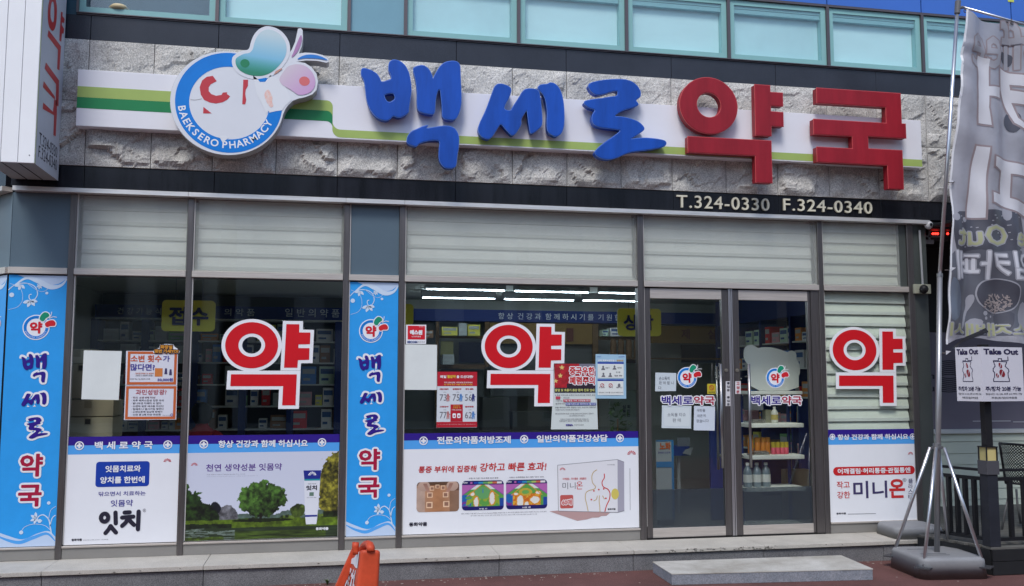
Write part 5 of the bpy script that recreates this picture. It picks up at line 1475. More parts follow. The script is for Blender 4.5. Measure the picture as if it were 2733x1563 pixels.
# thick hand-drawn product word
def stroke_word(parent, k, strokes, w_, Y, m, name='lettering', rings=()):
    b = MB()
    for i, s in enumerate(strokes):
        pts_ = bez([qxz(k, *p_, Y) for p_ in s], 8)
        ribbon(b, pts_, w_, Y - .0003 * i)
        for e in (pts_[0], pts_[-1]):
            b.poly([(x, Y - .0003 * i - .0001, z) for x, z in ell(e[0], e[1], w_ / 2, w_ / 2, 10)][::-1])
    o = b.build(name, m, parent)
    for (cx, cy, rx, ry) in rings:
        c0 = qxz(k, cx, cy, Y); c1 = qxz(k, cx + rx, cy - ry, Y)
        shape(parent, name, ell(c0[0], c0[1], c1[0] - c0[0] + w_ / 2, c1[1] - c0[1] + w_ / 2, 30), Y - .002, m, holes=[ell(c0[0], c0[1], c1[0] - c0[0] - w_ / 2, c1[1] - c0[1] - w_ / 2, 24)])
    return o
stroke_word(W1, 'G', [[(797, 950), (799, 1025)], [(763, 1043), (750, 1065), (728, 1092)], [(763, 1043), (780, 1065), (800, 1088)],
                      [(860, 950), (895, 948)], [(843, 985), (920, 978)], [(885, 985), (870, 1015), (843, 1042)], [(885, 985), (900, 1010), (925, 1035)], [(957, 943), (952, 1065)]], .034, -.004, INK, rings=[(722, 985, 26, 28)])
LT(W1, '®', 'G', 985, 948, 1008, 922, INKG, Y=-.004, bold=0)
LT(W1, '동화약품', 'G', 493, 1148, 566, 1129, INK, Y=-.004, bold=.04); LT(W1, '서울특별시 중구 순화동 고객상담실', 'G', 572, 1144, 746, 1132, INKG, Y=-.004, bold=0)
def fan(parent, k, x, y, r, Y=-.004, m=None):
    cx, cz = qxz(k, x, y, Y)
    m = m or mat('fan_red', (0.55, 0.10, 0.12), .5)
    b = MB()
    for i in range(7):
        a = math.radians(10 + 160 * i / 6)
        b.poly([(cx + r * .25 * math.cos(a - .05), Y, cz + r * .25 * math.sin(a)), (cx + r * math.cos(a - .17), Y, cz + r * math.sin(a - .17) * .9), (cx + r * 1.05 * math.cos(a), Y, cz + r * 1.05 * math.sin(a) * .9), (cx + r * math.cos(a + .17), Y, cz + r * math.sin(a + .17) * .9)])
    b.build('fan_logo', m, parent)
fan(W1, 'G', 1155, 600, .03)

W2 = foot_poster(bays[2][0] + .006, bays[2][1] - .006, ZBAN, zmid, zband, 'landscape poster with tree, pond and toothpaste tube')
badges(W2, 'I', [(264, 268), (1256, 252)])
LT(W2, '항상 건강과 함께 하십시요', 'I', 385, 298, 1138, 228, LETW, Y=-.0052, bold=.03)
def landscape(S, T):
    n1 = vnoise(S, T, 9, 1); n2 = .55 * vnoise(S, T * .6, 22, 2) + .45 * vnoise(S, T * .55, 50, 9, 3); n2 = (n2 - .5) * 1.5 + .5; n3 = vnoise(S, T * .55, 55, 3, 3)
    # sky: pale lavender to white
    sky_ = np.array([0.80, 0.83, 0.92])[None, None] * (1 - T[..., None]) ** .3 * 0 + np.array([0.86, 0.88, 0.95])[None, None] + np.zeros(S.shape + (3,))
    img = sky_.copy()
    def put(mask, c, var=.25, nz=None):
        nonlocal img
        v = (1 + var * 2 * ((n2 if nz is None else nz) - .5))[..., None]
        img = np.where(mask[..., None], np.array(c)[None, None] * v, img)
    # far tree line
    h = .30 + .05 * (vnoise(S, S * 0, 14, 5) - .5) * 2
    put((T < h), [.36, .44, .40], .3); put((T < h - .05) , [.20, .27, .14], 1.2); put((T < h - .05) & (S > .62) & (n2 > .5), [.33, .40, .16], .8)
    put(((S - .27) / .07) ** 2 + ((T - .28) / .11) ** 2 < 1 + .9 * (n2 - .5), [.40, .40, .42], .6)          # bare grey bush
    put(((S - .19) / .038) ** 2 + ((T - .36) / .075) ** 2 < 1 + .7 * (n2 - .5), [.10, .11, .15], .5)         # small dark tree
    put(((S - .73) / .05) ** 2 + ((T - .32) / .08) ** 2 < 1 + .8 * (n2 - .5), [.25, .31, .12], .7)
    # left shrubs
    put((S < .16 + .05 * (n2 - .5)) & (T < .52 - S * 1.6 + .22 * (n2 - .5) + .1), [.12, .20, .08], 1.2)
    put(((S - .1) / .12) ** 2 + ((T - .27) / .16) ** 2 < 1 + .8 * (n2 - .5), [.13, .21, .07], 1.3)
    # right autumn tree
    d = ((S - 1.02) / .16) ** 2 + ((T - .58) / .42) ** 2
    put(d < 1 + .8 * (n2 - .5) + .4 * (n1 - .5), [.42, .40, .14], 1.5, .5 * n2 + .5 * n3); put((S > .90) & (T < .30) , [.12, .16, .06], 1.0)
    # lawn
    put((T < .22 + .02 * n1) & (T > .13), [.34, .43, .10], .5); put((T < .19 + .06 * (n1 - .5)) & (T > .13) & (S < .3), [.10, .14, .07], .9)
    # big tree
    d = ((S - .50) / .152) ** 2 + ((T - .46) / .215) ** 2
    m = (d < 1 + 1.0 * (n2 - .5) + .5 * (n1 - .5))
    lit = (.85 + 1.3 * (T - .38) + 1.9 * (n2 - .5) + 1.1 * (n3 - .5) - .5 * (S - .5) * 3)
    img = np.where(m[..., None], np.array([.22, .33, .13])[None, None] * np.clip(lit, .12, 1.7)[..., None], img)
    put((abs(S - .487) < .009) & (T > .19) & (T < .30), [.10, .08, .06], .2)
    put(((S - .5) / .2) ** 2 + ((T - .215) / .02) ** 2 < 1, [.10, .14, .05], .6)
    # pond
    p_ = vnoise(S * .6, T * 4, 18, 8)
    wat = T < .135 + .01 * (n1 - .5)
    img = np.where(wat[..., None], (np.array([.16, .21, .13])[None, None] * (.6 + p_)[..., None]), img)
    put(wat & (p_ > .56) & (S < .32), [.44, .50, .46], .3); put(wat & (abs(S - .62) < .3) & (T < .09), [.23, .30, .10], .8, p_)
    put((T < .04) & (S < .25), [.25, .32, .10], .8)
    return img
wx0, wx1 = bays[2][0] + .008, bays[2][1] - .008
picture(W2, 'landscape_print', wx0, ZSILL + .008, wx1, zband - .001, -.0036, landscape, 420, 190)
LT(W2, '천연 생약성분 잇몸약', 'I', 282, 497, 920, 426, mat('purple_print', (0.10, 0.04, 0.26), .5), Y=-.0046, bold=.012)
LT(W2, '잇몸 염증의 예방과 완화에 도움을 주는 의약품', 'I', 288, 526, 612, 515, INKG, Y=-.0046, bold=0); LT(W2, '생약 성분이 치조골 형성을 촉진하고 잇몸을 건강하게 유지합니다', 'I', 288, 541, 720, 530, INKG, Y=-.0046, bold=0)
fan(W2, 'I', 184, 447, .026, Y=-.0046)
Y_ = -.0048
TBE = shape(W2, 'tube_print', [qxz('I', *p_, Y_) for p_ in [(1103, 488), (1248, 486), (1217, 880), (1209, 938), (1122, 940), (1115, 880)]], Y_, mat('tube_white', (0.70, 0.72, 0.78), .4))
shape(TBE, 'tube_head', [qxz('I', *p_, Y_ - .0006) for p_ in [(1101, 488), (1249, 486), (1241, 558), (1107, 560)]], Y_ - .0006, mat('tube_navy', (0.02, 0.03, 0.24), .4))
shape(TBE, 'tube_band', [qxz('I', *p_, Y_ - .0006) for p_ in [(1107, 560), (1241, 558), (1240, 572), (1108, 574)]], Y_ - .0006, mat('tube_teal', (0.02, 0.28, 0.33), .4))
shape(TBE, 'tube_band', [qxz('I', *p_, Y_ - .0006) for p_ in [(1113, 862), (1216, 860), (1215, 875), (1115, 878)]], Y_ - .0006, mat('tube_navy', (0, 0, 0)))
fan(TBE, 'I', 1174, 528, .033, Y=Y_ - .001, m=LETW)
LT(TBE, '잇치', 'I', 1122, 655, 1215, 612, INK, Y=Y_ - .0008, bold=.05); LT(TBE, '잇몸 치료제', 'I', 1138, 605, 1205, 595, INKG, Y=Y_ - .0008, bold=.02)
flat(TBE, 'square_print', *qxz('I', 1150, 702, Y_), *qxz('I', 1187, 670, Y_), Y_ - .0008, mat('square_green', (0.12, 0.2, 0.15), .5), t=.0002)
LT(TBE, '천연 생약 성분', 'I', 1128, 720, 1208, 710, INKG, Y=Y_ - .0008, bold=0)
LT(W2, '동화약품', 'I', 1203, 990, 1310, 963, LETW, Y=-.0046, bold=.05)

W3 = foot_poster(bays[4][0] + .006, bays[4][1] - .006, ZBAN, float(q('K', 1140, 170)[2]), float(q('K', 1140, 245)[2]), 'wide white pain relief patch poster below the tube light window')
badges(W3, 'K', [(297, 184), (1180, 170), (2020, 160)], r=.038)
LT(W3, '전문의약품처방조제', 'K', 414, 215, 1062, 140, LETW, Y=-.0052, bold=.032); LT(W3, '일반의약품건강상담', 'K', 1290, 200, 1912, 128, LETW, Y=-.0052, bold=.032)
PR = mat('poster_red', (0.55, 0.03, 0.03), .5); HAL = mat('halo_pink_white', (0.78, 0.70, 0.70), .5)
LT(W3, '통증 부위에 집중해', 'V', 222, 497, 1165, 372, PR, Y=-.004, bold=.022, shear=.12); LT(W3, '강하고 빠른 효과!', 'V', 1215, 475, 2295, 318, PR, Y=-.004, bold=.022, shear=.12)
LT(W3, '동화약품', 'V', 70, 1362, 365, 1288, INK, Y=-.004, bold=.045)
LT(W3, '· 부착 후 "5분" 이내 빠른 효과 발현', 'V', 1020, 597, 1515, 562, INKG, Y=-.004, bold=.02); LT(W3, '· 10분간 근육통증을 즉시 완화 "강력" 효과', 'V', 1672, 580, 2250, 545, INKG, Y=-.004, bold=.02)
LT(W3, '출처: 적외선 체열 촬영 (Thermal Infra Camera) 제품을 부착하였을 때 피부 온도 변화를 측정한 결과로 제품의 효능과는 관련 없음', 'V', 918, 1170, 2290, 1108, INKG, Y=-.004, bold=.0); LT(W3, '일시적인 체온 상승, 건강한 성인 남녀 5명을 대상으로 10분간 부착, 보건의료연구원 2010년 7월 3일', 'V', 1068, 1198, 2140, 1150, INKG, Y=-.0042, bold=.0)
def hands(S, T):
    img = np.zeros(S.shape + (3,)) + np.array([.76, .60, .50]); n = vnoise(S, T, 5, 11)
    g = np.exp(-((S - .5) / .33) ** 2)[..., None]; img = img * (1 - g) + np.array([.74, .52, .36]) * g
    img = np.where((S < .2)[..., None] & (T < .8)[..., None], img * .6 + np.array([.80, .78, .78]) * .4, img)
    img = np.where((S > .78)[..., None], img * .78, img)
    img = img * (.9 + .2 * n[..., None]); img = np.where((T > .88)[..., None], img * .55, img)
    img = np.where(((S > .74) & (T > .7) & (T < .98))[..., None], np.array([.42, .27, .22]), img)
    for hx, sgn in ((.17, 1), (.84, -1)):
        hand = ((S - hx) / .14) ** 2 + ((T - .86) / .17) ** 2 < 1
        img = np.where(hand[..., None], np.array([.88, .74, .66]) * (.85 + .3 * (T[..., None] - .7)), img)
        t_ = np.clip((.92 - T) / .38, 0, 1); c = hx + sgn * (.03 + .12 * t_)
        fin = (abs(S - c) < .045 - .012 * t_) & (T < .95) & (T > .55)
        img = np.where(fin[..., None], np.array([.80, .60, .52]) * (.8 + .25 * t_[..., None]), img)
    for cx, cy, r in ((.49, .84, .045), (.36, .78, .05), (.62, .8, .05), (.31, .56, .065), (.68, .56, .065), (.30, .23, .072), (.70, .25, .072)):
        d = np.maximum(abs(S - cx) / r, abs(T - cy) / (r * 1.35))
        img = np.where(((d < 1) & (d > .72))[..., None], np.array([1, .86, .72]), img); img = np.where((d < .55)[..., None], np.array([.62, .46, .38]), img)
    return img
def thermal(kind):
    def fn(S, T):
        n = vnoise(S, T, 7, 20 + kind); n2 = vnoise(S, T, 16, 30 + kind)
        img = np.zeros(S.shape + (3,)) + np.array([.38, .66, .30])
        def put(m, c):
            nonlocal img
            img = np.where(m[..., None], np.array(c), img)
        put((S < .22) & (T < .52) & (n > .35), [.10, .42, .72]); put((S > .9) & (T < .4), [.12, .3, .65]); put((S < .14) & (T < .3) & (n2 > .5), [.5, .2, .6])
        if kind == 0:
            put((abs(S - .5) < .42 - (T - .1) * .15) & (T < .5) & (T > .1) & (n > .45), [.62, .70, .22])
            put(((S - .5) / .2) ** 2 + ((T - .58) / .2) ** 2 < 1 + .4 * (n - .5), [.42, .68, .42]); put((abs(S - .5) < .012) & (abs(T - .65) < .07), [.15, .45, .8])
        else:
            put((abs(S - .5) < .34) & (T < .52) & (T > .06), [.85, .42, .12]); put((abs(S - .5) < .34) & (T < .5) & (T > .06) & (n2 > .55), [.93, .70, .22])
            put(((S - .47) / .16) ** 2 + ((T - .58) / .13) ** 2 < 1 + .4 * (n - .5), [.80, .70, .25]); put(((S - .47) / .09) ** 2 + ((T - .58) / .07) ** 2 < 1, [.45, .70, .35])
        for cx, cy, rx, ry in (((.34, .28, .055, .16), (.72, .40, .06, .2), (.25, .55, .05, .06)) if kind == 0 else ((.34, .25, .075, .22), (.70, .3, .11, .12), (.5, .15, .05, .1), (.78, .55, .06, .05), (.24, .52, .05, .04))):
            d = ((S - cx) / rx) ** 2 + ((T - cy) / ry) ** 2 + .9 * (n2 - .5)
            put(d < 1.7, [.90, .58, .12]); put(d < 1, [.95, .94, .90])
        sh = abs(S - .5) > .18 + (.82 - T) * 1.0
        put((T > .48) & sh, [.75, .42, .72]); put((T > .48) & (abs(abs(S - .5) - (.18 + (.82 - T) * 1.0)) < .012), [.50, .20, .62])
        put((T > .70) & ~sh & (abs(S - .5) > .03 + (.86 - T) * .9), [.90, .93, .90])
        edge = (T > .48) & ~sh & (abs(abs(S - .5) - (.03 + (.86 - T) * .9)) < .015); put(edge, [.90, .62, .2])
        put(T > .86, [.10, .08, .38]); put(T < .13, [.10, .09, .42])
        bar = (T > .895) & (T < .965) & (S > .28) & (S < .95); f = np.clip((S - .28) / .67, 0, 1)
        pal = np.array([[.1, .3, .7], [.2, .6, .8], [.4, .7, .4], [.7, .8, .4], [.85, .45, .3], [.95, .93, .93]]); ii = np.minimum((f * 6).astype(int), 5)
        img = np.where(bar[..., None], pal[ii], img); put((T > .895) & (T < .965) & (S > .2) & (S < .25), [.75, .4, .7])
        return img
    return fn
for k_, (x0, y0, x1, y1), fn, nm in (('V', (190, 632, 882, 1132), hands, 'hands_print'), ('V', (925, 612, 1603, 1105), thermal(0), 'thermal_print'), ('V', (1640, 597, 2305, 1085), thermal(1), 'thermal_print')):
    a, c = qxz(k_, x0, y1, -.004), qxz(k_, x1, y0, -.004)
    picture(W3, nm, a[0], a[1], c[0], c[1], -.004, fn, 120, 90, clip=.03)
LT(W3, '부착 전', 'V', 1200, 1090, 1335, 1060, LETW, Y=-.005, bold=.03); LT(W3, '10분 후', 'V', 1905, 1070, 2035, 1035, LETW, Y=-.005, bold=.03)
LT(W3, 'Auto', 'V', 935, 665, 1020, 640, LETW, Y=-.005, bold=.04, shear=.2); LT(W3, 'Auto', 'V', 1650, 650, 1732, 625, LETW, Y=-.005, bold=.04, shear=.2)
fan(W3, 'K', 2122, 305, .04)
# printed carton of patches
Y_ = -.0040
bm_ = mat('carton_print_white', (0.72, 0.72, 0.75), .5); bs_ = mat('carton_side_grey', (0.36, 0.35, 0.42), .5)
CT = shape(W3, 'carton_print', [qxz('K', *p_, Y_) for p_ in [(1473, 398), (1998, 348), (2000, 812), (1480, 800)]], Y_, bm_)
shape(CT, 'carton_side', [qxz('K', *p_, Y_) for p_ in [(1999, 347), (2056, 370), (2058, 797), (2001, 812)]], Y_ - .0002, bs_)
b = MB()
for pts_ in ([(1473, 398), (1998, 348), (2056, 370)], [(1473, 398), (1480, 800)], [(1480, 800), (2000, 812), (2058, 797)]):
    ribbon(b, [qxz('K', *p_, Y_) for p_ in pts_], .004, Y_ - .0005)
b.build('outline', INKG, CT)
shape(W3, 'patch_sheet', [qxz('X', *p_, Y_) for p_ in [(570, 822), (720, 808), (1600, 845), (1640, 850), (1580, 900), (1490, 905), (1440, 930), (1330, 935), (1230, 965), (1065, 990)]], Y_ + .0004, mat('sheet_pink', (0.46, 0.30, 0.29), .5))
a, c = qxz('X', 762, 772, Y_ - .0008), qxz('X', 992, 530, Y_ - .0008)
shape(CT, 'red_label', rrect(a[0], a[1], c[0], c[1], .014), Y_ - .0008, mat('label_red', (0.50, 0.10, 0.09), .5))
LT(CT, '60매', 'X', 795, 712, 965, 610, PR, Y=Y_ - .0016, bold=.02, halo=(.008, HAL))
LT(CT, '미니', 'X', 802, 432, 1032, 310, INKG, Y=Y_ - .0008, bold=.0); LT(CT, '온', 'X', 1045, 435, 1158, 292, PR, Y=Y_ - .0008, bold=.0)
LT(CT, '어깨결림 · 허리통증 · 관절통엔', 'X', 805, 272, 1222, 222, PR, Y=Y_ - .0008, bold=.03)
LT(CT, '동화약품', 'X', 1602, 800, 1740, 765, INK, Y=Y_ - .0008, bold=.04)
fan(CT, 'X', 803, 95, .026, Y=Y_ - .0008)
LT(CT, '의약외품', 'X', 1590, 10, 1725, -12, INKG, Y=Y_ - .0008, bold=0)
b = MB(); GO = mat('gold_line', (0.50, 0.36, 0.14), .5)
for pts_ in ([(1410, 88), (1350, 130), (1320, 210), (1335, 320), (1385, 385), (1360, 430), (1270, 455), (1215, 500), (1205, 590), (1230, 700), (1255, 820)], [(1455, 540), (1450, 650), (1460, 740), (1465, 830)], [(1418, 545), (1400, 610), (1350, 638)], [(1508, 545), (1545, 605)]):
    ribbon(b, bez([qxz('X', *p_, Y_) for p_ in pts_], 5), .007, Y_ - .0008)
b.build('figure_line', GO, CT)
b = MB(); ribbon(b, bez([qxz('X', *p_, Y_) for p_ in [(1540, 155), (1540, 230), (1500, 310), (1525, 390), (1600, 430), (1640, 500), (1630, 610), (1580, 720), (1550, 830)]], 6), .009, Y_ - .0009)
for x, y in ((1357, 460), (1443, 438), (1312, 615), (1568, 592), (1530, 425)):
    p_ = qxz('X', x, y, Y_); b.poly([(xx, Y_ - .001, zz) for xx, zz in ell(p_[0], p_[1], .008, .008, 10)][::-1])
b.build('figure_line', PR, CT)
p_ = qxz('X', 1740, 515, Y_); shape(CT, 'yellow_spot', ell(p_[0] - .005, p_[1], .037, .05, 24), Y_ - .0006, mat('spot_yellow', (0.62, 0.52, 0.12), .5))
b = MB(); ribbon(b, [qxz('X', *p_, Y_) for p_ in [(1993, 60), (1998, 800)]], .0035, Y_); b.build('fine_print', INKG, W3)

zb4, zm4, zd4 = float(q('O', 480, 269)[2]), float(q('O', 480, 327)[2]), float(q('O', 480, 383)[2])
W4 = foot_poster(float(q('O', 137, 600)[0]), float(q('O', 838, 600)[0]), zb4, zm4, zd4, 'white joint pain poster with red pill heading at the right end of the shopfront', Y=-.012, z0=float(q('O', 160, 974)[2]))
badges(W4, 'O', [(175, 328), (782, 325)], r=.03, Y=-.0152)
LT(W4, '항상 건강과 함께 하십시요', 'O', 215, 352, 748, 303, LETW, Y=-.0152, bold=.03)
a, c = qxz('O', 182, 622, -.0135), qxz('O', 798, 545, -.0135)
shape(W4, 'red_pill', rrect(a[0], a[1], c[0], c[1], (c[1] - a[1]) * .499), -.0135, mat('pill_red', (0.55, 0.02, 0.025), .4))
LT(W4, '어깨결림·허리통증·관절통엔', 'O', 215, 610, 765, 557, LETW, Y=-.0152, bold=.03)
LT(W4, '작고', 'O', 208, 718, 305, 663, PR, Y=-.0142, bold=.015); LT(W4, '강한', 'O', 212, 795, 308, 740, PR, Y=-.0142, bold=.015)
DKV = mat('dark_violet_print', (0.05, 0.04, 0.12), .5)
LT(W4, '미니', 'O', 335, 795, 588, 658, DKV, Y=-.0142, bold=.02, res=3); LT(W4, '온', 'O', 607, 792, 722, 645, PR, Y=-.0142, bold=.03, res=3)
LT(W4, '®', 'O', 706, 668, 735, 640, INKG, Y=-.0142, bold=0)
for i, ch in enumerate('플라스타'):
    LT(W4, ch, 'O', 750, 680 + i * 40, 784, 645 + i * 40, DKV, Y=-.0142, bold=.0)
fan(W4, 'O', 767, 460, .026, Y=-.0142)
LT(W4, '동화약품', 'O', 205, 916, 278, 900, INK, Y=-.0142, bold=.04)
b = MB(); ribbon(b, [qxz('O', 287, 911), qxz('O', 498, 907)], .004, -.0142); b.build('fine_print', INKG, W4)

# ------------------------------------------------------------------ papers, notices and stickers on the glass
def sheet(k, pts, lab, cat='paper', Y=-.003, m=PAPER, name='paper_sheet', curl=0.0):
    """a hanging sheet of paper with slightly uneven corners and a gentle bow"""
    c = [qxz(k, *p_, Y) for p_ in pts]      # tl, tr, br, bl
    t = thing(name, lab, cat, ((c[2][0] + c[3][0]) / 2, Y, c[3][1]))
    n = 10; vs = []
    for j in range(n + 1):
        for i in range(n + 1):
            s, u = i / n, j / n
            x = (c[0][0] * (1 - s) + c[1][0] * s) * (1 - u) + (c[3][0] * (1 - s) + c[2][0] * s) * u
            z = (c[0][1] * (1 - s) + c[1][1] * s) * (1 - u) + (c[3][1] * (1 - s) + c[2][1] * s) * u
            vs.append((x, Y - curl * (math.sin(PI * s) * .5 + .5 * u * math.sin(2.2 * PI * s + 1)), z))
    fs = [(j * (n + 1) + i, (j + 1) * (n + 1) + i, (j + 1) * (n + 1) + i + 1, j * (n + 1) + i + 1) for j in range(n) for i in range(n)]
    b = MB(); b.add(vs, fs); b.build('sheet', m, t, smooth=True)
    return t
sheet('p', [(168, 592), (556, 600), (524, 1100), (143, 1092)], 'blank white paper taped up in front of the cartons', curl=.006)
sheet('R', [(0, 285), (420, 290), (415, 875), (0, 872)], 'blank off-white paper left of the red poster, under the security sticker', curl=.005)
ORG = mat('orange_border', (0.52, 0.115, 0.03), .5)
o1 = sheet('p', [(600, 598), (1130, 600), (1122, 950), (592, 945)], 'upper orange bordered poster with a badge on its corner', 'poster', m=mat('poster_white', (0.66, 0.67, 0.74), .5), name='poster')
def frame(parent, k, x0, y0, x1, y1, w_, m, Y=-.0042):
    a, c = qxz(k, x0, y1, Y), qxz(k, x1, y0, Y)
    shape(parent, 'border', [(a[0], a[1]), (c[0], a[1]), (c[0], c[1]), (a[0], c[1])], Y, m, holes=[[(a[0] + w_, a[1] + w_), (c[0] - w_, a[1] + w_), (c[0] - w_, c[1] - w_), (a[0] + w_, c[1] - w_)]])
frame(o1, 'p', 606, 606, 1122, 942, .021, ORG)
LT(o1, '소변 횟수', 'p', 645, 712, 965, 642, mat('orange_red_print', (0.55, 0.10, 0.04), .5), Y=-.0045, bold=.03); LT(o1, '가', 'p', 975, 708, 1048, 646, VIO, Y=-.0045, bold=.03)
LT(o1, '많다면?', 'p', 642, 800, 895, 730, VIO, Y=-.0045, bold=.03)
LT(o1, '전립선비대증 및 요실금', 'p', 695, 838, 880, 820, ORG, Y=-.0045, bold=.02); LT(o1, '소변볼 때 잔뇨감이 있을때', 'p', 695, 858, 880, 842, INKG, Y=-.0045, bold=.02)
LT(o1, '방광에 좋은 기능 개선제 신제품', 'p', 640, 892, 845, 878, INKG, Y=-.0045, bold=.02); LT(o1, '50,000원', 'p', 920, 912, 1080, 875, VIO, Y=-.0045, bold=.04)
flat(o1, 'box_print', *qxz('p', 893, 860), *qxz('p', 975, 775), -.0046, mat('orange_box_print', (0.60, 0.2, 0.05), .5), t=.0003)
b = MB()
for x, y in ((1008, 800), (1055, 810)):
    p_ = qxz('p', x, y); w_ = .012
    b.poly([(p_[0] - w_, -.0047, p_[1] - .03), (p_[0] + w_, -.0047, p_[1] - .03), (p_[0] + w_ * .6, -.0047, p_[1] + .02), (p_[0] - w_ * .6, -.0047, p_[1] + .02)])
b.build('figure_print', mat('figure_blue', (0.05, 0.04, 0.12), .5), o1)
bp_ = [qxz('p', *p_, -.006) for p_ in [(875, 600), (900, 580), (940, 565), (945, 535), (1000, 527), (1080, 530), (1098, 558), (1125, 575), (1152, 600), (1140, 625), (1060, 628), (880, 622)]]
o1b = shape(o1, 'badge', bp_, -.006, LETW)
LT(o1b, '화장실', 'p', 948, 578, 1075, 538, mat('badge_yellow', (0.60, 0.26, 0.03), .5), Y=-.009, bold=.06, halo=(.006, INK)); LT(o1b, '몇번 가세YO?', 'p', 890, 620, 1138, 582, MATS['badge_yellow'], Y=-.009, bold=.06, halo=(.006, INK))
o2 = sheet('p', [(592, 950), (1122, 952), (1112, 1300), (577, 1305)], 'lower orange bordered poster with a list of lines', 'poster', m=MATS['poster_white'], name='poster')
frame(o2, 'p', 588, 958, 1115, 1298, .021, ORG)
LT(o2, '과민성방광?', 'p', 697, 1048, 1015, 992, mat('crimson_print', (0.42, 0.03, 0.05), .5), Y=-.0045, bold=.02)
for i, s in enumerate(('· 하루 소변 8회 이상', '· 자주 갑작스러운 강한 요의', '· 마려우면 자제할 수 없다', '· 소변이 흘러 속옷을 적신다', '· 마음껏 물 마시기도 두렵다', '· 소변때문에 일상에 방해가', '· 수면 중 2회 이상 화장실')):
    x1 = (900, 985, 960, 985, 985, 972, 955)[i]; y = 1086 + i * 29.2
    LT(o2, s, 'p', 652, y, x1, y - 22, INK if i else mat('mixed_print', (.12, .03, .05), .5), Y=-.0045, bold=.02)
LT(o2, '대한약사회', 'p', 970, 1262, 1050, 1252, INKG, Y=-.0045, bold=0); p_ = qxz('p', 1067, 1253, -.0045); shape(o2, 'seal', ell(p_[0], p_[1], .012, .012, 16), -.0045, VIO, holes=[ell(p_[0], p_[1], .007, .007, 12)])
# security sticker
s1 = sheet('R', [(18, 30), (280, 30), (277, 280), (15, 280)], 'red square security company sticker at the top left of the middle window', 'sticker', m=LETW, name='sticker')
flat(s1, 'red_field', *qxz('R', 38, 220), *qxz('R', 264, 45), -.0042, mat('sticker_red', (0.62, 0.015, 0.03), .4), t=.0003)
LT(s1, '에스원', 'R', 66, 160, 230, 98, LETW, Y=-.0055, bold=.07); LT(s1, 'CCTV작동중', 'R', 90, 193, 212, 173, LETW, Y=-.0055, bold=.03); LT(s1, '무인경비', 'R', 185, 62, 260, 50, LETW, Y=-.0055, bold=.0)
LT(s1, 'SECOM', 'R', 33, 268, 165, 240, mat('sticker_blue', (0.03, 0.07, 0.25), .4), Y=-.0045, bold=.06); LT(s1, '에스원 시스템', 'R', 172, 265, 260, 240, INKG, Y=-.0045, bold=0)
# red and white poster with numbers
s2_ = sheet('R', [(424, 640), (936, 645), (934, 1360), (412, 1362)], 'red and white poster with six large numbers', 'poster', m=mat('poster_cool_white', (0.62, 0.66, 0.70), .5), name='poster')
PRD = mat('poster_deep_red', (0.45, 0.015, 0.03), .45)
flat(s2_, 'red_head', *qxz('R', 422, 825), *qxz('R', 938, 640), -.0042, PRD, t=.0003); flat(s2_, 'red_foot', *qxz('R', 412, 1360), *qxz('R', 937, 1285), -.0042, PRD, t=.0003)
flat(s2_, 'red_panel', *qxz('R', 592, 1285), *qxz('R', 752, 1062), -.0041, PRD, t=.0003)
PYE = mat('poster_yellow', (0.72, 0.52, 0.05), .5)
LT(s2_, '매일', 'R', 460, 722, 540, 685, LETW, Y=-.0052, bold=.04); LT(s2_, '혈압약', 'R', 550, 722, 662, 682, PYE, Y=-.0052, bold=.05); LT(s2_, '을 드신다면?', 'R', 672, 722, 888, 685, LETW, Y=-.0052, bold=.04)
LT(s2_, '약국 복약상담, 약사에게 문의하세요', 'R', 510, 790, 880, 768, LETW, Y=-.0052, bold=.03); LT(s2_, '꼭! 함께 먹는 약을 확인해 주세요', 'R', 510, 814, 880, 794, PYE, Y=-.0052, bold=.03)
for i, (x, y, s) in enumerate(((448, 1015, '73'), (615, 1015, '75'), (775, 1015, '56'), (448, 1243, '77'), (775, 1243, '62'))):
    LT(s2_, s, 'R', x + 6, y, x + 96, y - 85, INKG, Y=-.0046, bold=.0)
    LT(s2_, ('당뇨병 혈압약', '관절염약', '위장', '고혈압약', '심장질환')[i], 'R', x + 5, y - 142, x + 120, y - 162, PRD, Y=-.0046, bold=.05)
    LT(s2_, '(%)', 'R', x + 55, y - 105, x + 90, y - 118, INKG, Y=-.0046, bold=0)
    cc = mat(('fig_rose', 'fig_blue', 'fig_navy')[i % 3], ((.5, .2, .2), (.1, .25, .55), (.04, .05, .2))[i % 3], .5)
    b = MB(); p_ = qxz('R', x + 112, y - 35, -.0052)
    for dx, dz, w_, h_ in ((0, .03, .008, .008), (0, .008, .011, .018), (-.007, -.016, .005, .013), (.008, -.014, .005, .013), (.014, .012, .007, .004)):
        b.poly([(p_[0] + dx - w_, -.0054, p_[1] + dz - h_), (p_[0] + dx + w_, -.0054, p_[1] + dz - h_), (p_[0] + dx + w_, -.0054, p_[1] + dz + h_), (p_[0] + dx - w_, -.0054, p_[1] + dz + h_)]) if False else b.box(p_[0] + dx - w_, p_[0] + dx + w_, -.0056 - dx * .01, -.0052, p_[1] + dz - h_, p_[1] + dz + h_)
    b.build('figure_print', cc, s2_)
LT(s2_, '여러분의', 'R', 628, 1090, 715, 1076, PYE, Y=-.0052, bold=.03); LT(s2_, '소중한 약', 'R', 622, 1115, 725, 1098, PYE, Y=-.0052, bold=.03); LT(s2_, '약사와 상의하세요', 'R', 610, 1142, 738, 1125, LETW, Y=-.0052, bold=.03)
for x in (620, 680):
    a = qxz('R', x, 1238, -.005); c = qxz('R', x + 44, 1178, -.005); shape(s2_, 'bottle_print', rrect(a[0], a[1], c[0], c[1], .008), -.0052, LETW, holes=[rrect(a[0] + .009, a[1] + .01, c[0] - .009, c[1] - .016, .003)])
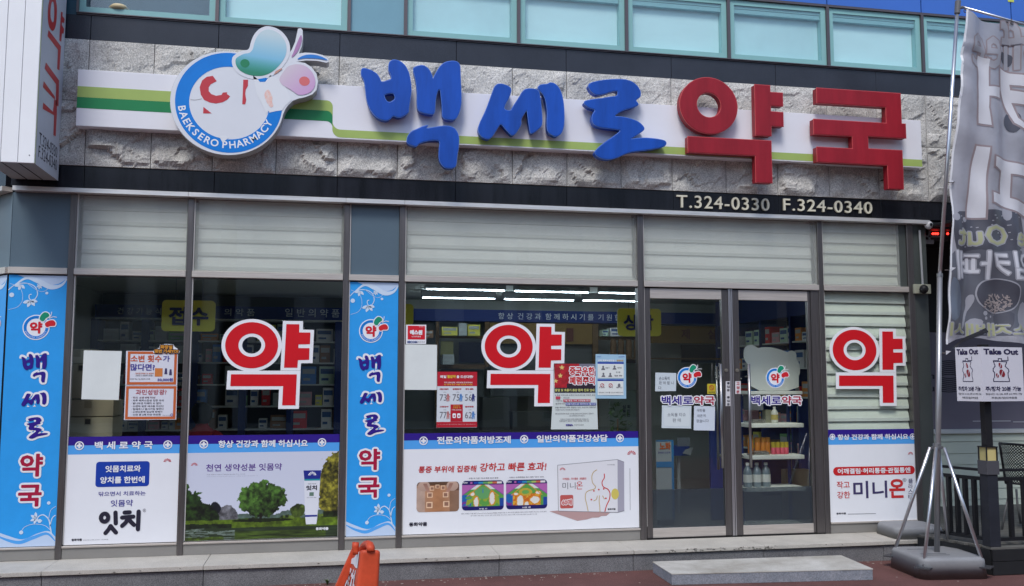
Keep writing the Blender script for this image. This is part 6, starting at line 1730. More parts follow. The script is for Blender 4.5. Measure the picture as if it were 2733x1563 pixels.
LT(s2_, '이 포스터는 의약품 안전사용 캠페인으로 제작되었습니다', 'R', 430, 1330, 920, 1312, mat('pale_pink_print', (.62, .35, .36), .5), Y=-.0052, bold=0)
# public notice with a red flag field
s3 = sheet('S', [(388, 535), (918, 540), (950, 1385), (340, 1385)], 'tall public health notice with red flag heading behind the corner of the red sticker', 'poster', Y=.0035, m=mat('notice_white', (0.60, 0.66, 0.64), .5), name='poster')
bpy.data.objects[s3.name].location.y = .0035
# re-laid in front of the glass but behind the sticker border
s3.location.y = -0.0003
zf0, zf1 = qxz('S', 640, 905)[1], qxz('S', 640, 538)[1]
YN = -.0012 
def flagp(S, T):
    n = vnoise(S, T, 10, 44)
    img = np.zeros(S.shape + (3,)) + np.array([.72, .14, .18])
    img *= (.75 + .5 * n)[..., None]
    img = np.where(((T > .82) & (S > .6))[..., None], np.array([.5, .5, .56]), img); img = np.where(((T < .12 + .1 * n) & (S > .3))[..., None], np.array([.2, .14, .2]), img)
    for cx, cy, r in ((.18, .84, .065), (.14, .50, .065), (.03, .28, .06)):
        dx, dy = (S - cx) * 1.65, (T - cy); a = np.arctan2(dx, dy); rad = np.hypot(dx, dy)
        k = (a % (2 * PI / 5)); k = np.minimum(k, 2 * PI / 5 - k); star = rad < r * 1.6 * .5 / np.cos(PI / 5 * .55 - 0) / (.5 + 1.1 * k)
        img = np.where(star[..., None], np.array([.95, .85, .5]), img)
    return img
a, c = qxz('S', 388, 846, -.0045), qxz('S', 918, 537, -.0045)
picture(s3, 'flag_print', a[0], a[1], c[0], c[1], -.0045, flagp, 90, 54)
LT(s3, '중국우한', 'S', 582, 680, 905, 575, PR, Y=-.0062, bold=.035, halo=(.008, LETW)); LT(s3, '폐렴주의', 'S', 582, 805, 908, 700, PR, Y=-.0062, bold=.035, halo=(.008, LETW))
flat(s3, 'black_band', *qxz('S', 386, 908), *qxz('S', 916, 847), -.0046, INK, t=.0003)
LT(s3, '발열 및 호흡기 증상 환자 진료 안내', 'S', 396, 895, 904, 858, mat('lime_print', (.62, .64, .2), .5), Y=-.0062, bold=.03)
for i, (s, x0, x1, y, m_) in enumerate((('※ 중국 우한시에 거주하였거나 여행을 다녀온 분들', 395, 915, 950, INKG), ('※ 중국 입국자', 500, 580, 985, INKG), ('※ 의심되시는', 405, 490, 1022, INKG), ('응급하시면', 400, 520, 1060, INKG), ('먼저, 질병관리본부 콜센터(1339), 보건소로 전화하여', 398, 925, 1110, INK), ('상담을 받으시고 안내에 따라 주십시오', 400, 710, 1140, INKG),
                                  ('먼저 질병관리본부 콜센터 1339 또는 관할보건소로 문의하시기 바랍니다', 398, 895, 1190, INKG), ('(의료 관계자에게 알려 주시기 바랍니다)', 580, 780, 1218, INKG), ('의료진의 안내로 안전한 진료를 위한 조치입니다', 465, 828, 1262, INKG), ('한분한분의 협조가 모두의 안전을 지킵니다', 450, 835, 1285, INKG))):
    LT(s3, s, 'S', x0, y, x1, y - 20, m_, Y=-.0046, bold=.01)
flat(s3, 'red_mark', *qxz('S', 402, 994), *qxz('S', 460, 958), -.0046, mat('mark_red', (.5, .06, .1), .5), t=.0002)
flat(s3, 'red_mark', *qxz('S', 500, 1030), *qxz('S', 852, 995), -.0046, MATS['mark_red'], t=.0002); LT(s3, '기침, 발열, 가래, 호흡곤란 증상', 'S', 508, 1026, 846, 1000, LETW, Y=-.0062, bold=.03)
flat(s3, 'blue_mark', *qxz('S', 530, 1075), *qxz('S', 925, 1040), -.0046, mat('mark_blue', (.06, .09, .35), .5), t=.0002); LT(s3, '의료기관으로 들어오지 마시고', 'S', 536, 1071, 920, 1044, LETW, Y=-.0062, bold=.03)
LT(s3, 'KMA', 'S', 535, 1340, 630, 1315, VIO, Y=-.0046, bold=.08); LT(s3, '대한의사협회', 'S', 642, 1335, 762, 1316, INKG, Y=-.0046, bold=.0)
# light blue pictogram notice
s4 = sheet('S', [(920, 410), (1313, 418), (1316, 988), (918, 985)], 'light blue pictogram notice right of the red flag notice', 'poster', Y=-.0075, m=mat('notice_blue', (0.33, 0.52, 0.66), .5), name='poster', curl=.003)
YQ = -.0085 - .003
for (x0, y0, x1, y1, m_) in ((948, 538, 1283, 720, PAPER), (948, 760, 1280, 942, PAPER), (946, 515, 1284, 536, BLUB), (946, 737, 1280, 756, BLUB)):
    flat(s4, 'field', *qxz('S', x0, y1, YQ), *qxz('S', x1, y0, YQ), YQ, m_, t=.0003)
LT(s4, '신종 코로나바이러스', 'S', 950, 505, 1190, 482, LETW, Y=YQ, bold=.05); LT(s4, '예방수칙', 'S', 1195, 505, 1280, 482, mat('notice_orange', (.6, .35, .1), .5), Y=YQ, bold=.05)
for x, y in ((1018, 585), (1165, 580), (1022, 675), (1110, 675)):
    p_ = qxz('S', x, y, YQ - .001); o_ = shape(s4, 'pictogram', ell(p_[0], p_[1] + .006, .009, .011, 12), YQ - .001, INKG); shape(o_, 'pictogram_body', [(p_[0] - .02, p_[1] - .022), (p_[0] + .02, p_[1] - .022), (p_[0] + .012, p_[1] - .006), (p_[0] - .012, p_[1] - .006)], YQ - .001, INKG)
for x, y in ((1006, 815), (1115, 815)):
    p_ = qxz('S', x, y, YQ - .001); o_ = shape(s4, 'pictogram', ell(p_[0], p_[1], .019, .019, 20), YQ - .001, PRD, holes=[ell(p_[0], p_[1], .014, .014, 16)]); b = MB(); ribbon(b, [(p_[0] - .011, p_[1] - .011), (p_[0] + .011, p_[1] + .011)], .004, YQ - .0012); b.build('bar', PRD, o_)
p_ = qxz('S', 1225, 815, YQ - .001); shape(s4, 'pictogram', ell(p_[0], p_[1], .013, .018, 12), YQ - .001, INKG)
for s, x0, x1, y in (('손씻기', 1045, 1100, 598), ('기침예절', 1198, 1256, 598), ('마스크', 1185, 1240, 655), ('착용', 1160, 1270, 700), ('손 안 씻은', 965, 1040, 850), ('의료기관', 1090, 1145, 850), ('불신', 1185, 1265, 852), ('질병관리 1339 ☎ 보건소 콜센터 안내', 962, 1272, 918)):
    LT(s4, s, 'S', x0, y, x1, y - 20, INKG, Y=YQ - .001, bold=.02)
LT(s4, '보건복지부', 'S', 936, 450, 990, 436, BLUB, Y=YQ, bold=.03); LT(s4, '질병관리본부', 'S', 1218, 452, 1296, 438, BLUB, Y=YQ, bold=.03)

# door leaves: logos, shop name, handwritten notes, strips
def door_name(k, cx, cy, r, t0, lab, logo=True):
    Y = .006
    c = qxz(k, cx, cy, Y)
    t = thing('door_sticker', lab, 'sticker', (c[0], Y, c[1] - .3), 'shop name stickers on the doors')
    small_logo(t, c[0], c[1], r, Y)
    (x0, y0, x1, y1) = t0
    xm = x0 + (x1 - x0) * .598
    LT(t, '백세로', 'L', x0, y1, xm - 3, y0, NAVY, Y=Y, bold=.03, halo=(.010, LETW)); LT(t, '약국', 'L', xm + 3, y1, x1, y0, DRED, Y=Y - .0006, bold=.03, halo=(.010, LETW))
door_name('L', 400, 1215, .100, (222, 1342, 592, 1405), 'round logo and shop name sticker on the left door among the notes')
door_name('L', 1012, 1217, .098, (845, 1342, 1195, 1405), 'round logo and shop name sticker on the right door over the display rack')
n1 = sheet('L', [(180, 1180), (325, 1183), (323, 1308), (178, 1310)], 'small handwritten note left of the logo on the left door', 'note', Y=.010, m=mat('note_paper', (0.55, 0.62, 0.66), .7), name='note')
HW = mat('pencil', (0.14, 0.15, 0.18), .7)
LT(n1, '손소독제', 'L', 205, 1232, 278, 1208, HW, Y=.0085, bold=0); LT(n1, '판 매 합 니', 'L', 205, 1262, 306, 1240, HW, Y=.0085, bold=0); LT(n1, '다', 'L', 200, 1296, 222, 1275, HW, Y=.0085, bold=0)
n2 = sheet('M', [(224, 210), (428, 214), (425, 370), (222, 367)], 'wide handwritten note under the shop name on the left door', 'note', Y=.010, m=MATS['note_paper'], name='note')
LT(n2, '소독용 티슈', 'M', 262, 288, 388, 262, HW, Y=.0085, bold=0); LT(n2, '판 매', 'M', 298, 326, 354, 300, HW, Y=.0085, bold=0)
flat(n2, 'inner_sheet', *qxz('M', 240, 355, .0092), *qxz('M', 414, 226, .0092), .0092, mat('note_paper_2', (0.60, 0.66, 0.68), .7), t=.0003)
n3 = sheet('M', [(446, 214), (591, 217), (588, 385), (443, 382)], 'narrow bright handwritten note beside the left door handle', 'note', Y=.010, m=mat('note_bright', (0.58, 0.64, 0.72), .7), name='note')
LT(n3, '에탄올', 'M', 465, 255, 523, 234, HW, Y=.0085, bold=0); LT(n3, '새온게', 'M', 465, 292, 525, 272, HW, Y=.0085, bold=0); LT(n3, '없습니다', 'M', 463, 328, 547, 306, HW, Y=.0085, bold=0)
n4 = sheet('L', [(540, 1258), (598, 1258), (598, 1328), (540, 1328)], 'yellow no smoking sticker beside the left door handle', 'sticker', Y=.010, m=mat('sticker_yellow', (0.50, 0.42, 0.03), .5), name='sticker')
p_ = qxz('L', 570, 1285, .008); shape(n4, 'ban_ring', ell(p_[0], p_[1], .024, .024, 20), .008, PRD, holes=[ell(p_[0], p_[1], .018, .018, 16)]); LT(n4, '금연구역', 'L', 548, 1322, 592, 1311, INK, Y=.008, bold=.03)
b = MB(); ribbon(b, [(p_[0] - .016, p_[1] + .016), (p_[0] + .016, p_[1] - .016)], .005, .0078); b.build('ban_bar', PRD, n4)
def strip(x0, y0, x1, y1, txt, m, lab, Y=-.008):
    t = sheet('L', [(x0, y0), (x1, y0), (x1, y1), (x0, y1)], lab, 'sticker', Y=Y, m=mat('strip_white', (.66, .66, .68), .5), name='sticker')
    n = len(txt); h = (y1 - y0) / n
    for i, ch in enumerate(txt):
        if ch != ' ':
            LT(t, ch, 'L', x0 + 8, y0 + (i + .85) * h, x1 - 8, y0 + (i + .2) * h, m, Y=Y - .001, bold=.03)
strip(668, 1240, 704, 1412, '출입문 출입문', INK, 'long white door strip with black lettering between the door leaves')
strip(734, 1240, 772, 1328, '고정문', PRD, 'short white door strip with red lettering beside the right door lock')

# ------------------------------------------------------------------ the neighbour's recessed cafe front on the right
def proj(p):
    d = np.array(p, float) - CAM
    z = d @ _F
    return 1366.5 + FPX * (d @ _R) / z, 781.5 - FPX * (d @ _U) / z
YN_ = 1.2
CAFE = thing('cafe_front', 'recessed cafe front with pale green siding and grey film window', 'building', (7.5, YN_, 0))
zs = float(q('W', 700, 98, YN_)[2]); zb_ = float(q('W', 860, 890, YN_)[2])
SID = mat('pale_green_siding', s2l(208, 216, 198), 0.7, var=0.08, vscale=2, stretch=(.6, 1, 3))
joints = [float(q('W', 600, y, YN_)[2]) for y in (118, 190, 295, 393, 500, 606, 700, 790, 880)]
for a, c in zip(joints[1:], joints[:-1]):
    b = MB(); b.hexa([(5.96, YN_ - .014, a + .002), (10.5, YN_ - .014, a + .002), (10.5, YN_ + .05, a + .002), (5.96, YN_ + .05, a + .002),
                      (5.96, YN_ - .004, c - .001), (10.5, YN_ - .004, c - .001), (10.5, YN_ + .05, c - .001), (5.96, YN_ + .05, c - .001)])
    b.build('siding_board', SID, CAFE)
bx('foot_trim', 5.96, 10.5, YN_ - .03, YN_ + .05, joints[-1] - .035, joints[-1] - .001, mat('cream_trim', s2l(205, 208, 192), .6), CAFE)
bx('foot_wall', 5.96, 10.5, YN_ - .005, YN_ + .05, 0, joints[-1] - .036, mat('weathered_concrete', (0.20, .20, .18), .9, var=.3, vscale=3), CAFE)
bx('sill', 5.96, 10.5, YN_ - .05, YN_ + .05, joints[0] + .001, zs + .02, mat('white_sill', (0.62, .64, .62), .5), CAFE)
bx('film_pane', 5.96, 10.5, YN_ + .01, YN_ + .02, zs + .022, 2.2, mat('grey_film', s2l(122, 118, 130), .25, var=.12, vscale=.8, spec=.6), CAFE)
bx('upper_wall', 5.96, 10.5, YN_, YN_ + .05, 2.202, 3.4, BLACK, CAFE)
bx('recess_ceiling', 5.96, 10.5, -0.05, YN_ + .05, 3.18, 3.25, BLACK, CAFE)
b = MB()
for j in range(16):
    for i in range(9):
        x, z = qxz('N', 918 + i * 14.5, 1105 + j * 13.5, YN_)
        dy = .012 * math.sin((i / 8) * PI) * (1 if j < 8 else -1)
        b.box(x - .019, x + .012, YN_ + .006, YN_ + .0095, z + dy - .005, z + dy + .004)
o_ = b.build('dash_pattern', mat('dash_dark', (0.02, .02, .025), .6), CAFE); o_['kind'] = 'stuff'
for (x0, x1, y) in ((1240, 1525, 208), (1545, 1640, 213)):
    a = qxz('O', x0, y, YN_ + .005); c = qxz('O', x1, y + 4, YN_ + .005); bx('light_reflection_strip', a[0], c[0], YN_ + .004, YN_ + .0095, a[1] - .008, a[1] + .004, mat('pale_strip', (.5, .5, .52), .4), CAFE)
# the brackets-like graphic left of the dashes
b = MB()
for (x0, y0, x1, y1) in ((830, 1195, 870, 1200), (830, 1195, 838, 1310), (830, 1305, 870, 1310), (862, 1195, 870, 1225), (862, 1280, 870, 1310)):
    a, c = qxz('N', x0, y1, YN_), qxz('N', x1, y0, YN_); b.box(a[0], c[0], YN_ + .0055, YN_ + .0095, a[1], c[1])
o_ = b.build('bracket_graphic', MATS['dash_dark'], CAFE); o_['kind'] = 'stuff'
# awning edge, led board, cameras, conduit
a = q('k', 215, 90, -.3)
AW = bx('awning', 5.98, 8.5, -.45, -.062, float(q('k', 300, 125, -.4)[2]), float(q('k', 300, 88, -.4)[2]), BLACK, None, bevel=.004)
tag(AW, 'black awning box projecting over the cafe recess behind the flag pole', 'awning')
LED = thing('led_sign', 'small black sign with red light dots under the awning', 'sign', (6.1, .05, 2.9))
a, c = q('k', 165, 345, .1), q('k', 480, 240, .1)
bx('led_case', a[0], c[0], .1, .16, a[2], c[2], mat('led_case', (.03, .025, .025), .4), LED)
b = MB()
for x in (297, 325, 350, 465):
    p_ = q('k', x, 271, .1); b.tube((p_[0], .092, p_[2]), (p_[0], .0995, p_[2]), .012, 8)
b.build('led_dot', mat('led_red', (1.0, .03, .02), .4, emit=3.0), LED)
b = MB()
for (x0, y0, x1, y1) in ((170, 215, 185, 340), (255, 215, 270, 340), (170, 215, 270, 228), (165, 295, 380, 305), (205, 340, 310, 385)):
    a, c = q('k', x0, y1, .07), q('k', x1, y0, .07); b.box(a[0], c[0], .07, .09, a[2], c[2])
b.build('led_bracket', mat('bracket_grey', (.25, .24, .24), .5), LED)
def ball_camera(k, x, y, r, Y, m, mb, lab):
    c = q(k, x, y, Y)
    t = thing('security_camera', lab, 'camera', (float(c[0]), Y, float(c[2])))
    b = MB(); b.lathe([(r * .3, -r), (r * .8, -r * .6), (r, 0), (r * .8, r * .6), (r * .3, r)], c, 16); b.build('camera_ball', m, t, smooth=True)
    b = MB(); b.tube((c[0], Y - r * 1.02, c[2]), (c[0], Y - r * .8, c[2]), r * .35, 12); b.build('lens', BLACK, t)
    b = MB(); b.tube((c[0], Y + r * .5, c[2]), (c[0], 0.02 if Y < 0 else YN_, c[2]), r * .4, 10); b.build('mount', mb, t)
ball_camera('k', 250, 172, .042, -.06, mat('camera_white', (.6, .6, .6), .4), MATS['bracket_grey'], 'white ball security camera above the red light dots')
ball_camera('k', 196, 905, .045, -.10, BLACK, BLACK, 'black ball security camera on the beige box at the pillar')
JB = thing('junction_box', 'beige cable box on the pillar beside the black ball camera', 'box', (5.9, -.03, 2.45))
a, c = q('k', 80, 955, -.03), q('k', 262, 852, -.03); bx('box_body', a[0], c[0], -.05, -.001, a[2], c[2], mat('beige_box', (.36, .37, .29), .6), JB, bevel=.006)
b = MB(); b.tube(q('k', 146, 232, -.02), q('k', 182, 850, -.02), .011, 8); tag(b.build('conduit', mat('conduit_grey', (.36, .37, .38), .5)), 'grey cable conduit running up the pillar from the beige box', 'pipe')

# ------------------------------------------------------------------ deck, railing, chair
DK = thing('wooden_deck', 'dark painted wooden terrace deck in the right corner', 'deck', (6.5, -.6, 0))
DKM = mat('grey_deck_wood', (0.12, .118, .108), .6, var=.4, vscale=4, stretch=(1, 6, 6)); DKF = mat('charcoal_fascia', (.018, .019, .021), .6, var=.3, vscale=3)
zd = 0.236
bx('fascia_board', 5.57, 8.6, -1.268, -1.243, .118, zd - .022, DKF, DK, bevel=.002, seg=1); bx('fascia_board', 5.57, 8.6, -1.266, -1.243, .004, .114, DKF, DK, bevel=.002, seg=1)
yy = -1.262; n = 0
while yy < 1.13:
    y1 = yy + .12
    xl = 5.56 - max(0, min(1, (yy + 1.262) / .7)) * .22 if y1 < -.50 else (5.98 if yy > -.02 else 5.80)
    bx('deck_board', xl, 8.6, yy, y1 - .005, zd - .021, zd, DKM, DK, bevel=.002, seg=1); yy = y1
b = MB(); b.hexa([(5.565, -1.24, .003), (5.6, -1.24, .003), (5.38, -.56, .003), (5.345, -.56, .003), (5.565, -1.24, zd - .022), (5.6, -1.24, zd - .022), (5.38, -.56, zd - .022), (5.345, -.56, zd - .022)]); b.build('side_board', DKF, DK)
RL = thing('railing', 'black deck railing with square balusters and an angled side run', 'railing', (5.6, -1.2, zd))
BK = mat('black_railing_paint', (.010, .011, .014), .45, var=.2, vscale=8)
zr1, zr2 = .885, .815; P0 = np.array([5.61, -1.205]); P1 = np.array([5.466, -.784])
zbot = zd + .07
def rail(p, q_, z, w_, h_, nm):
    d = (q_ - p) / np.linalg.norm(q_ - p); nn = np.array([-d[1], d[0]]) * w_ / 2
    c4 = [p + nn, p - nn, q_ - nn, q_ + nn]
    b = MB(); b.hexa([(*x, z - h_) for x in c4] + [(*x, z) for x in c4]); b.build(nm, BK, RL)
rail(P0, P1, zr1, .05, .02, 'handrail'); rail(P0, P1, zr2, .03, .03, 'top_rail'); rail(P0, P1, zbot, .03, .03, 'bottom_rail')
P2 = np.array([8.5, -1.20]); rail(P0, P2, zr1, .05, .02, 'handrail'); rail(P0, P2, zr2, .03, .03, 'top_rail'); rail(P0, P2, zbot, .03, .03, 'bottom_rail')
def baluster(x, y):
    bx('baluster', x - .017, x + .017, y - .017, y + .017, zbot + .001, zr2 - .031, BK, RL)
for f in (.13, .31, .50, .68, .86):
    p_ = P0 * (1 - f) + P1 * f; baluster(p_[0], p_[1])
x = float(P(2697, 1350, -1.2)[0])
while x < 8.4:
    baluster(x, -1.20); x += .135
# far run of the railing, parallel to the wall
PO = thing('sign_post', 'black square post on the deck corner carrying the take out sign and a cream lamp', 'post', (5.61, -1.21, zd))
zl = float(P(2655, 1265, -1.21)[2]); zl2 = float(P(2650, 1228, -1.21)[2]); zl3 = float(P(2650, 1190, -1.21)[2])
bx('post_base', 5.56, 5.66, -1.26, -1.16, zd + .001, zl, mat('charcoal_post', (.022, .025, .034), .5, var=.2, vscale=6), PO, bevel=.004)
bx('lamp_collar', 5.55, 5.67, -1.27, -1.15, zl + .001, zl2, mat('collar_grey', (.07, .07, .08), .5), PO, bevel=.003)
bx('lamp_panel', 5.565, 5.655, -1.255, -1.165, zl2 + .001, zl3 - .008, mat('cream_lamp', (.55, .47, .2), .5), PO)
b = MB()
for x, y in ((5.555, -1.265), (5.655, -1.265), (5.555, -1.165), (5.655, -1.165)):
    b.box(x - .003, x + .006, y - .003, y + .006, zl2 + .001, zl3 - .0082)
b.box(5.55, 5.667, -1.27, -1.155, zl3 - .0079, zl3); b.build('lamp_cage', BLACK, PO)
bx('upper_post', 5.575, 5.64, -1.245, -1.18, zl3 + .001, 1.96, BLACK, PO, bevel=.003)
# the take out sign: two printed faces meeting in a corner
TS_ = thing('take_out_sign', 'white two sided corner sign reading Take Out with a coffee grinder drawing', 'sign', (5.5, -1.35, 1.5))
YC_ = -1.34
ca_ = P(2619, 925, YC_); cb_ = P(2622, 1071, YC_); xc = (ca_[0] + cb_[0]) / 2
ztp, zbt = float(ca_[2]) + .0, float(cb_[2])
def face_end(dirv, ut):
    lo_, hi_ = 0.02, 1.5
    for _ in range(40):
        L = (lo_ + hi_) / 2; u = proj((xc + dirv[0] * L, YC_ + dirv[1] * L, 1.7))[0]
        if abs(u - 2620) < abs(ut - 2620): lo_ = L
        else: hi_ = L
    return L
dr_ = np.array([math.cos(math.radians(10)), math.sin(math.radians(10))]); dl_ = np.array([-math.sin(math.radians(22)), math.cos(math.radians(22))])
LR_, LL_ = face_end(dr_, 2731), face_end(dl_, 2552)
SGM = mat('take_out_white', (.62, .61, .66), .4, var=.04, vscale=3)
def face(dirv, L, nm, flip):
    n_ = np.array([dirv[1], -dirv[0]]) if not flip else np.array([-dirv[1], dirv[0]])
    if n_[1] > 0 and not flip: n_ = -n_
    a = np.array([xc, YC_]); e = a + dirv * L
    b = MB(); th = -n_ * .004
    b.hexa([(*a, zbt), (*e, zbt), (*(e + th), zbt), (*(a + th), zbt), (*a, ztp), (*e, ztp), (*(e + th), ztp), (*(a + th), ztp)]); o = b.build(nm, SGM, TS_)
    def M_(s, t, h=.0015):     # s 0..1 left to right in the picture
        f = s if not flip else 1 - s
        p_ = a + dirv * L * f + n_ * h; return (p_[0], p_[1], zbt + (ztp - zbt) * t)
    def tx(s_, s0, t0, s1, t1, m, bold=.02):
        vs, fs = text_mesh(s_, bold, 0, 0, 1, 2); lo, hi = vs[:, :2].min(0), vs[:, :2].max(0)
        w_ = stagger(vs * [1, 1, 0], fs)
        b = MB(); b.add([M_(s0 + (v[0] - lo[0]) / (hi[0] - lo[0]) * (s1 - s0), t0 + (v[1] - lo[1]) / (hi[1] - lo[1]) * (t1 - t0), .0015 + v[2]) for v in w_], fs); b.build('lettering', m, o)
    tx('Take Out', .06, .86, .90, .97, NAVY2, .05); tx('주/정차 20분 가능', .07, .185, .93, .275, NAVY2, .03); tx('점심시간 12-1:30, 오후 6시 부터 가능', .07, .115, .95, .155, INKG, .03); tx('무휴(토/일)단속없음', .2, .04, .82, .085, INKG, .03)
    def pl(pts, m, h=.0016, w_=None):
        b = MB()
        if w_:
            pts_ = [np.array(p_) for p_ in pts]
            for i in range(len(pts_) - 1):
                d = pts_[i + 1] - pts_[i]; l = np.hypot(d[0] * .8, d[1]) or 1; nn = np.array([-d[1], d[0] * .64]) / l * w_ / 2
                e_ = d / l * w_ * .3
                b.poly([M_(*(pts_[i] - e_ + nn * [1.25, 1]), h + .0003 * (i % 2)), M_(*(pts_[i] - e_ - nn * [1.25, 1]), h + .0003 * (i % 2)), M_(*(pts_[i + 1] + e_ - nn * [1.25, 1]), h + .0003 * (i % 2)), M_(*(pts_[i + 1] + e_ + nn * [1.25, 1]), h + .0003 * (i % 2))])
        else:
            b.poly([M_(*p_, h) for p_ in pts])
        b.build('grinder_print', m, o)
    G = lambda pts: [((x - 345) / 320, 1 - (y - 945) / 425) for x, y in pts]
    pl(G([(437, 1060), (437, 1052), (475, 1052), (475, 1035), (500, 1035), (500, 1050), (550, 1050), (550, 1020)]), NAVY2, w_=.016)
    pl(G([(437, 1055), (448, 1095), (432, 1115), (432, 1135), (442, 1145), (440, 1180), (432, 1195), (432, 1215), (553, 1215), (553, 1195), (546, 1180), (545, 1145), (553, 1135), (550, 1118), (540, 1110), (525, 1095), (540, 1060), (437, 1056)]), NAVY2, w_=.016)
    for cx, cy, rx, ry in ((488, 1090, 13, 22), (500, 1150, 22, 30), (462, 1168, 11, 17)):
        pts = [(cx + rx * math.cos(a_) * .95 + ry * .25 * math.sin(a_), cy + ry * math.sin(a_)) for a_ in np.linspace(0, 2 * PI, 14)[:-1]]; pl(G(pts), mat('bean_dark_red', (.22, .01, .02), .5), h=.002)
        pl(G([(cx + rx * .5, cy - ry * .9), (cx - rx * .1, cy), (cx - rx * .4, cy + ry * .9)]), SGM, h=.0026, w_=.010)
NAVY2 = mat('ink_navy', (.02, .015, .06), .5)
face(dr_, LR_, 'right_panel', False); face(dl_, LL_, 'left_panel', True)
b = MB(); b.box(5.58, 5.64, -1.30, -1.246, zbt + .05, zbt + .09); b.box(5.58, 5.64, -1.30, -1.246, ztp - .09, ztp - .05); b.build('bracket', BLACK, TS_)

# woven terrace chair, cut by the picture's edge
CH = thing('terrace_chair', 'black woven terrace chair on the deck behind the railing', 'chair', (6.3, -.35, zd))
yc = -.45
def Wq(x, y, Y=yc):
    p_ = q('W', x, y, Y); return Vector((float(p_[0]), Y, float(p_[2])))
tl, tr_, bl, br = Wq(945, 205), Wq(1330, 235), Wq(1065, 565), Wq(1330, 590)
def bk(s, t):
    p_ = (tl * (1 - s) + tr_ * s) * (1 - t) + (bl * (1 - s) + br * s) * t
    return p_ + Vector((0, .10 * t + .12 * math.sin(PI * s), 0))
b = MB(); N = 15
for i in range(-N, N):
    for dirn in (1, -1):
        pts = []
        for k in range(0, 13):
            t = k / 12; s = (i / N) + t * .9 if dirn == 1 else (i / N) + .95 - t * .9
            if 0 <= s <= 1: pts.append((s, t))
        for a_, c_ in zip(pts[:-1], pts[1:]):
            w_ = .014
            b.poly([bk(min(1, a_[0] + w_), a_[1]) + Vector((0, .001 * dirn, 0)), bk(a_[0] - w_ if a_[0] > w_ else 0, a_[1]) + Vector((0, .001 * dirn, 0)), bk(max(0, c_[0] - w_), c_[1]) + Vector((0, .001 * dirn, 0)), bk(min(1, c_[0] + w_), c_[1]) + Vector((0, .001 * dirn, 0))])
o_ = b.build('woven_back', BLACK, CH); o_['kind'] = 'stuff'
b = MB(); b.path([bk(s, 0) for s in np.linspace(0, 1, 10)] + [bk(1, t) for t in np.linspace(.1, 1, 6)] + [bk(s, 1) for s in np.linspace(.9, 0, 10)] + [bk(0, t) for t in np.linspace(.9, 0, 6)], .011, 8); b.build('back_frame', BLACK, CH, smooth=True)
sz = float(Wq(1080, 630)[2])
b = MB(); b.add([tuple(Vector((bl.x - .0 + .52 * (.5 + .5 * math.cos(a_)) , yc - .18 + .25 * math.sin(a_), sz + dz))) for dz in (0, .02) for a_ in np.linspace(0, 2 * PI, 20)[:-1]], [tuple(range(19))[::-1], tuple(range(19, 38))] + [(i, (i + 1) % 19, 19 + (i + 1) % 19, 19 + i) for i in range(19)]); b.build('seat', BLACK, CH)
for a_, e_ in ((Wq(1035, 640), Wq(965, 930)), (Wq(1100, 640) + Vector((0, .3, 0)), Wq(1075, 930) + Vector((0, .3, 0))), (Wq(1310, 640), Wq(1370, 930)), (Wq(1290, 640) + Vector((0, .3, 0)), Wq(1330, 930) + Vector((0, .3, 0)))):
    e_.z = zd + .001
    b = MB(); b.path([a_, (a_ + e_) / 2 + Vector((-.01, 0, 0)), e_], .011, 8); b.build('leg', mat('leg_grey', (.12, .12, .12), .4), CH, smooth=True)

# ------------------------------------------------------------------ feather flag on a tripod base
YP = -1.05
def Yq(k, x, y, Y=YP):
    return Vector([float(v) for v in q(k, x, y, Y)])
ORGB = Vector((5.20, -1.04, 0))
GREYP = mat('grey_blow_moulded_plastic', (0.25, .255, .265), .55, var=.12, vscale=4, bump=.1, bscale=30)
ALU = mat('aluminium_tube', (.62, .63, .66), .32, .9, var=.1, vscale=3)
ALD = mat('dull_aluminium', (.30, .30, .31), .4, .8, var=.15, vscale=5)
FB = thing('weighted_pole_stand', 'grey plastic weight base with four metal struts holding the flag pole', 'stand', ORGB)
FB['label'] = 'grey plastic weighted base with four metal struts at the foot of the flag pole'
def base_block(parent, c, sx, sy, h, ang, m, nm='weight'):
    bm = bmesh.new(); bmesh.ops.create_cube(bm, size=1)
    for v in bm.verts:
        k = .955 if v.co.z > 0 else 1.0
        v.co = Vector((v.co.x * sx * k, v.co.y * sy * k, (v.co.z + .5) * h))
    bmesh.ops.bevel(bm, geom=[e for e in bm.edges if abs(e.verts[0].co.z - e.verts[1].co.z) > h * .5], offset=.075, segments=5, affect='EDGES', profile=.5)
    bmesh.ops.bevel(bm, geom=[e for e in bm.edges if e.verts[0].co.z > h * .9 and e.verts[1].co.z > h * .9 and e.is_manifold and e.calc_face_angle(0) > .4], offset=.032, segments=5, affect='EDGES', profile=.5)
    # shallow grooves pressed across the top
    for v in bm.verts:
        pass
    R_ = Matrix.Rotation(ang, 4, 'Z'); off = origin(parent)
    for v in bm.verts:
        v.co = R_ @ v.co + Vector(c) - off
    me = bpy.data.meshes.new(nm); bm.to_mesh(me); bm.free(); me.materials.append(m); me.polygons.foreach_set('use_smooth', [True] * len(me.polygons)); me.update()
    o = bpy.data.objects.new(nm, me); COL.objects.link(o); o.parent = parent
    md = o.modifiers.new('wn', 'WEIGHTED_NORMAL'); md.keep_sharp = True
    return o
base_block(FB, ORGB, .60, .60, .175, math.radians(-6.5), GREYP)
Rb = Matrix.Rotation(math.radians(-6.5), 3, 'Z')
for y in (-.16, -.10, .12):
    b = MB(); c4 = [ORGB + Rb @ Vector(p_) for p_ in ((-.2, y, 0), (.03, y + .0, 0), (.03, y + .012, 0), (-.2, y + .012, 0))]
    b.hexa([(p_.x, p_.y, .172) for p_ in c4] + [(p_.x, p_.y, .1765) for p_ in c4]); b.build('top_groove', mat('groove_dark', (.08, .08, .085), .6), FB)
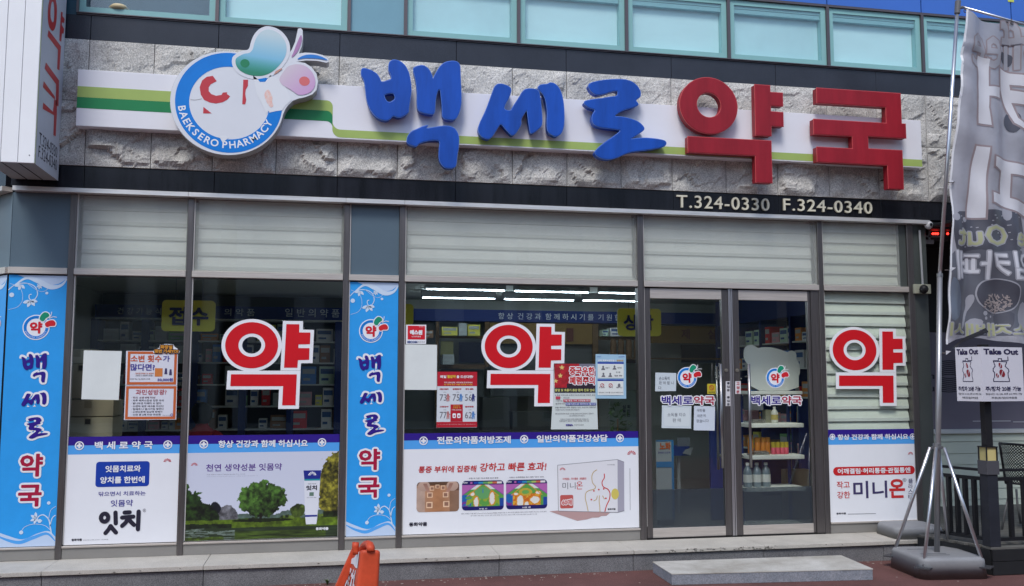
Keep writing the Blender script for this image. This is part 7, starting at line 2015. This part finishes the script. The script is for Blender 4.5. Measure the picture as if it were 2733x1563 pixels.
for sx_, sy_ in ((-1, -1), (1, -1), (-1, 1), (1, 1)):
    c_ = ORGB + Rb @ Vector((sx_ * .262, sy_ * .262, 0)); d_ = Rb @ Vector((sx_ * .06, sy_ * .06, 0))
    b = MB()
    pr = Rb @ Vector((-sy_ * .045, sx_ * .045, 0))
    p4 = [c_ - d_ * .6 + pr, c_ - d_ * .6 - pr, c_ + d_ * .75 - pr, c_ + d_ * .75 + pr]
    if sx_ * sy_ < 0 or True:
        b.hexa([(p_.x, p_.y, .09) for p_ in p4] + [(p_.x, p_.y, .10) for p_ in p4])
    b.build('foot_plate', mat('plate_dark', (.05, .05, .055), .5), FB)
pole_b = Yq('O', 966, 1180); pole_t = Yq('E', 367, 25)
pole_b.z = .17
colr = Yq('O', 968, 395); mid = Yq('N', 905, 500)
for sx_, sy_, m_ in ((-1, -1, ALU), (1, -1, ALU), (-1, 1, ALD), (1, 1, ALD)):
    f_ = ORGB + Rb @ Vector((sx_ * .262, sy_ * .262, 0)); f_.z = .105
    s_ = colr + Vector((sx_ * .04, sy_ * .04, -.015))
    b = MB(); b.tube(f_, s_, .0145, 12); b.build('strut', ALU, FB, smooth=True)
b = MB(); b.tube(colr + Vector((0, 0, -.03)), colr + Vector((0, 0, .02)), .034, 14); b.box(colr.x - .055, colr.x + .055, colr.y - .008, colr.y + .008, colr.z - .025, colr.z - .005); b.box(colr.x - .008, colr.x + .008, colr.y - .055, colr.y + .055, colr.z - .025, colr.z - .005)
b.build('collar', ALD, FB)
FP = thing('flag_pole', 'tall silver pole with a sloping cross rod, rising from the grey base', 'pole', pole_b)
b = MB(); b.tube(pole_b, mid, .0235, 16); b.build('lower_tube', mat('satin_grey_tube', (.36, .36, .37), .38, .7, var=.1, vscale=3), FP, smooth=True)
b = MB(); b.tube(mid, pole_t, .0165, 14); b.build('upper_tube', ALU, FP, smooth=True)
b = MB(); b.tube(mid - Vector((0, 0, .02)), mid + Vector((0, 0, .01)), .026, 14); b.build('joint_ring', ALD, FP)
hd_ = pole_t; rod_a = Yq('E', 400, 44); rod_b = Yq('E', 1180, 262)
b = MB(); b.tube(hd_ - (hd_ - mid).normalized() * .09, hd_ + (hd_ - mid).normalized() * .03, .026, 12); b.build('head_cap', mat('cap_grey', (.13, .13, .14), .5), FP)
b = MB(); b.tube(hd_ - (hd_ - mid).normalized() * .04, rod_a, .014, 10); b.build('rod_socket', MATS['cap_grey'], FP)
b = MB(); b.tube(rod_a, rod_b, .011, 12); b.build('cross_rod', ALU, FP, smooth=True)

# the cloth: left edge, right edge (outside the frame), sampled from the survey
FLG = thing('feather_flag', 'grey vertical cafe flag seen from behind, its white lettering mirrored', 'flag', tuple(Yq('E', 400, 75)))
Lpts = [px('E', 398, 72), px('E', 378, 330), px('E', 367, 595), px('E', 345, 900), px('E', 322, 1140), px('N', 985, 20), px('N', 972, 240), px('N', 957, 460), px('N', 945, 740), px('N', 935, 985)]
Tpts = [px('E', 398, 72), px('E', 470, 112), px('E', 600, 152), px('E', 692, 150), px('E', 790, 205), px('E', 960, 252), px('E', 1140, 300)]
Bpts = [px('N', 930, 1030), px('N', 1000, 990), px('N', 1090, 968), px('N', 1180, 968), px('N', 1320, 985), px('N', 1490, 1003), px('N', 1700, 1032), px('N', 1900, 1062)]
def interp(pts, t):
    x = t * (len(pts) - 1); i = min(int(x), len(pts) - 2); f = x - i
    return (pts[i][0] * (1 - f) + pts[i + 1][0] * f, pts[i][1] * (1 - f) + pts[i + 1][1] * f)
def wave(x, z):
    """fold depth of the cloth"""
    xr_ = x - 5.25
    k = .030 * math.sin(9 * xr_ + 1.3 * z + .8) + .020 * math.sin(21 * xr_ - 2.4 * z) + .012 * math.sin(5.5 * z + 3 * xr_) + .008 * math.sin(13 * z + 11 * xr_)
    # tension folds from the top corner
    dx, dz = xr_ + .02, 4.75 - z
    if dz > 0:
        a_ = math.atan2(dx, dz); k += .028 * math.sin(a_ * 16) * math.exp(-((dx * dx + dz * dz) ** .5) / .5)
    # billow and fold near the bottom corner
    dz2 = z - 1.95
    k += .05 * math.exp(-(dz2 / .22) ** 2) * math.sin(6 * xr_ + 5 * dz2)
    return YP - .02 + k
n1_, n2_ = 70, 160
vs = []
for j in range(n2_ + 1):
    t = j / n2_
    for i in range(n1_ + 1):
        s = i / n1_
        l = interp(Lpts, t); tp = interp(Tpts, s); bt = interp(Bpts, s)
        r0, r1 = Tpts[-1], Bpts[-1]
        r = (r0[0] * (1 - t) + r1[0] * t, r0[1] * (1 - t) + r1[1] * t)
        # Coons patch
        c00, c10, c01, c11 = Tpts[0], Tpts[-1], Bpts[0], Bpts[-1]
        u_ = (1 - t) * tp[0] + t * bt[0] + (1 - s) * l[0] + s * r[0] - ((1 - s) * (1 - t) * c00[0] + s * (1 - t) * c10[0] + (1 - s) * t * c01[0] + s * t * c11[0])
        v_ = (1 - t) * tp[1] + t * bt[1] + (1 - s) * l[1] + s * r[1] - ((1 - s) * (1 - t) * c00[1] + s * (1 - t) * c10[1] + (1 - s) * t * c01[1] + s * t * c11[1])
        p_ = P(u_, v_, YP); vs.append((p_[0], wave(p_[0], p_[2]), p_[2]))
fs = [(j * (n1_ + 1) + i, (j + 1) * (n1_ + 1) + i, (j + 1) * (n1_ + 1) + i + 1, j * (n1_ + 1) + i + 1) for j in range(n2_) for i in range(n1_)]
def cloth_mat(name, col, rough=.32, trans=.35, var=0.0, spec=.6):
    m = mat(name, col, rough, var=var, vscale=5, spec=spec, bump=.12, bscale=22)
    n, l = m.node_tree.nodes, m.node_tree.links
    t_ = n.new('ShaderNodeBsdfTranslucent'); t_.inputs[0].default_value = (*[min(1, c * 1.1) for c in col], 1)
    mx = n.new('ShaderNodeMixShader'); mx.inputs[0].default_value = trans
    l.new(n['Principled BSDF'].outputs[0], mx.inputs[1]); l.new(t_.outputs[0], mx.inputs[2]); l.new(mx.outputs[0], n['Material Output'].inputs[0])
    return m
FC = cloth_mat('grey_flag_cloth', (.43, .43, .48), var=.18)
b = MB(); b.add(vs, fs); CL = b.build('cloth', FC, FLG, smooth=True)
HEM = cloth_mat('white_hem', (.85, .85, .87))
b = MB()
lp = [interp(Lpts, t) for t in np.linspace(0, 1, 60)]
for a_, c_ in zip(lp[:-1], lp[1:]):
    p0, p1, p2, p3 = P(a_[0] - 1, a_[1], YP), P(c_[0] - 1, c_[1], YP), P(c_[0] + 3.5, c_[1], YP), P(a_[0] + 3.5, a_[1], YP)
    b.poly([(p_[0], wave(p_[0], p_[2]) - .003, p_[2]) for p_ in (p0, p1, p2, p3)])
b.build('hem', HEM, FLG, smooth=True)
def on_flag(V2, F2, m, nm='lettering', off=.003, parent=None, cuts=True):
    """V2: (x,z) points; cut finely and laid on the folds"""
    bm = bmesh.new(); vv = [bm.verts.new((v[0], v[1], v[2] if len(v) > 2 else 0)) for v in V2]
    for f in F2:
        try: bm.faces.new([vv[i] for i in f])
        except ValueError: pass
    V = np.array([v.co[:] for v in bm.verts]); lo, hi = V[:, :2].min(0), V[:, :2].max(0)
    for ax in (0, 1):
        nn = max(2, int((hi[ax] - lo[ax]) / .022))
        for k in range(1, nn):
            co = [0, 0, 0]; no = [0, 0, 0]; co[ax] = lo[ax] + (hi[ax] - lo[ax]) * k / nn; no[ax] = 1
            bmesh.ops.bisect_plane(bm, geom=bm.verts[:] + bm.edges[:] + bm.faces[:], plane_co=co, plane_no=no)
    bm.verts.index_update()
    vs = [(v.co.x, wave(v.co.x, v.co.y) - off - v.co.z, v.co.y) for v in bm.verts]; fs = [tuple(v.index for v in f.verts) for f in bm.faces]; bm.free()
    b = MB(); b.add(vs, fs); return b.build(nm, m, parent or CL, smooth=True)
FW = cloth_mat('flag_white_print', (.78, .78, .82)); FRD = cloth_mat('flag_dull_red_edge', (.36, .29, .30)); FYL = cloth_mat('flag_dull_yellow', (.50, .51, .30)); FDK = cloth_mat('flag_dark_print', (.10, .10, .125)); FLT = cloth_mat('flag_pale_print', (.45, .45, .50))
def fpoly(k, pts, m, off=.003, smooth_=0, grow=0.0, nm='print'):
    pp = [qxz(k, *p_, YP) for p_ in pts]
    if smooth_: pp = chaikin(pp, smooth_)
    v, f = curve_mesh([pp], offset=grow); return on_flag(v * [1, 1, 0], f, m, nm, off)
def ftext(s, k, x0, y0, x1, y1, m, bold=.012, halo=None, off=.005, shear=0.0):
    a, c = qxz(k, x0, y0, YP), qxz(k, x1, y1, YP)
    vs, fs_ = text_mesh(s, bold, 0, shear, 1, 2); lo, hi = vs[:, :2].min(0), vs[:, :2].max(0); sc = np.array([(c[0] - a[0]) / (hi[0] - lo[0]), (c[1] - a[1]) / (hi[1] - lo[1])])
    def fit(v):
        o = v.copy(); o[:, 0] = c[0] - (v[:, 0] - lo[0]) * sc[0]; o[:, 1] = a[1] + (v[:, 1] - lo[1]) * sc[1]; o[:, 2] = 0; return o
    if halo:
        hv, hf = spread(fit(vs), fs_, halo[0], 8); on_flag(hv, hf, halo[1], 'lettering_border', off - .002)
    on_flag(stagger(fit(vs), fs_), fs_, m, 'lettering', off)
# dark photo areas of the print
fpoly('k', [(470, 430), (900, 440), (1400, 480), (1400, 1440), (900, 1440), (430, 1420), (440, 900)], cloth_mat('flag_charcoal', (.15, .155, .185)), .0012, 1)
fpoly('k', [(500, 20), (900, 0), (1260, 30), (1340, 80), (1340, 470), (900, 480), (800, 445), (560, 500), (510, 300)], FDK, .002, 1)
ftext('Coffee', 'E', 440, 420, 1010, 170, FLT, bold=.012, halo=(.012, FRD))
big = [('E', [(482, 352), (562, 372), (548, 545), (636, 545), (632, 612), (545, 606), (535, 680), (547, 795), (478, 778), (472, 640), (482, 500)]),
       ('E', [(636, 425), (700, 455), (900, 520), (900, 590), (700, 525), (705, 560), (900, 640), (900, 700), (712, 640), (740, 740), (790, 790), (770, 810), (720, 770), (680, 670), (645, 560)]),
       ('E', [(470, 918), (535, 935), (520, 1200), (520, 1368), (428, 1360), (440, 1150)]),
       ('E', [(570, 990), (750, 1030), (900, 1060), (900, 1120), (690, 1090), (690, 1240), (900, 1310), (900, 1380), (560, 1270), (562, 1210), (625, 1220), (622, 1075), (572, 1048)])]
for k_, pts in big:
    fpoly(k_, pts, FRD, .0045, 0, grow=.018, nm='lettering_border'); fpoly(k_, pts, FW, .0065, 0, nm='lettering')
ftext('Take Out', 'k', 575, 400, 1840, 215, FYL, bold=.012, halo=(.012, FLT))
ftext('타임카페', 'k', 555, 790, 1700, 500, FW, bold=.012, halo=(.012, FLT), off=.006)
# bowl with a heap of shavings and a spoon
ring_ = [(780, 960), (800, 870), (850, 810), (930, 790), (1020, 780), (1130, 810), (1240, 880), (1255, 980), (1230, 1080), (1160, 1150), (1060, 1180), (980, 1190), (880, 1130), (810, 1060)]
pp = chaikin([qxz('k', *p_, YP) for p_ in ring_], 2); v_, f_ = curve_mesh([pp]); on_flag(v_ * [1, 1, 0], f_, FLT, 'print', .004)
cx_ = sum(p_[0] for p_ in pp) / len(pp); cz_ = sum(p_[1] for p_ in pp) / len(pp)
pp2 = [(cx_ + (x - cx_) * .93, cz_ + (z - cz_) * .93) for x, z in pp]; v_, f_ = curve_mesh([pp2]); on_flag(v_ * [1, 1, 0], f_, FDK, 'print', .0055)
rr_ = random.Random(3); b2v, b2f = [], []
for i in range(90):
    a_ = rr_.uniform(0, 2 * PI); r0 = rr_.uniform(0, 1) ** .6
    x, z = qxz('k', 1000 + 150 * r0 * math.cos(a_), 1070 + 100 * r0 * math.sin(a_), YP)
    th = rr_.uniform(0, PI); l_, w_ = rr_.uniform(.008, .02), rr_.uniform(.003, .006); n0 = len(b2v)
    for sx_, sy_ in ((-1, -1), (1, -1), (1, 1), (-1, 1)):
        b2v.append((x + sx_ * l_ * math.cos(th) - sy_ * w_ * math.sin(th), z + sx_ * l_ * math.sin(th) + sy_ * w_ * math.cos(th), .0001 * i)); 
    b2f.append((n0, n0 + 1, n0 + 2, n0 + 3))
b = MB(); b.add([(x, wave(x, z) - .0065 - h, z) for x, z, h in b2v], b2f); o_ = b.build('shavings_print', cloth_mat('flag_shavings', (.42, .36, .35)), CL); o_['kind'] = 'stuff'
fpoly('k', [(690, 1010), (730, 965), (775, 965), (782, 1030), (745, 1110), (700, 1170), (640, 1370), (612, 1340), (655, 1200), (695, 1110)], FLT, .004, 1)
fpoly('k', [(985, 1190), (1180, 1160), (1160, 1300), (1100, 1400), (1000, 1400), (990, 1290)], FDK, .003, 1)
fpoly('k', [(1270, 1040), (1400, 1100), (1400, 1420), (1250, 1400), (1200, 1250)], FLT, .003, 1)
fpoly('k', [(480, 760), (560, 800), (640, 1000), (600, 1200), (470, 1290), (450, 1100)], cloth_mat('flag_blue_grey', (.19, .22, .28)), .002, 1)
fpoly('k', [(670, 1290), (760, 1230), (870, 1260), (850, 1330), (700, 1340)], FLT, .003, 1)
for x, y, rx_, ry_ in ((890, 1180, 25, 28), (900, 1235, 15, 20), (955, 1220, 9, 14), (870, 890, 25, 25), (545, 80, 45, 45), (660, 110, 30, 30), (1120, 40, 60, 90)):
    fpoly('k', [(x + rx_ * math.cos(a_), y + ry_ * math.sin(a_)) for a_ in np.linspace(0, 2 * PI, 12)[:-1]], FLT, .0035)
for i in range(36):
    x, y = rr_.uniform(530, 1330), rr_.uniform(20, 470); fpoly('k', [(x - 12, y - 3), (x + 10, y - 6), (x + 14, y + 4), (x - 8, y + 6)], FLT, .004) if i < 26 else None
ftext('아이스재배시', 'k', 460, 1440, 1800, 1310, FYL, bold=.012, halo=(.01, FLT))
fpoly('E', [(660, 740), (690, 700), (730, 690), (760, 730), (755, 800), (720, 835), (680, 820), (655, 780)], FDK, .004, 1); fpoly('E', [(635, 320), (680, 330), (715, 350), (712, 400), (690, 418), (640, 380)], FDK, .004, 1)
fpoly('U', [(90, 960), (230, 870), (370, 800), (400, 830), (300, 870), (180, 925), (120, 965)], cloth_mat('flag_fold_shade', (.05, .05, .06)), .006, 0)  # shade of the bottom fold, painted on the cloth as a dark patch
# ties and grommets
for k_, x, y, xe in (('E', 318, 603, 372), ('E', 285, 1142, 332), ('k', 385, 685, 478), ('N', 890, 1045, 928)):
    f_ = (Yq(k_, x, y).z - pole_b.z) / (pole_t.z - pole_b.z); c_ = pole_b + (pole_t - pole_b) * f_
    e_ = Yq(k_, xe, y)
    b = MB(); b.path([c_ + Vector((.022 * math.cos(a_), .022 * math.sin(a_), .004 * math.sin(a_ * 1.0))) for a_ in np.linspace(0, 2 * PI, 14)], .004, 6); b.path([c_ + Vector((.02, -.01, 0)), (c_ + e_) / 2 + Vector((0, -.01, -.004)), e_ + Vector((.005, -.03, 0))], .0035, 6)
    b.build('tie', mat('tie_dark', (.08, .07, .07), .7), FLG)
    b = MB(); b.poly([(e_.x - .012, wave(e_.x, e_.z) - .006, e_.z - .018), (e_.x + .04, wave(e_.x, e_.z) - .006, e_.z + .016), (e_.x - .012, wave(e_.x, e_.z) - .006, e_.z + .02)]); b.build('corner_patch', FW, FLG)
for k_, x, y in (('E', 400, 76), ('E', 692, 150)):
    c_ = Yq(k_, x, y); b = MB(); b.path([c_ + Vector((.014 * math.cos(a_), -.03, .014 * math.sin(a_))) for a_ in np.linspace(0, 2 * PI, 12)], .004, 6)
    b.path([c_ + Vector((0, -.03, .01)), c_ + Vector((.005, -.02, .045))], .004, 6); b.build('grommet', MATS['tie_dark'], FLG)

# spare weight lying on the platform, and a black cable
SW = thing('spare_weight', 'spare grey plastic flag weight lying on the platform below the joint pain poster', 'weight', (5.35, -.25, ZFLOOR))
base_block(SW, Vector((5.47, -.26, ZFLOOR + .001)), .50, .42, .11, math.radians(-4), GREYP)
b = MB(); b.path([(5.5, -.50, ZFLOOR + .02), (5.62, -.52, zd + .012), (5.72, -.6, zd + .012), (5.80, -.7, zd + .012)], .010, 8); tag(b.build('cable', BLACK, smooth=True), 'short black cable beside the spare grey weight', 'cable')

# ------------------------------------------------------------------ orange plastic parking stand close to the camera
YA, YB = -3.55, -3.12
ORN = mat('orange_plastic', (.60, .078, .030), .5, var=.3, vscale=5, bump=.06, bscale=20)
OS = thing('parking_stand', 'orange plastic folding floor stand with white lettering near the platform', 'stand', (.1, -3.3, 0))
def ext(p, q_, z=0.004):
    """extend the line p->q down to the ground"""
    t = (z - p[2]) / (q_[2] - p[2]); return tuple(p + (q_ - p) * t)
nl, nlb = q('o', 925, 590, YA), q('o', 820, 1456, YA); nr, nrb = q('o', 1395, 600, YA), q('o', 1350, 1456, YA)
fl, flb = q('o', 735, 650, YB), q('o', 430, 1456, YB); fr = fl + np.array([.10, 0, .0]); frb = flb + np.array([.13, 0, 0])
_n = np.cross(np.array(ext(nl, nlb)) - nl, fl - nl); _d = flb - CAM; _fb = CAM + _d * (np.dot(_n, nl - CAM) / np.dot(_n, _d)); _g = np.array(ext(fl, _fb))
GF = tuple(_g); GR = (_g[0] + .12, _g[1], _g[2])
b = MB(); b.hexa([ext(nl, nlb), ext(nr, nrb), GR, GF, tuple(nl), tuple(nr), tuple(fr), tuple(fl)])
body = b.build('body', ORN, OS, bevel=.022, seg=4, smooth=True)
# back leaf behind it
bl_, blb = q('o', 740, 640, YB), q('o', 500, 1320, YB)
b = MB(); q0 = fl + np.array([-.004, .01, .02]); e0 = np.array(ext(fl, flb)) + np.array([-.06, .03, 0])
b.hexa([tuple(e0), tuple(e0 + [.05, 0, 0]), tuple(e0 + [.05, .03, 0]), tuple(e0 + [0, .03, 0]), tuple(q0), tuple(q0 + [.05, 0, 0]), tuple(q0 + [.05, .03, 0]), tuple(q0 + [0, .03, 0])]); b.build('back_leaf', ORN, OS, bevel=.008)
# carrying handle: a loop moulded on the top edge
top_n = (nl + nr) / 2; top_f = (fl + fr) / 2
b = MB(); hp = []
for a_ in np.linspace(0, PI, 12):
    f_ = .5 - .5 * math.cos(a_)
    c_ = top_n * (1 - f_) * 1.0 + top_f * f_; hp.append(Vector((c_[0] - .0, c_[1], c_[2] + .042 * math.sin(a_) ** .6 - .01)))
b.path(hp, .021, 10); b.build('handle', ORN, OS, smooth=True)
b = MB(); hp2 = [Vector(q('o', *p_, YA + .1)) for p_ in ((800, 420), (790, 520), (800, 620), (815, 700))]; b.path(hp2, .018, 10); b.build('latch', ORN, OS, smooth=True)
# white lettering on the sloping left side
gl, gf = np.array(ext(nl, nlb)), np.array(GF)
nrm_ = np.cross(gf - gl, nl - gl); nrm_ = nrm_ / np.linalg.norm(nrm_); nrm_ = nrm_ if nrm_[0] < 0 else -nrm_
def SF(s, t, h=.003):
    a_ = gl * (1 - t) + nl * t; c_ = gf * (1 - t) + fl * t; p_ = c_ * (1 - s) + a_ * s; return tuple(p_ + nrm_ * h)
def stext(s_, s0, t0, s1, t1, m, bold=.05):
    vs, f_ = text_mesh(s_, bold, 0, 0, 1, 2); lo, hi = vs[:, :2].min(0), vs[:, :2].max(0); w_ = stagger(vs * [1, 1, 0], f_)
    b = MB(); b.add([SF(s0 + (v[0] - lo[0]) / (hi[0] - lo[0]) * (s1 - s0), t0 + (v[1] - lo[1]) / (hi[1] - lo[1]) * (t1 - t0), .003 + v[2]) for v in w_], f_); b.build('lettering', m, OS)
stext('주차', .12, .62, .88, .86, LETW, .03); stext('금지', .12, .34, .88, .58, LETW, .03)
b = MB(); b.poly([SF(.62, .975), SF(.90, .99), SF(.92, .88), SF(.75, .875), SF(.5, .89), SF(.14, .875), SF(.2, .93), SF(.45, .945)]); b.build('white_patch', LETW, OS)

# small weeds and litter at the foot of the platform
def weed(x, y, n, sc, lab):
    b = MB(); r0 = random.Random(int(x * 100))
    for i in range(n):
        a_ = r0.uniform(0, 2 * PI); l_ = sc * r0.uniform(.6, 1.2); d = Vector((math.cos(a_) * .5, math.sin(a_) * .5, 1)).normalized(); s_ = Vector((-math.sin(a_), math.cos(a_), 0)) * sc * .08
        p0 = Vector((x, y, 0)); p1 = p0 + d * l_ * .6; p2 = p0 + d * l_ + Vector((math.cos(a_), math.sin(a_), -.3)) * l_ * .3
        b.poly([p0 - s_, p0 + s_, p1 + s_ * 1.3, p1 - s_ * 1.3]); b.poly([p1 - s_ * 1.3, p1 + s_ * 1.3, p2])
    tag(b.build('weed', mat('weed_green', (.07, .11, .03), .7)), lab, 'plant')
wp = PZ(980, 1552, 0)
weed(float(wp[0]) - .32, -.53, 16, .055, 'small green weed at the foot of the riser left of the orange stand')
b = MB(); rl = random.Random(8)
for i in range(220):
    x = rl.uniform(-2.9, 5.4); y = -.5 - abs(rl.gauss(0, .10)) if rl.random() < .75 else rl.uniform(-2.2, -.6); s_ = rl.uniform(.002, .006)
    a_ = rl.uniform(0, PI); c_, d_ = math.cos(a_) * s_, math.sin(a_) * s_
    if 2.7 < x < 4.6 and y > -1.25: continue
    b.hexa([(x - c_ * 2, y - d_ * 2, .0), (x + d_, y - c_, .0), (x + c_ * 2, y + d_ * 2, .0), (x - d_, y + c_, .0), (x - c_ * 2, y - d_ * 2, s_ * .6), (x + d_, y - c_, s_ * .6), (x + c_ * 2, y + d_ * 2, s_ * .6), (x - d_, y + c_, s_ * .6)])
o_ = b.build('litter', mat('pale_grit', (.42, .38, .33), .9)); o_['kind'] = 'stuff'; o_['label'] = 'pale grit and dry leaf bits along the foot of the platform'

# ------------------------------------------------------------------ the other side of the street: what the glass and the polished granite mirror
def street_building(x0, x1, y, h, m, lab, gable=False, dep=8.0, floors=3):
    t = thing('street_building', lab, 'building', ((x0 + x1) / 2, y - dep / 2, 0), 'buildings across the street')
    bx('wall', x0, x1, y - dep, y, 0, h, m, t)
    if gable:
        xm = (x0 + x1) / 2
        b = MB(); b.add([(x0 - .4, y - dep, h + .001), (x1 + .4, y - dep, h + .001), (x1 + .4, y + .4, h + .001), (x0 - .4, y + .4, h + .001), (xm, y - dep, h + 2.6), (xm, y + .4, h + 2.6)], [(0, 3, 2, 1), (3, 2, 5), (0, 4, 1), (0, 3, 5, 4), (1, 4, 5, 2)])
        b.build('roof', mat('dark_roof', (.05, .045, .045), .8), t)
    else:
        bx('roof', x0 - .15, x1 + .15, y - dep - .1, y + .15, h + .001, h + .35, mat('parapet', (.22, .22, .21), .8), t)
    n = max(2, int((x1 - x0) / 2.2)); fh = h / floors
    for f in range(floors):
        for i in range(n):
            xa_ = x0 + (x1 - x0) * (i + .18) / n; xb_ = x0 + (x1 - x0) * (i + .82) / n
            wd_ = bx('window', xa_, xb_, y + .002, y + .06, f * fh + fh * (.30 if f else .06), f * fh + fh * .82, mat('far_frame', (.3, .3, .3), .5), t)
            bx('pane', xa_ + .06, xb_ - .06, y + .061, y + .07, f * fh + fh * (.34 if f else .1), f * fh + fh * .78, mat('far_glass', (.03, .04, .05), .15), wd_)
street_building(-26, -13.5, -24, 9.5, mat('far_brick', (.30, .15, .11), .9, var=.2, vscale=2), 'brown brick building across the street, left end of the mirrored row')
street_building(-13, -3.5, -23, 8.2, mat('far_cream', (.55, .52, .46), .9, var=.1, vscale=1), 'cream building across the street with a flat roof')
street_building(-3, 6.5, -23.5, 7.4, mat('far_grey', (.36, .36, .37), .9, var=.1, vscale=1), 'grey gabled house across the street, mirrored in the doors', gable=True)
street_building(7, 17, -24, 8.4, mat('far_tan', (.44, .36, .28), .9, var=.1, vscale=1), 'tan building across the street beside the gabled house')
street_building(17.6, 30, -23, 10.2, mat('far_dark', (.2, .2, .21), .9, var=.1, vscale=1), 'dark grey tallest building across the street')
street_building(31, 46, -24, 8.0, mat('far_sand', (.26, .23, .18), .9, var=.1, vscale=1), 'sand coloured building far right across the street')
rd = MB(); rd.add([(-60, -19, .004), (60, -19, .004), (60, -10.5, .004), (-60, -10.5, .004)], [(0, 1, 2, 3)])
struct(rd.build('road', mat('asphalt', (.05, .05, .052), .9, var=.2, vscale=2, grit=.3)), 'asphalt street behind the camera')

bpy.data.objects.remove(_txo); bpy.data.curves.remove(_txt)
